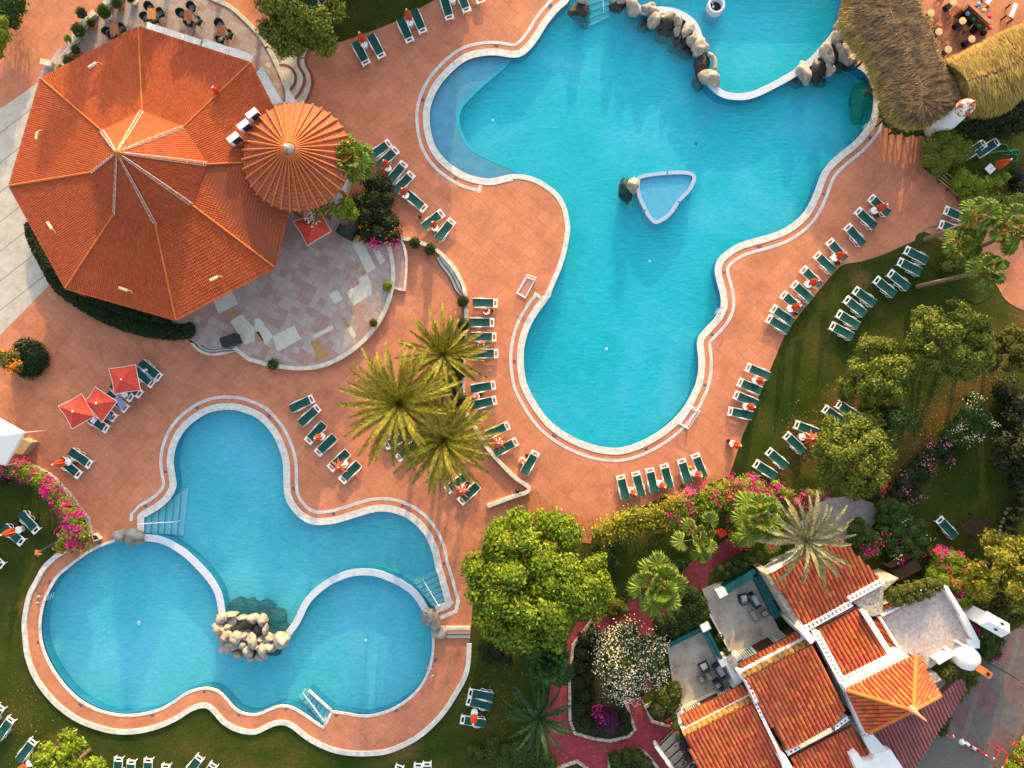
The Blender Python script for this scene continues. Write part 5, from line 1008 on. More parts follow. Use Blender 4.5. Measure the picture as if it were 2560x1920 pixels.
ROWS = [
 ('left pair','on the deck below the top lawn', 'right', 1,0,[(950,540,855,360),(1083,480,980,290)], 'loungers along the top lawn', 'lounger of the leftmost pair below the top lawn'),
 ('','', '',1,0,[(1327,345,1240,150),(1440,265,1360,80)], 'loungers along the top lawn', 'lounger of the second pair from left below the top lawn'),
 ('','', '',1,0,[(1672,150,1615,-50),(1820,85,1750,-100),(1940,5,1875,-180)], 'loungers along the top lawn', 'lounger from left of the three cut by the top edge'),
 ('','', '',1,0,[(612,192,545,95),(690,138,620,50)], 'loungers along the top lawn', 'lounger of two under the big tree at the top'),
 ('','', '',1,0,[(1145,1240,1050,1310),(1205,1300,1110,1385),(1275,1420,1160,1560),(1340,1510,1215,1640)], 'loungers by the fan palm', 'lounger from the top in the row beside the cone roof palm'),
 ('','', '',1,1,[(1450,140,1310,20)], 'loungers by the fan palm', 'lounger pointing down right below the cone roof palm row'),
 ('','', '',1,1,[(1600,185,1465,290),(1690,255,1580,395)], 'loungers by the fan palm', 'lounger of the pair above the two round hedges'),
 ('','', '',1,1,[(2070,960,1880,955),(2040,1127,1865,1125),(2058,1252,1890,1250),(2075,1395,1885,1395)], 'loungers by the garden wall', 'lounger from the top in the row right of the garden wall'),
 ('','', '',1,2,[(2050,10,1865,45),(2060,140,1900,180)], 'loungers by the garden wall', 'lounger of the pair right of the upper date palm'),
 ('','', '',1,2,[(480,130,290,220),(530,210,380,345),(455,488,585,345),(540,590,680,455)], 'loungers by the small pool', 'lounger from the top in the row right of the small pool'),
 ('','', '',1,2,[(650,722,780,600),(750,827,885,690)], 'loungers by the small pool', 'lounger under the orange star parasol left of the palms'),
 ('','', '',1,2,[(1240,350,1085,430),(1135,530,1300,440),(1235,632,1380,520)], 'loungers by the small pool', 'lounger from the top half hidden under the date palms'),
 ('','', '',1,2,[(2170,360,2020,430),(2240,500,2090,580)], 'loungers by the garden wall', 'lounger under the star parasol right of the palms'),
 ('','', '',1,2,[(1660,910,1810,800),(1775,1010,1910,880)], 'loungers by the small pool', 'lounger under the star parasol below the palms'),
 ('','', '',2,2,[(200,600,110,760)], 'loungers by the garden wall', 'lounger standing alone beside the corner of the garden wall'),
 ('','', '',2,2,[(940,805,985,1000),(1070,775,1120,970),(1190,745,1235,945),(1315,708,1365,905),(1465,665,1525,855),(1585,620,1660,810)], 'loungers below the main pool', 'lounger from left in the row below the main pool'),
 ('','', '',2,1,[(2040,1515,2212,1590),(1970,1645,2150,1720)], 'loungers right of the main pool', 'lounger from the top in the short row between pool and lawn'),
 ('','', '',2,2,[(1937,95,2110,170),(1885,235,2080,275)], 'loungers right of the main pool', 'lounger from the top in the lower short row between pool and lawn'),
 ('','', '',3,1,[(895,55,1045,195),(780,165,925,305),(690,305,825,455),(535,432,670,590),(425,548,570,690),(308,672,455,815),(230,800,375,935),(135,890,285,1020),(50,1010,215,1130),(10,1095,180,1200)], 'loungers along the lawn edge', 'lounger from the top in the long row on the paving by the lawn'),
 ('','', '',3,1,[(1200,505,1380,600),(1142,605,1330,700),(1060,705,1215,830),(940,762,1095,890),(760,852,930,975),(682,932,840,1060),(615,1055,790,1165),(557,1158,735,1255)], 'loungers on the lawn', 'lounger from the top in the row on the striped lawn'),
 ('','', '',3,1,[(1540,160,1730,240),(1497,282,1600,320)], 'loungers by the leaning palms', 'lounger of the two beside the leaning fan palm trunk'),
 ('','', '',3,2,[(612,177,730,255),(497,217,610,300),(248,352,420,420),(165,447,310,590),(10,585,165,720),(-100,690,75,805)], 'loungers on the lower lawn', 'lounger from the top in the row left of the round pine'),
 ('','', '',3,2,[(1485,1175,1620,1325)], None, 'lounger alone on the dark lawn beside a timber bench'),
 ('','', '',0,1,[(1372,1597,1230,1480),(1312,1655,1180,1545)], 'loungers under the red parasols', 'lounger of the pair right of the red square parasols'),
 ('','', '',0,2,[(1205,85,1060,-25),(1130,117,985,10),(1082,210,925,75),(982,290,840,185),(917,385,770,290)], 'loungers under the red parasols', 'lounger from the top below the three red square parasols'),
 ('','', '',0,2,[(770,692,595,570),(677,782,515,650)], 'loungers by the flower bed', 'lounger of the pair on the paving above the magenta flowers'),
 ('','', '',0,2,[(312,1262,185,1120),(183,1362,30,1230)], 'loungers by the flower bed', 'lounger of the pair on the lawn left of the magenta flowers'),
 ('','', '',0,2,[(8,1565,-120,1450)], None, 'lounger cut by the left edge of the lawn below the flower bed'),
 ('','', '',0,3,[(5,1135,-100,1290),(92,1242,-20,1400),(282,1432,165,1590)], 'loungers on the bottom lawn', 'lounger from the top at the left edge of the bottom lawn'),
 ('','', '',0,3,[(1025,1582,1010,1800),(1135,1607,1120,1800),(1282,1592,1270,1800),(1435,1642,1420,1850),(1722,1572,1610,1720),(1842,1637,1740,1800)], 'loungers on the bottom lawn', 'lounger from left cut by the bottom edge below the round basin'),
 ('','', '',1,3,[(1240,1650,1190,1800),(1402,1635,1390,1850),(1477,1625,1480,1850)], 'loungers on the bottom lawn', 'lounger from left of three cut by the bottom edge below the curb'),
 ('','', '',1,3,[(1852,1010,2050,1045),(1838,1080,2035,1130),(1785,1240,1985,1275)], 'loungers under the big bright tree', 'lounger from the top of three on the lawn beside the right curb'),
 ('','', '',3,0,[(1860,1242,1790,1290),(1972,1228,1900,1275)], 'loungers in the corner garden', 'lounger of two half hidden by bushes in the corner garden'),
]
for _, _, _, c, r, lst, grp, lab in ROWS:
    for i, q in enumerate(lst):
        if len(lst) == 1: L_ = 'green '+lab
        else: L_ = ('green %s '+lab) % (ORD[i] if 'from' in lab else (('left','right')[i] if lst[0][0] <= lst[1][0] else ('right','left')[i]))
        put(q[0], q[1], q[2], q[3], c, r, L_, grp)
# ================================================================== PARASOLS
def col_parts(root, h, base=True, square=False):
    if base:
        mb = MB()
        if square: mb.box(0,0,.32,.62,.62,.06); mb.box(0,0,.15,.3,.3,.3)
        else: mb.lathe([(.24,0),(.25,.36),(.28,.40),(.28,.44),(.05,.46)], 18)
        mb.build('base', ['cream' if not square else 'plastic'], root)
        if not square: mb = MB(); mb.lathe([(.275,.455),(.27,.48),(.04,.485)], 18); mb.build('table_top', ['plastic'], root)
    mb = MB(); mb.tube([(0,0,.3),(0,0,h)], .026, 7); mb.build('pole', ['pole'], root)
    mb = MB(); mb.lathe([(.05,h-.04),(.06,h+.02),(.03,h+.06),(.0,h+.07)], 10); mb.build('knob', ['plastic'], root)
def closed_proto(seed=0, m='redcloth'):
    root = empty('parasol', (0,0,0)); col_parts(root, 2.3); R_ = random.Random(seed); mb = MB(); n = 16; prof = [(.26,1.05),(.27,1.2),(.24,1.5),(.17,1.9),(.09,2.18),(.03,2.3)]; vs = []; fs = []
    for k, (r, z) in enumerate(prof):
        for j in range(n): w = 6.283*j/n; rr = r*(1.15 if j%2 else .55)*R_.uniform(.9,1.1); vs.append((rr*math.cos(w), rr*math.sin(w), z+(R_.uniform(-.12,.08) if k == 0 else 0)))
    for k in range(len(prof)-1):
        for j in range(n): fs.append((k*n+j, k*n+(j+1)%n, (k+1)*n+(j+1)%n, (k+1)*n+j))
    mb.add(vs, fs); mb.build('canopy', [m], root); return root
def star_proto():
    root = empty('parasol', (0,0,0)); col_parts(root, 2.35); mb = MB()
    for i in range(8):
        w = 6.283*i/8+.2; L = .78*(1 if i%2 else .9); d = Vector((math.cos(w), math.sin(w), 0)); s = Vector((-d.y, d.x, 0)); h = Vector((0,0,2.3))
        a = h+d*.05; b = h+d*L-Vector((0,0,.45)); m_ = h+d*L*.5-Vector((0,0,.16))
        mb.add([a+s*.04, m_+s*.09-Vector((0,0,.22)), b, m_-s*.09-Vector((0,0,.22)), a-s*.04, m_+Vector((0,0,.05))], [(0,1,5),(1,2,5),(2,3,5),(3,4,5),(4,0,5),(0,4,3,2,1)])
    mb.build('canopy', ['redcloth'], root); return root
CP = [closed_proto(s) for s in (1,2,3)]; SP = star_proto(); used = set()
def para(px, py, proto, label, group, rz=0):
    loc = P(px, py, 0)+Vector((0,0,.022))
    if id(proto) not in used: used.add(id(proto)); proto.location = loc; proto.rotation_euler = (0,0,rz); tag(proto, label, 'parasol', group); return
    o = clone(proto, loc, rz, label, group); o['category'] = 'parasol'
CL = [(1,0,945,408,'between the leftmost pair of loungers below the top lawn'),(1,0,1338,220,'between the second pair of loungers below the top lawn'),(1,0,1700,25,'between the loungers cut by the top edge'),(1,0,1148,1468,'beside the second lounger from the top near the cone roof palm'),(1,0,1300,1700,'below the lowest lounger of the cone roof palm row'),
 (1,1,1552,320,'between the pair of loungers above the round hedges'),(1,1,1993,1035,'below the top lounger right of the garden wall'),(1,1,1948,1318,'below the third lounger right of the garden wall'),(1,2,1905,105,'between the pair of loungers right of the upper date palm'),(1,2,580,452,'between the third and fourth loungers right of the small pool'),
 (2,2,88,655,'left of the lone lounger at the garden wall corner'),(2,2,1025,915,'between the first two loungers below the main pool'),(2,2,1268,855,'between the third and fourth loungers below the main pool'),(2,2,1568,765,'between the last two loungers below the main pool'),(2,1,2088,1630,'between the upper short row of loungers near the lawn'),(2,2,2008,192,'between the lower short row of loungers near the lawn'),(2,2,1893,512,'standing alone on the paving where the lawn curves'),
 (3,1,893,172,'between the top two loungers along the lawn edge'),(3,1,552,578,'between the fourth and fifth loungers along the lawn edge'),(3,1,325,805,'between the sixth and seventh loungers along the lawn edge'),(3,1,175,1013,'between the eighth and ninth loungers along the lawn edge'),
 (0,2,622,668,'between the loungers above the magenta flowers'),(0,2,195,1250,'between the loungers left of the magenta flowers'),(1,3,1890,1158,'above the lowest of three loungers beside the right curb'),(0,3,290,1590,'below the loungers at the left end of the bottom lawn')]
for i, (c, r, x, y, w) in enumerate(CL): para(*T(c,r,[(x,y)])[0], CP[i%3], 'closed red parasol '+w, 'closed parasols beside the loungers', i*1.3)
for i, (c, r, x, y, w) in enumerate(((1,2,775,690,'left of the date palms'),(1,2,2100,490,'right of the date palms'),(1,2,1785,890,'below the date palms'),(3,2,275,455,'beside the round pine on the lower lawn'))): para(*T(c,r,[(x,y)])[0], SP, 'half open orange star shaped parasol '+w, 'half open star parasols', i*.7)
sq = empty('parasol', P(*T(3,0,[(1895,1470)])[0]), .75, 'closed orange parasol on a square white base in the corner garden', 'parasol'); col_parts(sq, 2.6, True, True)
mb = MB(); mb.lathe([(.33,1.2),(.36,1.4),(.30,1.8),(.18,2.3),(.04,2.58)], 14, flute=.6); mb.build('canopy', ['redcloth'], sq)
mb = MB(); a = T(0,2,[(395,1438)])[0]; t = empty('parasol', P(*a), .3, 'leaning parasol with orange and blue cloth at the tip of the flower bed', 'parasol')
mb.tube([(1.05,.42,0),(.5,.2,.45),(0,0,.9)], .09, 7, .05); mb.build('cover', [mat('navy_cover',(.05,.06,.10),rough=.8)], t); mb = MB(); mb.lathe([(.10,.6),(.32,.75),(.2,1.0),(.02,1.1)], 10, (-.05,0,0), .5); mb.build('canopy', ['orange'], t)
# open square red parasols
def open_parasol(cpx, corners, label, z=2.15, za=2.62, group='open square red parasols', pole=True):
    co = [P(*p, z) for p in corners]; cen_ = sum(co, Vector())/len(co); t = empty('parasol', (cen_.x,cen_.y,.02), 0, label, 'parasol', group); ap = Vector((0,0,za-.02)); co = [v-Vector((cen_.x,cen_.y,.02)) for v in co]
    mb = MB(); tr = MB(); vs = [ap]; k = len(co)
    for i in range(k): m_ = (co[i]+co[(i+1)%k])/2*.955+Vector((0,0,.03+.0)); vs += [co[i], m_]
    fs = [(0, 1+i, 1+(i+1)%(2*k)) for i in range(2*k)]; mb.add(vs, fs); mb.build('canopy', ['redcloth2'], t)
    for i in range(2*k): tr.tube([vs[1+i], vs[1+(i+1)%(2*k)]], .028, 5)
    tr.build('trim', ['trim'], t)
    if pole:
        mb = MB(); mb.lathe([(.28,0),(.28,.1),(.05,.14)], 14); mb.build('base', ['cream'], t); mb = MB(); mb.tube([(0,0,.1),ap], .028, 6); mb.build('pole', ['pole'], t); mb = MB(); mb.lathe([(.07,za-.04),(.08,za+.02),(.0,za+.06)], 12); mb.build('knob', ['plastic'], t, True)
    return t
K9 = 7.9; t9 = lambda *p: [(140+x/K9, 880+y/K9) for x, y in p]
open_parasol(None, t9((45,1070),(503,822),(765,1275),(318,1520)), 'open red square parasol, lowest left of the three')
open_parasol(None, t9((775,690),(1210,975),(905,1395),(560,985)), 'open red square parasol, middle of the three', 2.05, 2.5)
open_parasol(None, t9((1040,330),(1570,245),(1672,755),(1150,835)), 'open red square parasol, topmost right of the three')
open_parasol(None, T(1,1,[(320,255),(560,165),(650,340),(445,465)]), 'open red square parasol on the terrace below the cone roof', 2.3, 2.6, None)
# ash pots and ball
for i, (c, r, x, y, w) in enumerate(((1,1,1420,225,'above the round hedges'),(1,1,2038,1030,'right of the garden wall'),(1,2,1942,92,'right of the upper date palm'),(2,2,128,615,'near the garden wall corner'),(2,2,1460,878,'by the flowering hedge below the main pool'),(3,1,925,218,'below the second lounger at the lawn edge'),(3,1,592,620,'below the fifth lounger at the lawn edge'),(3,1,230,1050,'below the ninth lounger at the lawn edge'),(2,2,1860,488,'beside the lone parasol where the lawn curves'),(0,2,668,685,'above the magenta flowers'),(0,2,157,1200,'left of the magenta flowers'),(1,3,1940,1175,'beside the right curb'),(3,2,230,432,'beside the star parasol on the lower lawn'),(0,2,935,325,'below the red square parasols'),(1,2,1830,855,'below the date palms'))):
    q = P(*T(c,r,[(x,y)])[0]); t = empty('ash_pot', q+Vector((0,0,.022)), 0, 'small brown ash pot '+w, 'ash pot', 'brown ash pots'); mb = MB(); mb.lathe([(.10,0),(.15,.30),(.13,.31),(.11,.26)], 12); mb.build('pot', ['pot'], t); mb = MB(); mb.lathe([(.115,.25),(.0,.262)], 12); mb.build('sand', ['potin'], t)
q = P(*T(2,2,[(1540,718)])[0], .15); me = rock_mesh(.13,.13,.13,1,.0); o = link('ball', me, None, ['yellow']); o.location = q; tag(o, 'yellow ball between the last two loungers below the main pool', 'ball')
# towels
def towel(pts, m, label, z=.43): 
    mb = MB(); p = [P(*q, z) for q in t9(*pts)]; n = 5; vs = []
    for i in range(n+1):
        for j in range(n+1): v = p[0].lerp(p[1], i/n).lerp(p[3].lerp(p[2], i/n), j/n); vs.append((v.x, v.y, v.z+.02*math.sin(i*2.1+j*1.3)))
    mb.add(vs, [(i*(n+1)+j, (i+1)*(n+1)+j, (i+1)*(n+1)+j+1, i*(n+1)+j+1) for i in range(n) for j in range(n)]); o = mb.build('towel', [m], None, True); md = o.modifiers.new('s','SOLIDIFY'); md.thickness = .02; return tag(o, label, 'towel')
towel([(1150,910),(1220,860),(1385,1030),(1285,1160)], 'bluetowel', 'blue grey towel covering a lounger below the middle red parasol'); towel([(985,1280),(1060,1195),(1120,1270),(1085,1355)], 'navytowel', 'denim blue towel on the lounger under the middle red parasol'); towel([(1250,810),(1420,800),(1425,870),(1355,915)], 'whitetowel', 'white towel hanging below the topmost red parasol'); towel([(670,1370),(745,1290),(820,1330),(745,1430)], 'whitetowel', 'folded white towel on the lounger beside the lowest red parasol')
towel([(1690,350),(1800,325),(1815,370),(1700,390)], 'whitetowel', 'crumpled white towel on the dark lounger right of the parasols', .48); towel([(1600,270),(1640,290),(1940,560),(1890,570)], 'bluetowel', 'long pale blue towel strip between the two right hand loungers', .45)
# ================================================================== TERRACE FURNITURE
def chair_proto():
    root = empty('armchair', (0,0,0)); mb = MB(); n = 14; vs = []; fs = []
    for k, (r, z) in enumerate(((.26,.30),(.30,.42),(.34,.62),(.36,.78))):
        for j in range(n+1): w = math.radians(60+240*j/n); hh = z if k < 2 else z-(.16*abs(j-n/2)/(n/2)); vs.append((r*math.cos(w), r*math.sin(w), hh))
    for k in range(3):
        for j in range(n): q = k*(n+1)+j; fs.append((q,q+1,q+n+2,q+n+1))
    mb.add(vs, fs); mb.box(0,0,.32,.5,.52,.06); o = mb.build('shell', ['rattan'], root); md = o.modifiers.new('s','SOLIDIFY'); md.thickness = .05
    mb = MB(); mb.lathe([(.22,.36),(.23,.40),(.19,.43),(.0,.44)], 14); mb.build('cushion', ['cushion'], root, True)
    for x, y in ((.2,.2),(.2,-.2),(-.2,.2),(-.2,-.2)): mb = MB(); mb.tube([(x,y,.3),(x*1.3,y*1.3,0)], .02, 5); mb.build('leg', ['rattan'], root)
    return root
ACP = chair_proto(); first = True
TB = [((1003,265),-14,'leftmost, at the eave of the pavilion',[(945,290),(1065,255),(985,320)]),((1325,135),-14,'second from left on the upper terrace',[(1303,75),(1395,125),(1268,160),(1345,180)]),((1640,150),-14,'third from left on the upper terrace',[(1665,75),(1578,130),(1640,205),(1718,195)]),((1922,280),-10,'rightmost, by the curved terrace edge',[(1908,220),(1985,310),(1912,350)])]
for ti, (tc, an, w, ch) in enumerate(TB):
    q = P(*T(0,0,[tc])[0], .75); t = empty('cafe_table', (q.x,q.y,.3), math.radians(an+14-90), 'square brown wooden table, '+w, 'table', 'tables on the upper terrace')
    mb = MB(); mb.box(0,0,.72,.82,.62,.05); mb.build('table_top', ['woodlit' if ti == 1 else 'wood'], t)
    for x, y in ((.35,.25),(.35,-.25),(-.35,.25),(-.35,-.25)): mb = MB(); mb.box(x,y,.35,.06,.06,.7); mb.build('leg', ['wood'], t)
    for i, c_ in enumerate(ch):
        a = P(*T(0,0,[c_])[0], .55); an2 = math.atan2(q.y-a.y, q.x-a.x); lab = 'dark rattan armchair, %s clockwise around the %s table' % (ORD[i], ('leftmost','second','third','rightmost')[ti])
        if first: first = False; ACP.location = (a.x,a.y,.3); ACP.rotation_euler = (0,0,an2); tag(ACP, lab, 'chair', 'rattan armchairs on the upper terrace')
        else: o = clone(ACP, (a.x,a.y,.3), an2, lab, 'rattan armchairs on the upper terrace'); o['category'] = 'chair'
# restaurant corner: bar tables with stools and chairs
def wchair(): 
    root = empty('wooden_chair', (0,0,0)); mb = MB(); mb.box(0,0,.45,.42,.42,.04); mb.build('seat', ['wood'], root); mb = MB()
    for y in (-.18,.18): mb.box(-.2,y,.7,.04,.04,.5)
    for z in (.62,.76,.9): mb.box(-.2,0,z,.03,.38,.06)
    mb.build('backrest', ['wood'], root)
    for x in (-.19,.19):
        for y in (-.18,.18): mb = MB(); mb.box(x,y,.22,.04,.04,.44); mb.build('leg', ['wood'], root)
    return root
WCP = wchair(); wf = True; A8 = lambda x, y: (2280+x/7.9, y/7.9)
BT = [((815,40),'topmost'),((375,255),'left upper beside the weathered thatch'),((530,625),'left middle beside the weathered thatch'),((1000,412),'beside the long counter'),((1180,770),'nearest the golden thatch edge'),((715,980),'lowest between the two thatched roofs')]
for i, (c_, w) in enumerate(BT):
    q = P(*A8(*c_), .95); t = empty('bar_table', (q.x,q.y,.02), 0, 'round straw topped bar table, '+w, 'table', 'bar tables in the restaurant corner'); mb = MB(); mb.lathe([(.27,.90),(.28,.95),(.0,.96)], 20); mb.build('table_top', ['tan'], t); mb = MB(); mb.tube([(0,0,.05),(0,0,.9)], .04, 7); mb.build('post', ['wooddark'], t); mb = MB(); mb.box(0,0,.2,.42,.42,.4,.5); mb.build('base', ['black'], t)
    for j, (dx, dy, rz) in enumerate(((-.62,.42,-.6),(.55,-.30,2.5))):
        lab = 'brown wooden chair %s the %s bar table' % (('left of','right of')[j], w.split(' beside')[0].split(' nearest')[0] if i not in (3,) else 'counter side'); lab = 'brown chair %s of the bar table %s' % (('left','right')[j], w)
        if wf: wf = False; WCP.location = (q.x+dx,q.y+dy,.02); WCP.rotation_euler = (0,0,rz); tag(WCP, lab, 'chair', 'wooden chairs at the bar tables')
        else: o = clone(WCP, (q.x+dx,q.y+dy,.02), rz, lab, 'wooden chairs at the bar tables'); o['category'] = 'chair'
for i, (x, y, m, w, h) in enumerate(((1105,262,'bluev','light blue','left end of the counter'),(1228,378,'greenv','dark green','middle of the counter, upper one'),(1330,510,'greenv','dark green','middle of the counter, lower one'),(1538,550,'redv','bright red','lower right end of the counter'),(1530,322,'redv','bright red','outer side of the counter'),(1428,205,'tan','cream','outer side of the counter'),(1328,82,'bluev','light blue','outer side near the top edge'),(375,400,'tan','pale straw','left upper bar table'),(553,510,'orange','orange','left middle bar table'))):
    q = P(*A8(x,y), .80); t = empty('bar_stool', (q.x,q.y,.02), 0, '%s round bar stool at the %s' % (w, h), 'stool', 'bar stools in the restaurant corner'); mb = MB(); mb.lathe([(.17,.72),(.18,.78),(.15,.82),(.0,.83)], 16); mb.build('seat', [m], t, True); mb = MB(); mb.tube([(0,0,.03),(0,0,.74)], .03, 6); mb.lathe([(.24,0),(.24,.18),(.06,.22)], 10); mb.build('post', ['black'], t)
ct = empty('bar_counter', P(*A8(1300,300)), 0, 'long L-shaped brown wooden bar counter in the restaurant corner', 'counter')
mb = MB(); mb.prism(wxy([A8(1090,90),A8(1130,50),A8(1580,430),A8(1500,525)], 1.0), 0, 1.0); child(mb.build('counter', ['wood']), ct); mb = MB(); mb.prism(wxy([A8(985,190),A8(1110,70),A8(1140,110),A8(1020,220)], 1.0), 0, 1.02); child(mb.build('side_counter', ['wood']), ct)
mb = MB(); mb.prism(wxy([A8(1120,90),A8(1145,60),A8(1590,430),A8(1530,480)], 1.05), 1.0, 1.06); child(mb.build('counter_top', [mat('terracotta_top',(.42,.17,.09),(.5,.22,.12),3,.6)]), ct)
for i, (pts, w) in enumerate((([(1880,300),(1990,30),(2130,90),(2020,390)],'right one near the image corner'),([(1400,20),(1500,-120),(1680,0),(1530,125)],'left one cut by the top edge'))):
    q = [P(*A8(*p), .8) for p in pts]; c_ = sum(q, Vector())/4; t = empty('banquet_table', (c_.x,c_.y,.02), 0, 'varnished wooden dining table with a pale runner, '+w, 'table', 'dining tables in the restaurant corner')
    mb = MB(); mb.prism([(v.x-c_.x, v.y-c_.y) for v in q], .70, .78); mb.build('table_top', ['woodlit'], t); mb = MB(); d = (q[1]-q[0]).normalized(); mb.box(0,0,.785,(q[1]-q[0]).length,.32,.02,math.atan2(d.y,d.x)); mb.build('runner', ['whitetowel'], t)
    for v in q: mb = MB(); mb.box((v.x-c_.x)*.85,(v.y-c_.y)*.85,.35,.09,.09,.7); mb.build('leg', ['wooddark'], t)
# patio furniture of the flats
K6 = 6.144; p6 = lambda x, y: (1640+x/K6, 1420+y/K6); K55 = 5.53; p55 = lambda x, y: (1640+x/K55, 1640+y/K55)
def sofa(pts, label, two):
    q = [P(*p, .4) for p in pts]; c_ = sum(q, Vector())/4; u = (q[1]-q[0]); L = u.length; an = math.atan2(u.y, u.x); W_ = (q[3]-q[0]).length; t = empty('sofa' if two else 'armchair', (c_.x,c_.y,.1), an, label, 'sofa' if two else 'chair')
    mb = MB(); mb.box(0,0,.18,L,W_,.36); mb.box(0,-W_/2-.06,.38,L+.2,.14,.72); mb.box(-L/2-.06,0,.30,.13,W_,.58); mb.box(L/2+.06,0,.30,.13,W_,.58); mb.build('frame', ['rattan'], t); mb = MB(); mb.box(0,.02,.40,L*.94,W_*.92,.10); mb.build('cushion', ['cushw'], t)
sofa([p6(1590,520),p6(1500,390),p6(1425,420),p6(1530,600)][:0]+[p6(1500,390),p6(1595,545),p6(1525,600),p6(1430,430)], 'dark wicker sofa with striped pale cushion on the upper patio', True)
sofa([p6(1290,420),p6(1385,400),p6(1395,520),p6(1310,525)], 'dark wicker armchair with pale cushion on the upper patio', False)
sofa([p55(870,110),p55(955,250),p55(890,295),p55(800,150)], 'dark wicker sofa with striped pale cushion on the lower patio', True)
sofa([p55(905,400),p55(850,340),p55(800,380),p55(855,440)], 'dark wicker armchair by the lower patio door', False)
sofa([p55(600,130),p55(680,90),p55(715,150),p55(655,195)], 'pale striped wire armchair on the lower patio', False)
def wtable(pts, label, nm='garden_table'):
    q = [P(*p, .5) for p in pts]; c_ = sum(q, Vector())/4; t = empty(nm, (c_.x,c_.y,.1), 0, label, 'table' if 'table' in nm else 'stool'); q = [Vector((v.x-c_.x, v.y-c_.y, .42)) for v in q]; mb = MB()
    for a, b in zip(q, q[1:]+q[:1]): mb.tube([a,b], .028, 5)
    mb.build('rim', ['teal'], t); mb = MB(); mb.prism([(v.x*.97,v.y*.97) for v in q], .40, .415); mb.build('table_top', [bpy.data.materials.get('glass_top') or mat('glass_top',(.30,.28,.24),rough=.3)], t)
    for v in q: mb = MB(); mb.tube([v, (v.x,v.y,0)], .02, 5); mb.build('leg', ['teal'], t)
wtable([p6(1425,690),p6(1495,645),p6(1590,785),p6(1520,830)], 'green framed glass coffee table on the upper patio'); wtable([p6(1610,680),p6(1700,650),p6(1740,715),p6(1650,758)], 'green framed low stool on the upper patio', 'garden_stool'); wtable([p55(650,215),p55(710,190),p55(790,310),p55(730,350)], 'green framed glass coffee table on the lower patio'); wtable([p55(580,305),p55(630,270),p55(685,345),p55(630,385)], 'green framed low stool on the lower patio', 'garden_stool')
for i, (a, w) in enumerate((((1320,715),'upper'),((1350,785),'lower'))):
    q = P(*T(3,3,[a])[0], 3.0); t = empty('terrace_chair', (q.x,q.y,2.575), .6, 'brown wooden chair on the roof terrace, %s of two' % w, 'chair', 'chairs on the roof terrace'); mb = MB(); mb.box(0,0,.42,.5,.42,.04); mb.build('seat', ['woodlit'], t); mb = MB(); mb.box(-.24,0,.65,.05,.42,.45); mb.build('backrest', ['woodlit'], t)
    for x in (-.2,.2):
        for y in (-.17,.17): mb = MB(); mb.box(x,y,.2,.04,.04,.4); mb.build('leg', ['wood'], t)
# ================================================================== OTHER OBJECTS
def goal(pts, z, label):
    q = [P(*p, z) for p in pts]; c_ = sum(q, Vector())/4; t = empty('polo_goal', (c_.x,c_.y,.02), 0, label, 'goal', 'water polo goals'); q = [Vector((v.x-c_.x,v.y-c_.y,z*(1 if i < 2 else .5))) for i, v in enumerate(q)]; lo = [Vector((v.x*.9,v.y*.9,.05)) for v in q]; mb = MB()
    for a, b in list(zip(q, q[1:]+q[:1]))+list(zip(lo, lo[1:]+lo[:1]))+list(zip(q, lo)): mb.tube([a,b], .035, 6)
    mb.build('frame', ['plastic'], t); nt = MB(); n = 12
    for i in range(1, n): nt.tube([q[0].lerp(q[1], i/n), q[3].lerp(q[2], i/n)-Vector((0,0,.02))], .008, 3); nt.tube([q[0].lerp(q[3], i/n), q[1].lerp(q[2], i/n)-Vector((0,0,.02))], .008, 3)
    nt.build('net', ['net'], t)
goal(T(2,1,[(130,715),(207,742),(117,912),(40,868)]), .8, 'white water polo goal lying left of the main pool')
goal(T(2,2,[(1560,197),(1623,235),(1532,390),(1462,352)]), .8, 'white water polo goal with net on the lower right pool edge')
def ladder(c, r, x, y, an, label):
    q = P(*T(c,r,[(x,y)])[0]); t = empty('pool_ladder', q, math.radians(an), label, 'ladder', 'steel pool ladders')
    for s in (-1,1): mb = MB(); mb.tube([(-.45,s*.25,.04),(-.42,s*.25,.55),(-.25,s*.25,.72),(0,s*.25,.6),(.10,s*.25,.1),(.12,s*.25,-1.0)], .028, 7); mb.build('handrail', ['steel'], t, True)
    for z in (-.15,-.45,-.75): mb = MB(); mb.box(.13,0,z,.14,.5,.04); mb.build('tread', ['plastic'], t)
ladder(2,1,318,885,30,'steel pool ladder on the left edge of the main pool'); ladder(2,1,1800,1030,160,'steel pool ladder on the right edge of the main pool'); ladder(0,3,390,185,-15,'steel pool ladder on the left edge of the left basin'); ladder(1,3,1495,815,200,'steel pool ladder on the right edge of the right basin'); ladder(3,0,880,1080,205,'steel pool ladder under the thatched roof corner')
def rail(c, r, a, b, label):
    A, B = P(*T(c,r,[a])[0], .5), P(*T(c,r,[b])[0], -.2); mb = MB(); mb.tube([(A.x,A.y,0), A, B, (B.x,B.y,-1.1)], .03, 7); mb.tube([A.lerp(B,.5), (A.lerp(B,.5).x, A.lerp(B,.5).y, -.8)], .028, 6); tag(mb.build('handrail', ['plastic']), label, 'handrail', 'white handrails of the pool steps')
rail(0,2,(1190,1210),(1530,1190),'white handrail over the left steps of the small pool'); rail(1,3,(1580,262),(1440,30),'white handrail over the right steps of the small pool'); rail(1,3,(588,1252),(405,1010),'white handrail over the bottom steps of the right basin'); rail(2,0,(785,-60),(792,105),'white handrail over the steps at the top of the main pool')
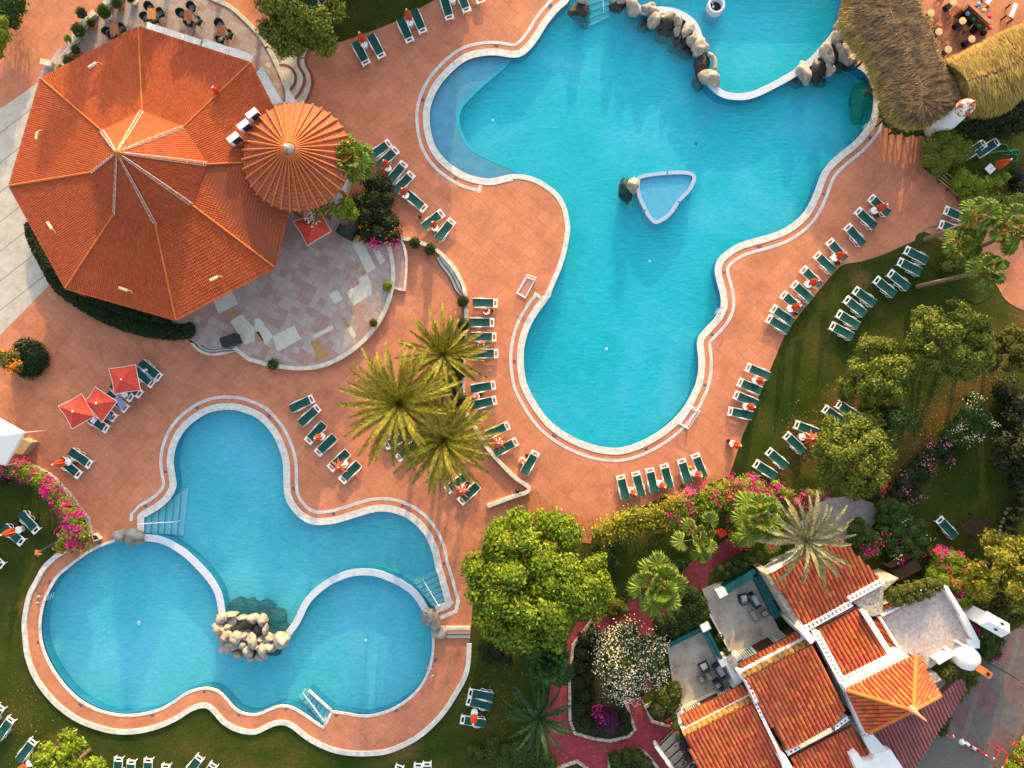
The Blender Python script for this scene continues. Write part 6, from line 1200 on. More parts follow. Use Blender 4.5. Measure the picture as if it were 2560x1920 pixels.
# drains and lights on pool floor
def disc(c, r, x, y, rad, z, m, label, name='floor_drain', grp='drain covers on the pool floors'): q = P(*T(c,r,[(x,y)])[0], z); mb = MB(); mb.lathe([(rad,0),(rad*.9,.03),(0,.035)], 14, q); tag(mb.build(name, [m]), label, 'drain', grp)
disc(0,3,1200,405,.16,-1.0,'plastic','pale round drain on the floor of the left basin'); disc(1,3,948,555,.14,-1.0,'plastic','pale round drain on the floor of the right basin'); disc(2,1,1190,598,.13,-1.10,'plastic','pale drain below the tip of the triangular basin'); disc(2,1,815,1357,.13,-1.10,'plastic','pale drain in the lower part of the main pool'); disc(1,0,2045,1040,.13,-1.10,'plastic','pale drain near the shallow shelf of the main pool'); disc(2,0,1590,1240,.14,-1.10,'shelfside','dark drain above the triangular basin')
# lamp post on the road
b = P(*T(3,3,[(1905,745)])[0]); t = empty('street_lamp', b, 0, 'grey street lamp post standing on the cobbled road', 'street lamp'); mb = MB(); mb.tube([(0,0,0),(0,0,3),(0,0,6.5)], .075, 8, .05); mb.build('post', ['steel'], t); mb = MB(); mb.lathe([(.25,6.4),(.3,6.6),(.1,6.85)], 12); mb.build('lamp_head', ['glass'], t); mb = MB(); mb.lathe([(.16,0),(.16,.5),(.08,.7)], 10); mb.build('base', ['steel'], t)
# red barriers
K5 = 5.183; b5 = lambda x, y: (2260+x/K5, 1600+y/K5)
def barrier(pts, label):
    q = [P(*b5(*p), .7) for p in pts]; t = empty('parking_barrier', (q[0].x,q[0].y,0), 0, label, 'barrier', 'red parking barriers'); o = Vector((q[0].x,q[0].y,0)); mb = MB(); mb.tube([Vector((q[0].x-o.x,q[0].y-o.y,0))]+[v-o for v in q]+[Vector((q[-1].x-o.x,q[-1].y-o.y,0))], .05, 7); mb.build('rail', ['red'], t); mb = MB(); a, b_ = q[-2]-o, q[-1]-o; mb.tube([a.lerp(b_,.3), a.lerp(b_,.6)], .056, 7); mb.build('white_band', ['plastic'], t)
barrier([(545,1230),(665,1295),(610,1180)], 'red triangular parking barrier next to the bush on the road'); barrier([(960,1410),(1030,1470),(1105,1515)], 'straight red parking barrier on the road'); barrier([(1165,1400),(1230,1445),(1185,1545),(1130,1520)], 'hooked red and white parking barrier on the road'); barrier([(1285,1430),(1350,1490),(1290,1620),(1260,1690)], 'long curved red and white parking barrier near the road kerb')
for i, (x, y, w) in enumerate(((745,1320,'near the triangular barrier'),(810,1340,'in the middle of the road'),(898,1388,'near the straight barrier'))):
    q = P(*b5(x,y)); t = empty('bollard', q, 0, 'short white bollard '+w, 'bollard', 'white bollards on the road'); mb = MB(); mb.lathe([(.16 if i else .24,0),(.12,.3),(.05,.4)], 10); mb.build('base', ['plastic'], t); mb = MB(); mb.lathe([(.05,.4),(.05,.6),(0,.62)], 8); mb.build('cap', ['black'], t)
A, B = P(2560,1850), P(2500,1960); mb = MB(); mb.box((A.x+B.x)/2,(A.y+B.y)/2,.2,(B-A).length*1.8,.45,.4,math.atan2(B.y-A.y,B.x-A.x)); tag(mb.build('kerb_wall', ['crate']), 'brown kerb wall at the lower right corner of the road', 'wall')
# tent and crate at the left
tp = [P(*p, 2.5) for p in T(0,2,[(205,420),(40,702),(-420,640),(-330,130)])]; c_ = sum(tp, Vector())/4; t = empty('tent', (c_.x,c_.y,0), 0, 'white pyramid tent at the left edge beside the wooden crate', 'tent'); mb = MB(); ap = Vector((0,0,4.0)); q = [v-Vector((c_.x,c_.y,0)) for v in tp]
for a, b_ in zip(q, q[1:]+q[:1]):
    n = 8; vs = []
    for i in range(n+1):
        e = a.lerp(b_, i/n); vs += [e-Vector((0,0,.28)), e, e.lerp(ap,.5)-Vector((0,0,.10)), ap]
    mb.add(vs, [(4*i+k, 4*i+4+k, 4*i+5+k, 4*i+1+k) for i in range(n) for k in range(3)])
mb.build('canopy', ['tent'], t); mb = MB()
for v in q: mb.tube([(v.x,v.y,0),v], .04, 6)
mb.build('post', ['pole'], t)
mb = MB(); mb.prism(wxy(T(0,2,[(190,470),(270,505),(195,610),(115,598),(60,560)]), 0.9), 0, .9); tag(mb.build('wooden_crate', ['crate']), 'plain wooden crate partly under the white tent', 'crate')
# timber bench and planter box on the right
def timber(pts, label, nm, slats, z=.75):
    q = [P(*p, z) for p in pts]; c_ = sum(q, Vector())/4; t = empty(nm, (c_.x,c_.y,0), 0, label, nm.split('_')[-1]); q = [v-Vector((c_.x,c_.y,0)) for v in q]
    for i in range(slats): f0 = i/slats; f1 = f0+.55/slats; mb = MB(); mb.slab([q[0].lerp(q[1],f0), q[0].lerp(q[1],f1), q[3].lerp(q[2],f1), q[3].lerp(q[2],f0)], .05); mb.build('slat', ['wooddark'], t)
    mb = MB()
    for v in q: mb.box(v.x*.92, v.y*.92, z/2-.03, .1,.1,z-.06)
    mb.build('leg', ['wooddark'], t); return t
K58 = 5.821; q8 = lambda x, y: (2180+x/K58, 1180+y/K58)
timber([q8(1300,800),q8(1530,990),q8(1790,730),q8(1520,620)], 'dark timber picnic bench beside the lone lounger on the dark lawn', 'picnic_bench', 7)
t = timber([q8(195,1360),q8(285,1400),q8(625,1230),q8(490,1180)], 'brown timber trough with slatted lid near the villa roof', 'timber_trough', 9, 1.3)
mb = MB(); c_ = P(*q8(450,1400), .5); mb.box(c_.x-t.location.x, c_.y-t.location.y, .55, 2.1,.9,1.1,.5); mb.build('body', ['wooddark'], t)
# long iron bench by the plaza edge at right
t = empty('slatted_bench', P(2400,480), 0, 'long slatted timber bench along the paving near the leaning palms', 'bench'); a, b_ = P(*T(3,0,[(1500,1530)])[0],.5), P(*T(3,1,[(1770,100)])[0],.5); d = b_-a; an = math.atan2(d.y,d.x); o = Vector((t.location.x,t.location.y,0)); n_ = Vector((-d.y,d.x,0)).normalized()
for k in (-.22,.0,.22): mb = MB(); m_ = (a+b_)/2+n_*k-o; mb.box(m_.x,m_.y,.45,d.length,.08,.04,an); mb.build('slat', ['crate'], t)
mb = MB(); m_ = (a+b_)/2+n_*.32-o; mb.box(m_.x,m_.y,.75,d.length,.04,.08,an); mb.build('backrest', ['crate'], t); mb = MB()
for f in (.05,.35,.65,.95): m_ = a.lerp(b_,f)-o; mb.box(m_.x,m_.y,.22,.06,.5,.44,an)
mb.build('leg', ['wooddark'], t)
# hoses
def hose(pts, label, m='hose', z=.06, r=.03):
    mb = MB(); mb.tube([P(p[0],p[1],0)+Vector((0,0,z)) for p in smooth(pts, 5, False)], r, 5); tag(mb.build('garden_hose', [m]), label, 'hose')
hose(T(3,1,[(1315,370),(1340,335),(1390,305),(1465,295)]), 'green hose curving from the lounger to the palm bed')
hose([(2290+x/8.19, 300+y/8.19) for x, y in ((1200,650),(1250,740),(1400,690),(1900,640),(1940,720),(1750,700),(1670,600),(1720,500),(1860,530),(1880,620),(2080,620),(2090,720),(1950,700),(1990,620),(2050,720),(2040,840),(1900,840))], 'tangled green hose on the grass of the corner garden')
hose(T(3,2,[(1150,325),(1240,340),(1295,320),(1280,300),(1265,330),(1280,480),(1240,530)]), 'thin green hose looped on the dry ground near the pines', r=.022)
hose(T(3,2,[(-30,780),(20,830),(45,880),(20,920),(-20,905),(10,860),(40,890)]), 'coiled teal hose beside the bougainvillea hedge', bpy.data.materials.get('teal_hose') or mat('teal_hose',(.0,.12,.17),rough=.5))
# stepping stones along the dark lawn
for i, (x, y) in enumerate(((1980,540),(1950,600),(1920,690),(1895,730),(1875,800),(1862,860),(1860,900),(1838,945),(2030,550))):
    a = q8(x,y); rock(a[0], a[1], .05, 5.5, 4.5, .12, i, 'rockg', 'pale round edging stone, %s from the top beside the dark lawn' % ORD[i], 'edging stones beside the dark lawn', 300+i, 'edging_stone', 'stone', .15)
q = P(*T(2,2,[(48,925)])[0], .2); o = link('glass_float', rock_mesh(.19,.19,.19,1,0), None, [mat('dark_glass',(.01,.04,.035),rough=.1)]); o.location = q; tag(o, 'dark glass globe lamp inside the corner of the garden wall', 'globe')
def sign(pts, z, m, label, nm, cat): mb = MB(); mb.prism(wxy(pts, z), .0, z); tag(mb.build(nm, [m]), label, cat)
sign(T(2,2,[(1775,1290),(1840,1262),(1860,1300),(1800,1335)]), .8, 'red', 'small red box among the palms above the crimson path', 'red_box', 'box')
sign(T(2,2,[(1880,1275),(1900,1270),(1905,1300),(1885,1312)]), .6, 'red', 'tiny red pot right of the red box', 'red_pot', 'pot')
for i, (c, r, x, y, w) in enumerate(((0,1,2030,1290,'at the lower steps of the terrace'),(1,1,800,370,'below the flower bed by the cone roof'))):
    q = P(*T(c,r,[(x,y)])[0]); t = empty('grill_cart', q+Vector((0,0,.3)), .3-i*.8, 'black covered cart '+w, 'cart', 'black covered carts on the terrace'); mb = MB(); mb.box(0,0,.5,1.25,.75,.9); mb.box(.1,.05,1.0,.9,.6,.2,.1); mb.build('cover', [MT['rattan']], t); mb = MB(); mb.box(-.3,.1,.98,.5,.4,.1,.3); mb.build('lid', ['acgrill'], t)
    for x_ in (-.5,.5): mb = MB(); mb.lathe([(.06,0),(.06,.1)], 8, (x_,-.3,0)); mb.build('wheel', ['black'], t)
# cream planter blocks along the upper terrace edge
for i, (x, y, l, an) in enumerate(((450,575,90,-12),(690,365,80,55),(760,255,70,55),(840,165,60,40),(975,60,60,30),(640,480,40,50),(1075,5,50,30))):
    q = P(*T(0,0,[(x,y)])[0]); mb = MB(); mb.box(q.x,q.y,.35,l/3.456/S,.35,.7,math.radians(an)); mb.box(q.x,q.y,.73,l/3.456/S+.06,.42,.06,math.radians(an)); tag(mb.build('low_wall_block', ['cream']), 'cream wall block, %s from the lower left along the upper terrace edge' % ORD[i], 'wall', 'cream wall blocks of the upper terrace')
# ================================================================== VEGETATION
def tb(c, r, lst): return [(640*c+q[0]/3.456, 480*r+q[1]/3.456, q[2]/3.456, q[3]) for q in lst]
# --- broadleaf and pine trees
tree('leafy_tree', 'huge bright yellow green tree below the wooden deck', 1340, 1466, 192, 6.5, MT['lf_bright'], 95, .15, 20, None, .8, 5, extra=[('berries', MT['fl_orange'], 90, .07, None)], jitr=(.12,.24), elong=(1.02,1.0))
tree('leafy_tree', 'dark green tree at the top beside the entrance steps', 740, 20, 118, 7.0, MT['lf_pine'], 55, .13, 22, None, .8, 3, jitr=(.16,.28))
tree('pine_tree', 'round olive pine on the lawn, upper right of three', 2385, 858, 118, 6.0, MT['lf_pine'], 62, .11, 24, 'round pines on the lawn', .75, 8, jitr=(.13,.25))
tree('pine_tree', 'round olive pine on the lawn, upper left of three', 2195, 938, 102, 5.5, MT['lf_pine'], 58, .11, 24, 'round pines on the lawn', .75, 9, jitr=(.13,.25))
tree('pine_tree', 'round olive pine on the lawn, lowest of three', 2147, 1130, 118, 6.5, MT['lf_pine'], 62, .11, 24, 'round pines on the lawn', .75, 10, jitr=(.13,.26))
tree('leafy_tree', 'low dark green tree between the lowest and upper left pine', 2225, 1052, 60, 4.0, MT['lf_mid'], 14, .12, 22, None, .8, 12)
tree('leafy_tree', 'large yellow green tree at the right edge near the roof terrace', 2530, 1435, 108, 6.0, MT['lf_gold'], 50, .14, 20, None, .8, 13, jitr=(.14,.28))
tree('pine_tree', 'dry olive tree at the right edge above the white roses', 2545, 880, 75, 5.5, MT['lf_olive'], 40, .10, 20, None, .8, 14, jitr=(.16,.3))
tree('leafy_tree', 'shadowy dark tree at the right edge beside the dark lawn', 2590, 1130, 90, 6.5, MT['lf_dark'], 18, .14, 20, None, .8, 15)
tree('leafy_tree', 'bright green tree cut by the bottom edge at left', 160, 1930, 100, 5.0, MT['lf_bright'], 46, .13, 22, None, .8, 16, jitr=(.14,.26))
bush('sunlit_shrub', 'sunlit shrub cut by the left edge near the top', 'shrub', tb(0,0,[(20,200,70,2.4),(40,300,60,2.2),(-20,260,90,2.4),(10,400,55,2.0),(0,480,45,1.8),(50,350,40,2.0)]), MT['lf_bright'], .11, 26, stem=False)
bush('dark_shrub', 'dark shrub mass in the top left corner', 'shrub', tb(0,0,[(30,40,110,2.2),(120,60,80,2.0),(160,10,70,2.0),(100,150,70,1.9),(130,210,50,1.7),(180,90,45,1.6),(40,120,90,2.0)]), MT['lf_mid'], .11, 26, stem=False)
tree('oleander_tree', 'round oleander tree covered in white blossom beside the lower patio', 1578, 1660, 102, 4.2, MT['lf_oleander'], 30, .12, 22, None, .85, 19, extra=[('blossom', MT['fl_white'], 2600, .06, None)], jitr=(.22,.36))
# --- palms
feather_palm('big sunlit date palm, left one of the central cluster', (1060,1000), (1000,1010), 6.0, 4.9, 80, 'lf_palm', 1, 'date palms of the central cluster', 22, 1.0)
feather_palm('sunlit date palm, topmost of the central cluster', (1123,905), (1109,888), 4.4, 3.7, 50, 'lf_palm', 2, 'date palms of the central cluster', 0, .95)
feather_palm('date palm, lowest and greenest of the central cluster', (1118,1085), (1108,1100), 5.2, 4.4, 70, 'lf_palm', 3, 'date palms of the central cluster', 6, 1.05)
feather_palm('grey green date palm leaning over the villa roof', (1965,1325), (2012,1350), 6.0, 3.8, 42, 'lf_palmgrey', 4, None, 8, .9)
feather_palm('dark green date palm in shade above the crimson path', (1345,1780), (1348,1792), 2.6, 3.2, 28, 'lf_palmdk', 5, None, 0, 1.0)
fan_palm('sunlit fan palm beside the cone roof', (905,420), (870,395), 4.6, .75, 26, 1.15, 'lf_fan', 1)
fan_palm('fan palm with long leaning trunk, upper of the right group', (2312,600), (2462,540), 5.6, .72, 14, 1.0, 'lf_fan', 2, 'leaning fan palms at the right')
fan_palm('fan palm in the middle of the leaning group at the right', (2440,622), (2405,610), 4.2, .72, 12, .95, 'lf_fan', 3, 'leaning fan palms at the right')
fan_palm('fan palm with leaning trunk on the lawn, lowest of the right group', (2293,717), (2470,675), 5.6, .72, 14, 1.0, 'lf_fan', 4, 'leaning fan palms at the right')
fan_palm('fan palm with orange fruit at the right edge of the photo', (2440,620), (2540,575), 6.2, .76, 14, 1.1, 'lf_fan', 5, 'leaning fan palms at the right', dead=12)
fan_palm('fan palm in the magenta hedge beside the grey date palm', (1870,1265), (1900,1295), 4.6, .95, 17, 1.25, 'lf_fan', 6, None)
fan_palm('small fan palm beside the red box above the crimson path', (1725,1325), (1745,1345), 3.4, .85, 9, 1.3, 'lf_fan', 7, None, dead=2)
fan_palm('pale fan palm between the big bright tree and the upper patio', (1610,1430), (1648,1462), 4.2, .95, 18, 1.3, 'lf_fan', 8, None)
fan_palm('dark fan palm in shade below the big bright tree', (1365,1640), (1367,1655), 3.2, 1.1, 20, 1.2, 'lf_fand', 9, None, dead=0)
# --- hedges and shrubs
hd = dict(leaf=.08, dens=60, jit=(.88,1.05), rnd=.8)
def dense(l): return [tuple(a[k]+(b[k]-a[k])*t for k in range(4)) for a, b in zip(l, l[1:]) for t in (0,.33,.66)]+[l[-1]]
bush('hedge', 'long dark trimmed hedge curving along the lower pavilion walls', 'hedge', dense(tb(0,1,[(245,290,34,1.0),(262,380,42,1.0),(300,470,45,1.0),(350,560,50,1.0),(400,650,52,1.0),(450,740,55,1.0),(510,830,55,1.0),(590,890,55,1.0),(680,950,60,1.0),(770,1000,65,1.0),(860,1045,72,1.0),(960,1085,76,1.0),(1060,1120,80,1.0),(1160,1150,80,1.0),(1260,1175,80,1.0),(1360,1190,80,1.0),(1460,1205,76,1.0),(1550,1210,72,1.0),(1625,1205,56,1.0),(1640,1165,42,1.1),(760,940,60,.9),(900,980,60,.9),(1050,1040,60,.9),(1200,1075,60,.9),(1400,1110,70,.9)])), MT['lf_hedge'], stem=False, **hd)
bush('hedge', 'round dark trimmed hedge at the left edge', 'hedge', tb(0,1,[(240,1430,150,1.1),(200,1400,140,1.1),(220,1480,140,1.1)]), MT['lf_hedge'], stem=False, **hd)
bush('shrub', 'yellow flowering shrub growing over the round dark hedge', 'shrub', tb(0,1,[(60,1470,70,2.0),(130,1420,60,1.9),(150,1510,60,1.8),(20,1420,60,2.0)]), MT['lf_olive'], .08, 26, fl=[('blossom', MT['fl_orange'], 260, .06, None)])
for i, (c, r, x, y, s, h, w) in enumerate(((1,1,1368,435,52,.9,'left one of the pair above the long curved steps'),(1,1,1500,492,54,.9,'right one of the pair above the long curved steps'),(1,1,1787,940,56,1.0,'upper one on the garden wall'),(1,1,1790,1145,58,1.0,'lower one on the garden wall near the palm'),(1,1,1130,812,46,.9,'bright one on the right terrace edge'),(1,1,1012,1132,40,.9,'small loose one on the lower right terrace edge'),(1,1,140,1492,52,.9,'clipped one on the bottom terrace edge'))):
    x_, y_ = T(c,r,[(x,y)])[0]; bush('round_shrub', 'round green shrub, '+w, 'shrub', [(x_,y_,s/3.456,h),(x_+3,y_-3,s/3.456*.7,h*1.05)], MT[('lf_hedgel','lf_hedgel','lf_hedgel','lf_hedge','lf_bright','lf_olive','lf_mid')[i]], .06, 60, 'round shrubs along the terrace and garden wall', stem=False)
# potted plants of the upper terrace
for i, (x, y, s, h, w, m, pot) in enumerate(((895,100,62,1.5,'largest round ball','lf_mid',0),(705,115,50,1.4,'loose grey olive','lf_oleander',0),(785,200,36,.9,'small round ball in a clay pot','lf_mid',1),(675,258,64,1.5,'upright dense','lf_mid',0),(590,345,34,1.3,'thin sparse','lf_bright',0),(650,432,40,.9,'dark ball in a clay pot','lf_mid',1),(590,525,56,1.2,'lowest round ball','lf_mid',0),(1005,25,46,1.2,'topmost ball in a clay pot','lf_mid',1),(515,590,28,.7,'lowest small','lf_bright',0),(1130,-5,36,1.0,'ball cut by the top edge','lf_dark',0))):
    x_, y_ = T(0,0,[(x,y)])[0]; rt = bush('potted_plant', w+' plant on the edge of the upper terrace', 'plant', [(x_,y_,s/3.456,h),(x_+4,y_-5,s/3.456*.6,h*1.1)], MT[m], .07, 45 if 'sparse' not in w else 14, 'plants along the upper terrace edge', stem='sparse' in w)
    mb = MB(); mb.lathe([(.20,0),(.30,.5),(.32,.55),(.27,.56)], 14, (.15,-.12,0)); mb.build('pot', ['terra' if pot else 'cream'], rt)
# flower bed with bougainvillea at the left
pinkreg = None
L0 = tb(0,2,[(30,720,80,1.6),(140,740,75,1.7),(240,770,75,1.7),(340,830,80,1.7),(420,900,75,1.6),(480,960,70,1.6),(540,1030,75,1.6),(590,1110,80,1.7),(630,1190,80,1.7),(660,1260,80,1.7),(600,1310,85,1.8),(560,1360,70,1.6),(700,1310,70,1.6),(680,1360,60,1.5)])
bl = bush('bougainvillea', 'bright magenta bougainvillea hedge on the left flower bed', 'bougainvillea', L0, MT['lf_bright'], .10, 26, fl=[('magenta_blossom', MT['fl_mag'], 900, .09, lambda p: True),('golden_leaves', MT['lf_gold'], 700, .10, lambda p: p[1] < -6.0),('purple_blossom', MT['fl_pur'], 260, .08, lambda p: p[0] > 1)])
mb = MB(); band(mb, smooth([(60,1152),(121,1183),(153,1209),(179,1238),(202,1270),(223,1298),(232,1332)], 3, False), -4, 3, 0, .35); tag(mb.build('stone_border', ['stonewall']), 'rough stone border along the left flower bed', 'border')
mb = MB(); mb.prism(wxy(T(0,2,[(800,1290),(850,1290),(890,1330),(830,1355)])), 0, .3); mb.mi = 1; mb.prism(wxy(T(0,2,[(815,1300),(850,1300),(875,1328),(835,1342)])), .3, .305); tag(mb.build('corner_planter', ['cream','darksoil']), 'small curved cream planter at the tip of the flower bed', 'planter')
bush('dark_shrub', 'dark shrub on the grass left of the bougainvillea', 'shrub', tb(0,2,[(20,770,70,.8),(0,830,60,.7)]), MT['lf_dark'], .08, 30)
# bed below the fan palm near the cone roof
bush('shrub_bed', 'dense dark shrub bed with orange flowers beside the cone roof palm', 'shrub', tb(1,1,[(900,100,110,1.6),(1020,60,110,1.8),(1080,180,100,1.6),(950,200,110,1.7),(1150,270,95,1.5),(1180,370,75,1.4),(1060,350,100,1.5),(940,350,85,1.4),(1120,60,80,1.6),(1090,-60,90,1.7),(1000,-100,100,1.8)]), MT['lf_dark'], .09, 32, fl=[('orange_blossom', MT['fl_orange'], 150, .05, lambda p: p[1] < -1),('pink_blossom', MT['fl_mag'], 130, .09, lambda p: 3.0 > p[0] > 1.0 and -2.8 > p[1] > -5)])
bush('bougainvillea', 'pale pink and white bougainvillea hanging below the cone roof', 'bougainvillea', tb(1,1,[(500,185,50,3.2),(580,170,55,3.2),(660,150,60,3.0),(740,170,70,2.8),(790,110,70,2.8),(840,200,60,2.4),(520,240,40,2.8)]), MT['lf_bright'], .09, 24, fl=[('white_blossom', MT['fl_white'], 160, .07, lambda p: p[0] < 1.2),('pink_blossom', MT['fl_pink'], 140, .07, None)], stem=False)
# bougainvillea hedge below the main pool
HB_ = T(2,2,[(760,1270),(830,1230),(920,1190),(1010,1150),(1100,1140),(1190,1130),(1270,1110),(1350,1060)])
bush('sunlit_hedge', 'yellow green sunlit hedge between the deck and the garden', 'hedge', [(p[0], p[1], 24, 2.0) for p in HB_]+[(p[0]+8, p[1]+26, 22, 1.7) for p in HB_], MT['lf_gold'], .11, 24, jit=(.55,1.4), core=.7)
H2 = T(2,2,[(1400,1010),(1480,1000),(1560,980),(1640,950),(1720,930),(1800,900),(1880,880),(1960,860),(2040,850),(2110,870),(2150,930)])
bush('bougainvillea', 'magenta and orange bougainvillea hedge below the main pool loungers', 'bougainvillea', [(p[0], p[1]+6, 25, 2.0) for p in H2]+[(p[0]+4, p[1]+30, 24, 2.0) for p in H2]+T(2,2,[])+[(x/3.456+1280, y/3.456+960, 22, 1.8) for x, y in ((1420,1130),(1380,1180),(1900,1010),(1960,1080),(1990,1190),(1950,1330),(2000,1340))], MT['lf_bright'], .10, 24, fl=[('magenta_blossom', MT['fl_mag'], 900, .085, None),('orange_blossom', MT['fl_orange'], 220, .07, lambda p: p[1] > -2.0)], jit=(.55,1.38), core=.7)
bush('bougainvillea', 'magenta bougainvillea wrapping the grey date palm', 'bougainvillea', tb(3,2,[(60,870,50,1.8),(110,930,60,2.0),(170,950,50,2.0),(230,1020,50,1.8),(40,940,50,1.9),(450,960,60,1.6),(370,960,60,1.5),(280,1100,40,1.8),(60,1400,50,1.2),(20,1420,50,1.2)]), MT['lf_bright'], .09, 22, fl=[('magenta_blossom', MT['fl_mag'], 330, .085, None)], jit=(.75,1.15))
# garden beds around the crimson path
bush('hedge', 'dark trimmed hedge between the crimson path and the upper patio', 'hedge', tb(2,3,[(1560,160,80,1.3),(1620,250,80,1.3),(1640,330,80,1.3),(1560,280,90,1.3),(1480,330,90,1.3),(1400,400,90,1.2),(1500,420,90,1.2),(1400,480,70,1.2),(1300,410,80,1.2),(1600,390,70,1.2),(1310,480,70,1.1)]), MT['lf_hedgel'], stem=False, **hd)
bush('hedge', 'hedge strip with tiny flowers above the upper patio wall', 'hedge', tb(2,2,[(1800,1600,50,1.1),(1870,1570,50,1.1),(1940,1530,50,1.1),(2010,1490,50,1.1),(1860,1640,50,1.1),(1930,1600,50,1.1),(2000,1560,55,1.1),(2070,1520,55,1.1),(2130,1480,55,1.1),(2060,1440,45,1.0)]), MT['lf_hedgel'], .07, 40, stem=False)
bush('dark_shrub', 'dark bed of low shrubs left of the white oleander', 'shrub', tb(2,3,[(640,560,80,.9),(700,500,60,.9),(620,680,80,.9),(600,800,80,.9),(660,880,70,.9),(590,930,70,.9),(640,1040,90,.9),(600,1150,80,.9),(640,1260,80,.8),(740,1320,70,.8),(960,1320,70,.8),(980,1230,60,.8)]), MT['lf_dark'], .08, 34, stem=False)
bush('purple_shrub', 'round dark purple shrub below the white oleander', 'shrub', tb(2,3,[(810,1240,100,1.5),(780,1210,70,1.5),(860,1270,70,1.4)]), MT['fl_darkpur'], .08, 36, fl=[('magenta_blossom', MT['fl_mag'], 60, .08, lambda p: p[0] < -.2 and p[1] > .2)])
bush('dark_shrub', 'dark olive shrub between the oleander and the lower patio', 'shrub', tb(2,3,[(1400,1000,80,2.0),(1330,1060,90,1.9),(1270,1130,80,1.7),(1380,1110,80,1.7),(1410,950,50,2.0),(1280,1040,70,1.7)]), MT['lf_olive'], .09, 30)
bush('dark_shrub', 'dark shrub bed at the bottom edge below the path fork', 'shrub', tb(2,3,[(900,1600,70,.9),(1000,1580,75,.9),(1090,1570,70,1.0),(1150,1640,70,.9),(960,1680,80,.8)]), MT['lf_hedgel'], .08, 36, stem=False)
bush('dark_shrub', 'dark shrubs at the bottom left of the crimson path', 'shrub', tb(2,3,[(60,1560,110,1.4),(180,1580,100,1.3),(270,1600,90,1.2),(330,1640,70,1.0),(-60,1640,110,1.3),(-150,1560,90,1.0)]), MT['lf_mid'], .09, 30)
bush('vine', 'purple flowering vine hanging on the white wall by the stair', 'vine', tb(2,3,[(1390,1210,40,1.6),(1410,1290,42,1.8),(1440,1370,42,2.2),(1470,1450,42,2.4),(1510,1540,46,2.4),(1560,1640,46,2.4)]), MT['lf_mid'], .08, 24, fl=[('purple_blossom', MT['fl_darkpur'], 200, .08, lambda p: p[1] < -1),('red_blossom', MT['fl_red'], 70, .08, lambda p: p[1] > -.8)])
bush('small_shrub', 'little shrub in the strip between the two patios, upper one', 'shrub', tb(2,3,[(1800,530,34,1.2),(1775,560,26,1.0)]), MT['lf_mid'], .07, 26, 'little shrubs between the patios'); bush('small_shrub', 'little shrub in the strip between the two patios, lower one', 'shrub', tb(2,3,[(1870,670,32,1.2),(1840,640,22,1.0)]), MT['lf_mid'], .07, 26, 'little shrubs between the patios')
# shrubs around the stone court and right lawn border
bush('rose_bush', 'tall bush with cream white roses on the right lawn border', 'rose bush', tb(3,2,[(1810,190,80,1.6),(1750,250,90,1.7),(1840,300,90,1.6),(1700,330,90,1.6),(1800,390,90,1.6),(1640,400,90,1.5),(1700,480,80,1.5),(1880,360,70,1.4),(1780,130,70,1.4),(1560,440,70,1.3)]), MT['lf_mid'], .08, 30, fl=[('white_blossom', MT['fl_white'], 380, .06, None)])
bush('flower_hedge', 'dark hedge dotted with pale pink flowers beside the dark lawn', 'hedge', tb(3,2,[(1500,560,80,1.3),(1420,600,80,1.3),(1350,660,80,1.4),(1300,720,80,1.4),(1230,780,80,1.4),(1180,850,80,1.4),(1350,780,80,1.2),(1260,860,80,1.2),(1190,940,80,1.3),(1120,960,70,1.3),(1260,950,70,1.1),(1560,620,60,1.1)]), MT['lf_dark'], .08, 30, fl=[('pink_blossom', MT['fl_pink'], 260, .055, None)])
bush('bougainvillea', 'orange and red flowering shrub under the lowest pine', 'bougainvillea', tb(3,2,[(900,860,50,1.2),(980,850,50,1.2),(860,930,50,1.0),(950,920,50,1.1),(760,970,50,.9)]), MT['lf_mid'], .08, 24, fl=[('red_blossom', MT['fl_red'], 80, .07, None),('orange_blossom', MT['fl_orange'], 90, .07, None)])
bush('bougainvillea', 'wide green creeper with scattered magenta flowers beside the stone court', 'bougainvillea', tb(3,2,[(1000,1060,70,1.5),(1080,1050,80,1.5),(1160,1080,80,1.5),(1100,1150,90,1.5),(1000,1160,70,1.3),(1200,1180,80,1.4),(1120,1260,90,1.5),(1250,1280,90,1.4),(1330,1220,60,1.2),(1200,1380,90,1.5),(1330,1370,80,1.3),(1050,1350,80,1.4),(1000,1270,70,1.3),(1120,1460,80,1.3),(1280,1460,80,1.3),(1390,1450,60,1.2)]), MT['lf_mid'], .09, 26, fl=[('magenta_blossom', MT['fl_mag'], 130, .075, None),('white_blossom', MT['fl_white'], 70, .06, None)])
bush('dark_shrub', 'dark green shrub between the grey palm and the timber trough', 'shrub', tb(3,2,[(760,1250,80,1.7),(850,1300,85,1.7),(760,1340,80,1.6),(860,1390,80,1.5),(920,1340,70,1.5),(780,1190,50,1.5),(920,1450,60,1.3),(830,1470,60,1.3)]), MT['lf_mid'], .09, 28, fl=[('magenta_blossom', MT['fl_mag'], 150, .08, lambda p: p[1] < -1.0)])
bush('bougainvillea', 'vivid pink bougainvillea above the roof terrace', 'bougainvillea', tb(3,2,[(1480,1480,70,2.2),(1560,1500,80,2.4),(1640,1540,80,2.4),(1480,1580,80,2.2),(1580,1600,80,2.4),(1680,1620,80,2.4),(1420,1640,70,2.2),(1740,1580,60,2.2)])+tb(3,3,[(1500,30,70,2.6),(1620,60,70,2.6),(1720,110,80,2.6),(1820,160,80,2.6),(1690,220,60,2.6)]), MT['lf_bright'], .09, 24, fl=[('pink_blossom', MT['fl_mag'], 260, .085, None),('coral_blossom', MT['fl_red'], 180, .08, None)])
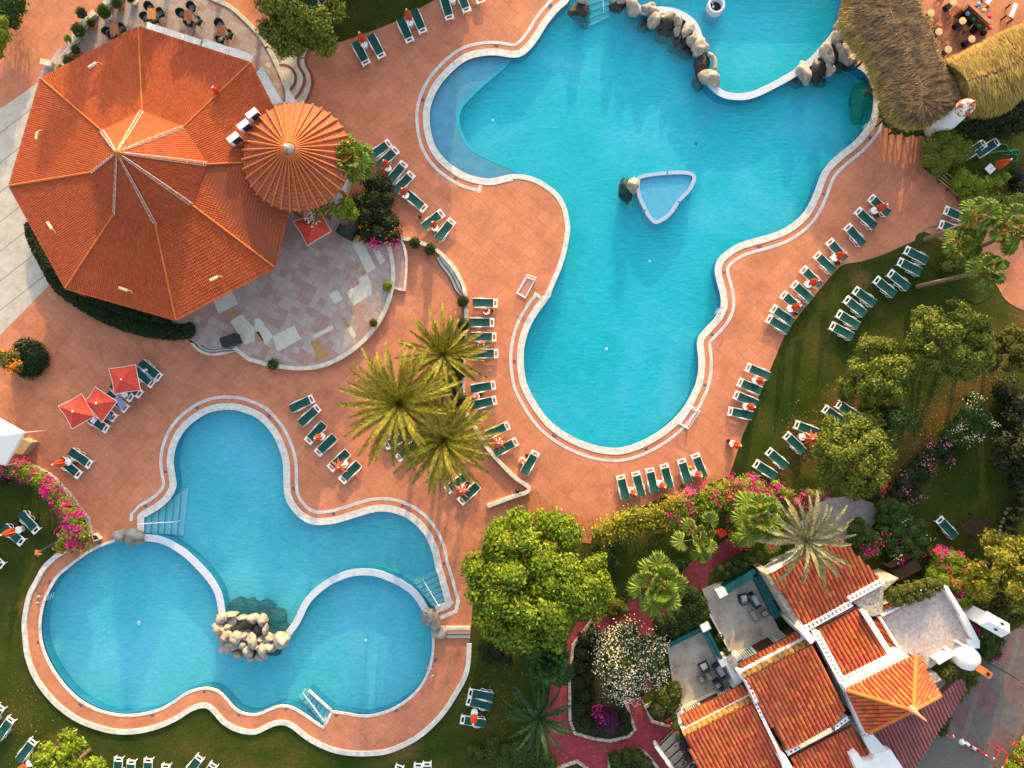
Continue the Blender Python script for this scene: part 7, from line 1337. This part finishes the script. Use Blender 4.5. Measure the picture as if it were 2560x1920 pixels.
bush('hedge', 'green creeper on the upper side of the roof terrace', 'hedge', tb(3,3,[(1040,130,55,3.4),(1110,110,60,3.4),(1180,90,60,3.4),(1270,70,60,3.4),(1360,50,60,3.4),(1080,200,50,3.4),(1170,170,60,3.4),(1260,150,55,3.4),(1340,120,55,3.4),(1430,60,55,3.2),(1020,180,40,3.3)]), MT['lf_olive'], .09, 30, stem=False)
bush('dark_shrub', 'dark green mass of shrubs behind the chimney block', 'shrub', tb(3,3,[(1900,100,110,2.6),(2020,150,110,2.6),(2100,250,110,2.6),(2160,120,110,3.0),(2000,330,90,2.2),(2120,380,80,2.2),(2200,300,80,2.4)]), MT['lf_olive'], .11, 26)
bush('vine', 'green vine with pink flowers hanging from the terrace wall to the road', 'vine', tb(3,3,[(1840,480,60,2.4),(1880,540,60,2.4),(1920,600,65,2.2),(1870,650,65,2.2),(1950,660,60,2.0),(1830,420,50,2.4),(1980,560,50,2.0),(1900,690,50,1.8)]), MT['lf_mid'], .09, 28, fl=[('pink_blossom', MT['fl_mag'], 90, .08, None),('orange_blossom', MT['fl_red'], 40, .08, None)], stem=False)
bush('vine', 'olive green vine below the plaster oven along the maroon roof', 'vine', tb(3,3,[(1500,810,50,3.0),(1570,790,55,3.0),(1640,800,60,2.8),(1720,820,60,2.6),(1790,800,55,2.4),(1740,900,55,2.2),(1690,980,50,1.8),(1640,1050,45,1.4),(1530,860,45,2.8),(1800,740,50,2.4)]), MT['lf_olive'], .09, 28, stem=False)
bush('dark_shrub', 'round dark shrub at the corner of the maroon roof on the road', 'shrub', tb(3,3,[(1510,1270,60,1.5),(1500,1340,50,1.3),(1540,1220,45,1.3)]), MT['lf_mid'], .08, 30)
bush('dark_shrub', 'sunlit bush in the bottom right corner beyond the kerb', 'shrub', tb(3,3,[(2210,1590,80,1.2),(2170,1690,90,1.2),(2260,1500,80,1.2)]), MT['lf_bright'], .09, 24, fl=[('red_blossom', MT['fl_red'], 40, .07, None)])
# corner garden bushes at upper right
bush('dark_shrub', 'large dark bush at the edge of the corner garden', 'shrub', tb(3,0,[(1430,1260,90,1.8),(1520,1200,100,1.9),(1620,1230,100,1.9),(1700,1290,90,1.8),(1420,1360,90,1.8),(1500,1400,90,1.7),(1560,1320,100,2.0),(1480,1460,70,1.5),(1640,1350,80,1.7)]), MT['lf_pine'], .09, 32)
bush('dark_shrub', 'dark creeper under the lower edge of the golden thatch', 'shrub', tb(3,0,[(1700,1100,90,1.8),(1800,1060,90,1.9),(1900,1040,90,1.9),(2000,1010,90,1.9),(2100,980,90,2.0),(2190,900,90,2.0),(1780,1140,80,1.6),(1900,1130,80,1.6),(2050,1110,90,1.5),(2180,1060,90,1.6),(2210,780,70,2.0),(1620,1130,70,1.5)]), MT['lf_dark'], .09, 30)
bush('dark_shrub', 'dark bush below the rounded end of the weathered thatch', 'shrub', tb(3,0,[(1010,980,50,1.2),(1050,1050,55,1.2),(1120,1110,55,1.2),(1210,1130,55,1.2),(1300,1130,50,1.1),(985,935,35,1.0)]), MT['lf_mid'], .08, 32)
bush('fern_shrub', 'bright yellow green feathery shrub beside the slatted bench', 'shrub', tb(3,0,[(1680,1510,70,1.5),(1750,1560,80,1.5),(1640,1580,60,1.3),(1830,1590,75,1.5),(1900,1590,60,1.4),(1990,1570,55,1.4),(2050,1530,40,1.4),(1720,1640,70,1.2),(1850,1650,70,1.2)]), MT['lf_bright'], .10, 24, jit=(.6,1.25))
bush('dark_shrub', 'low shrubs under the right end of the corner garden', 'shrub', tb(3,0,[(2180,1500,80,.9),(2200,1600,80,.9),(2190,1650,70,.9)]), MT['lf_dark'], .09, 26)
bush('dark_shrub', 'bushes under the leaning fan palms', 'shrub', tb(3,1,[(1700,480,60,.9),(1620,560,55,.8),(1560,640,50,.8),(1760,60,80,1.1),(1850,40,80,1.2),(1960,60,80,1.2),(2080,90,80,1.2),(2180,60,80,1.2)]), MT['lf_pine'], .09, 26)
bush('dark_shrub', 'dark undergrowth along the right edge below the dry tree', 'shrub', tb(3,2,[(2100,60,120,1.6),(2180,180,120,1.8),(2120,300,110,1.6),(2200,420,110,1.8),(2160,560,100,1.5),(2210,700,100,1.5),(2190,850,90,1.2)]), MT['lf_dark'], .11, 22)
bush('dark_shrub', 'dark hedge between the timber bench and the golden tree', 'shrub', tb(3,2,[(2130,1180,60,1.0),(2110,1270,60,1.0),(2180,1100,60,1.0),(2080,1330,60,1.0),(2200,1000,60,1.0)]), MT['lf_dark'], .09, 28)
# shrubs under the big bright tree and central palms
bush('dark_shrub', 'dark shrubs at the foot of the big bright tree', 'shrub', tb(1,3,[(1980,640,70,1.0),(2080,680,80,1.1),(2160,720,60,1.0),(2010,720,60,.8)]), MT['lf_dark'], .09, 26)
bush('dark_shrub', 'dark undergrowth beneath the central date palms', 'shrub', tb(1,1,[(1700,1330,90,1.2),(1620,1420,100,1.2),(1720,1450,80,1.2),(1750,1250,60,1.0),(1740,1560,70,1.0),(1560,1330,60,1.0)])+tb(1,2,[(1700,30,80,1.0),(1750,130,70,1.0),(1640,320,90,1.0),(1560,470,70,.9)]), MT['lf_dark'], .09, 28, stem=False)
bush('dark_shrub', 'ragged green shrubs left of the crimson path under the dark palm', 'shrub', tb(1,3,[(2050,1480,80,.9),(1920,1560,80,.9),(2150,1560,90,1.0),(1850,1520,50,.7)]), MT['lf_hedgel'], .09, 24)
bush('dark_shrub', 'small leafy shrub beside the crimson path and the pale fan palm', 'shrub', tb(2,3,[(900,260,70,1.2),(880,320,60,1.1),(960,300,50,1.0)]), MT['lf_olive'], .09, 28)
bush('dark_shrub', 'tangled dark green shrub below the sunlit hedge', 'shrub', tb(2,2,[(880,1400,80,1.3),(820,1480,80,1.3),(760,1440,80,1.4),(900,1560,60,1.0),(1480,1560,50,1.0)]), MT['lf_mid'], .09, 26)

# fallen leaves on the lawns and the paving
pts = []
for cx, cy, sx, sy, n in ((2100,1080,120,90,700),(2330,1080,90,110,500),(2470,930,60,60,260),(1500,1180,160,50,60),(1150,1180,120,60,50),(840,330,60,50,40),(60,1800,60,90,120),(1250,1750,70,90,160),(1560,1520,60,40,140),(1500,1850,90,40,90),(2120,560,120,80,30)):
    for _ in range(n): x_, y_ = random.gauss(cx, sx*.6), random.gauss(cy, sy*.6); pts.append(tuple(P(x_, y_)[:2])+(.035,))
pts = np.array(pts); nn = np.tile(np.array([0,0,1.0]), (len(pts),1))+RNG.normal(size=(len(pts),3))*.25; nn /= np.linalg.norm(nn, axis=1, keepdims=True)
o = quads('fallen_leaves', pts, nn, RNG.uniform(.03,.075,size=len(pts)), MT['lf_dry'], None, .6); tag(o, 'dry leaves scattered over the lawns and paving', 'leaves', None, 'stuff')
# ================================================================== unseen trees and an added wing outside the frame, shading the upper left
hw = empty('added_shade_wing', P(1000,-300), 0, 'unseen low white wing north of the pool deck, added to cast shade', 'building')
mb = MB(); mb.prism(wxy([(800,-170),(1190,-170),(1190,-430),(800,-430)]), 0, 5.0); child(mb.build('wall', ['white']), hw)
mb = MB(); mb.prism(wxy([(785,-155),(1205,-155),(1205,-445),(785,-445)]), 5.0, 5.25); child(mb.build('roof', ['tilebase']), hw)
for i in range(8): mb = MB(); p_ = P(830+i*46,-170); mb.box(p_.x, p_.y, 2.2, .9, .08, 1.5); child(mb.build('window', ['glass']), hw)
for i, (x, y, r, h) in enumerate(((180,-170,95,9.0),(330,-230,110,9.5),(480,-200,100,9.0),(600,-260,110,10.0),(715,-200,95,9.0))):
    tree('leafy_tree', 'tall tree beyond the top edge, %s from left above the upper terrace' % ORD[i], x, y, r, h, MT['lf_mid'], 16, .22, 9, 'trees beyond the upper terrace', .85, 40+i, jitr=(.22,.4))
# ================================================================== CAMERA, SUN, SKY
SUN_EL, SUN_AZ = 13.2, 6.5     # degrees; azimuth measured from +Y (top of the photo) towards +X
el, az = math.radians(SUN_EL), math.radians(SUN_AZ)
sd = Vector((math.sin(az)*math.cos(el), math.cos(az)*math.cos(el), math.sin(el)))
ld = bpy.data.lights.new('sun', 'SUN'); ld.energy = 2.0; ld.angle = math.radians(.6); ld.color = (1.0, .70, .26)
lo = bpy.data.objects.new('sun', ld); C.objects.link(lo); lo.rotation_euler = sd.to_track_quat('Z', 'Y').to_euler(); lo.location = (0, 60, 40)
w = bpy.data.worlds.new('World'); bpy.context.scene.world = w; w.use_nodes = True; nt = w.node_tree; bg = nt.nodes['Background']
sk = nt.nodes.new('ShaderNodeTexSky'); sk.sky_type = 'NISHITA'; sk.sun_disc = False; sk.sun_elevation = el; sk.sun_rotation = az; sk.air_density = 1.0; sk.dust_density = 3.0; sk.ozone_density = 1.0
hs = nt.nodes.new('ShaderNodeHueSaturation'); hs.inputs['Saturation'].default_value = .68; nt.links.new(sk.outputs[0], hs.inputs['Color']); nt.links.new(hs.outputs[0], bg.inputs['Color']); bg.inputs['Strength'].default_value = .15
cd = bpy.data.cameras.new('camera'); cd.sensor_width = 36; cd.lens = 36*H/80.0; cd.clip_end = 1000; cd.clip_start = .5
co = bpy.data.objects.new('camera', cd); C.objects.link(co); co.location = (0, 0, H); co.rotation_euler = (0, 0, 0)
sc = bpy.context.scene; sc.camera = co
sc.view_settings.view_transform = 'Standard'; sc.view_settings.look = 'None'; sc.view_settings.exposure = 1.78; sc.view_settings.gamma = 1.0
sc.cycles.max_bounces = 6; sc.cycles.transparent_max_bounces = 12
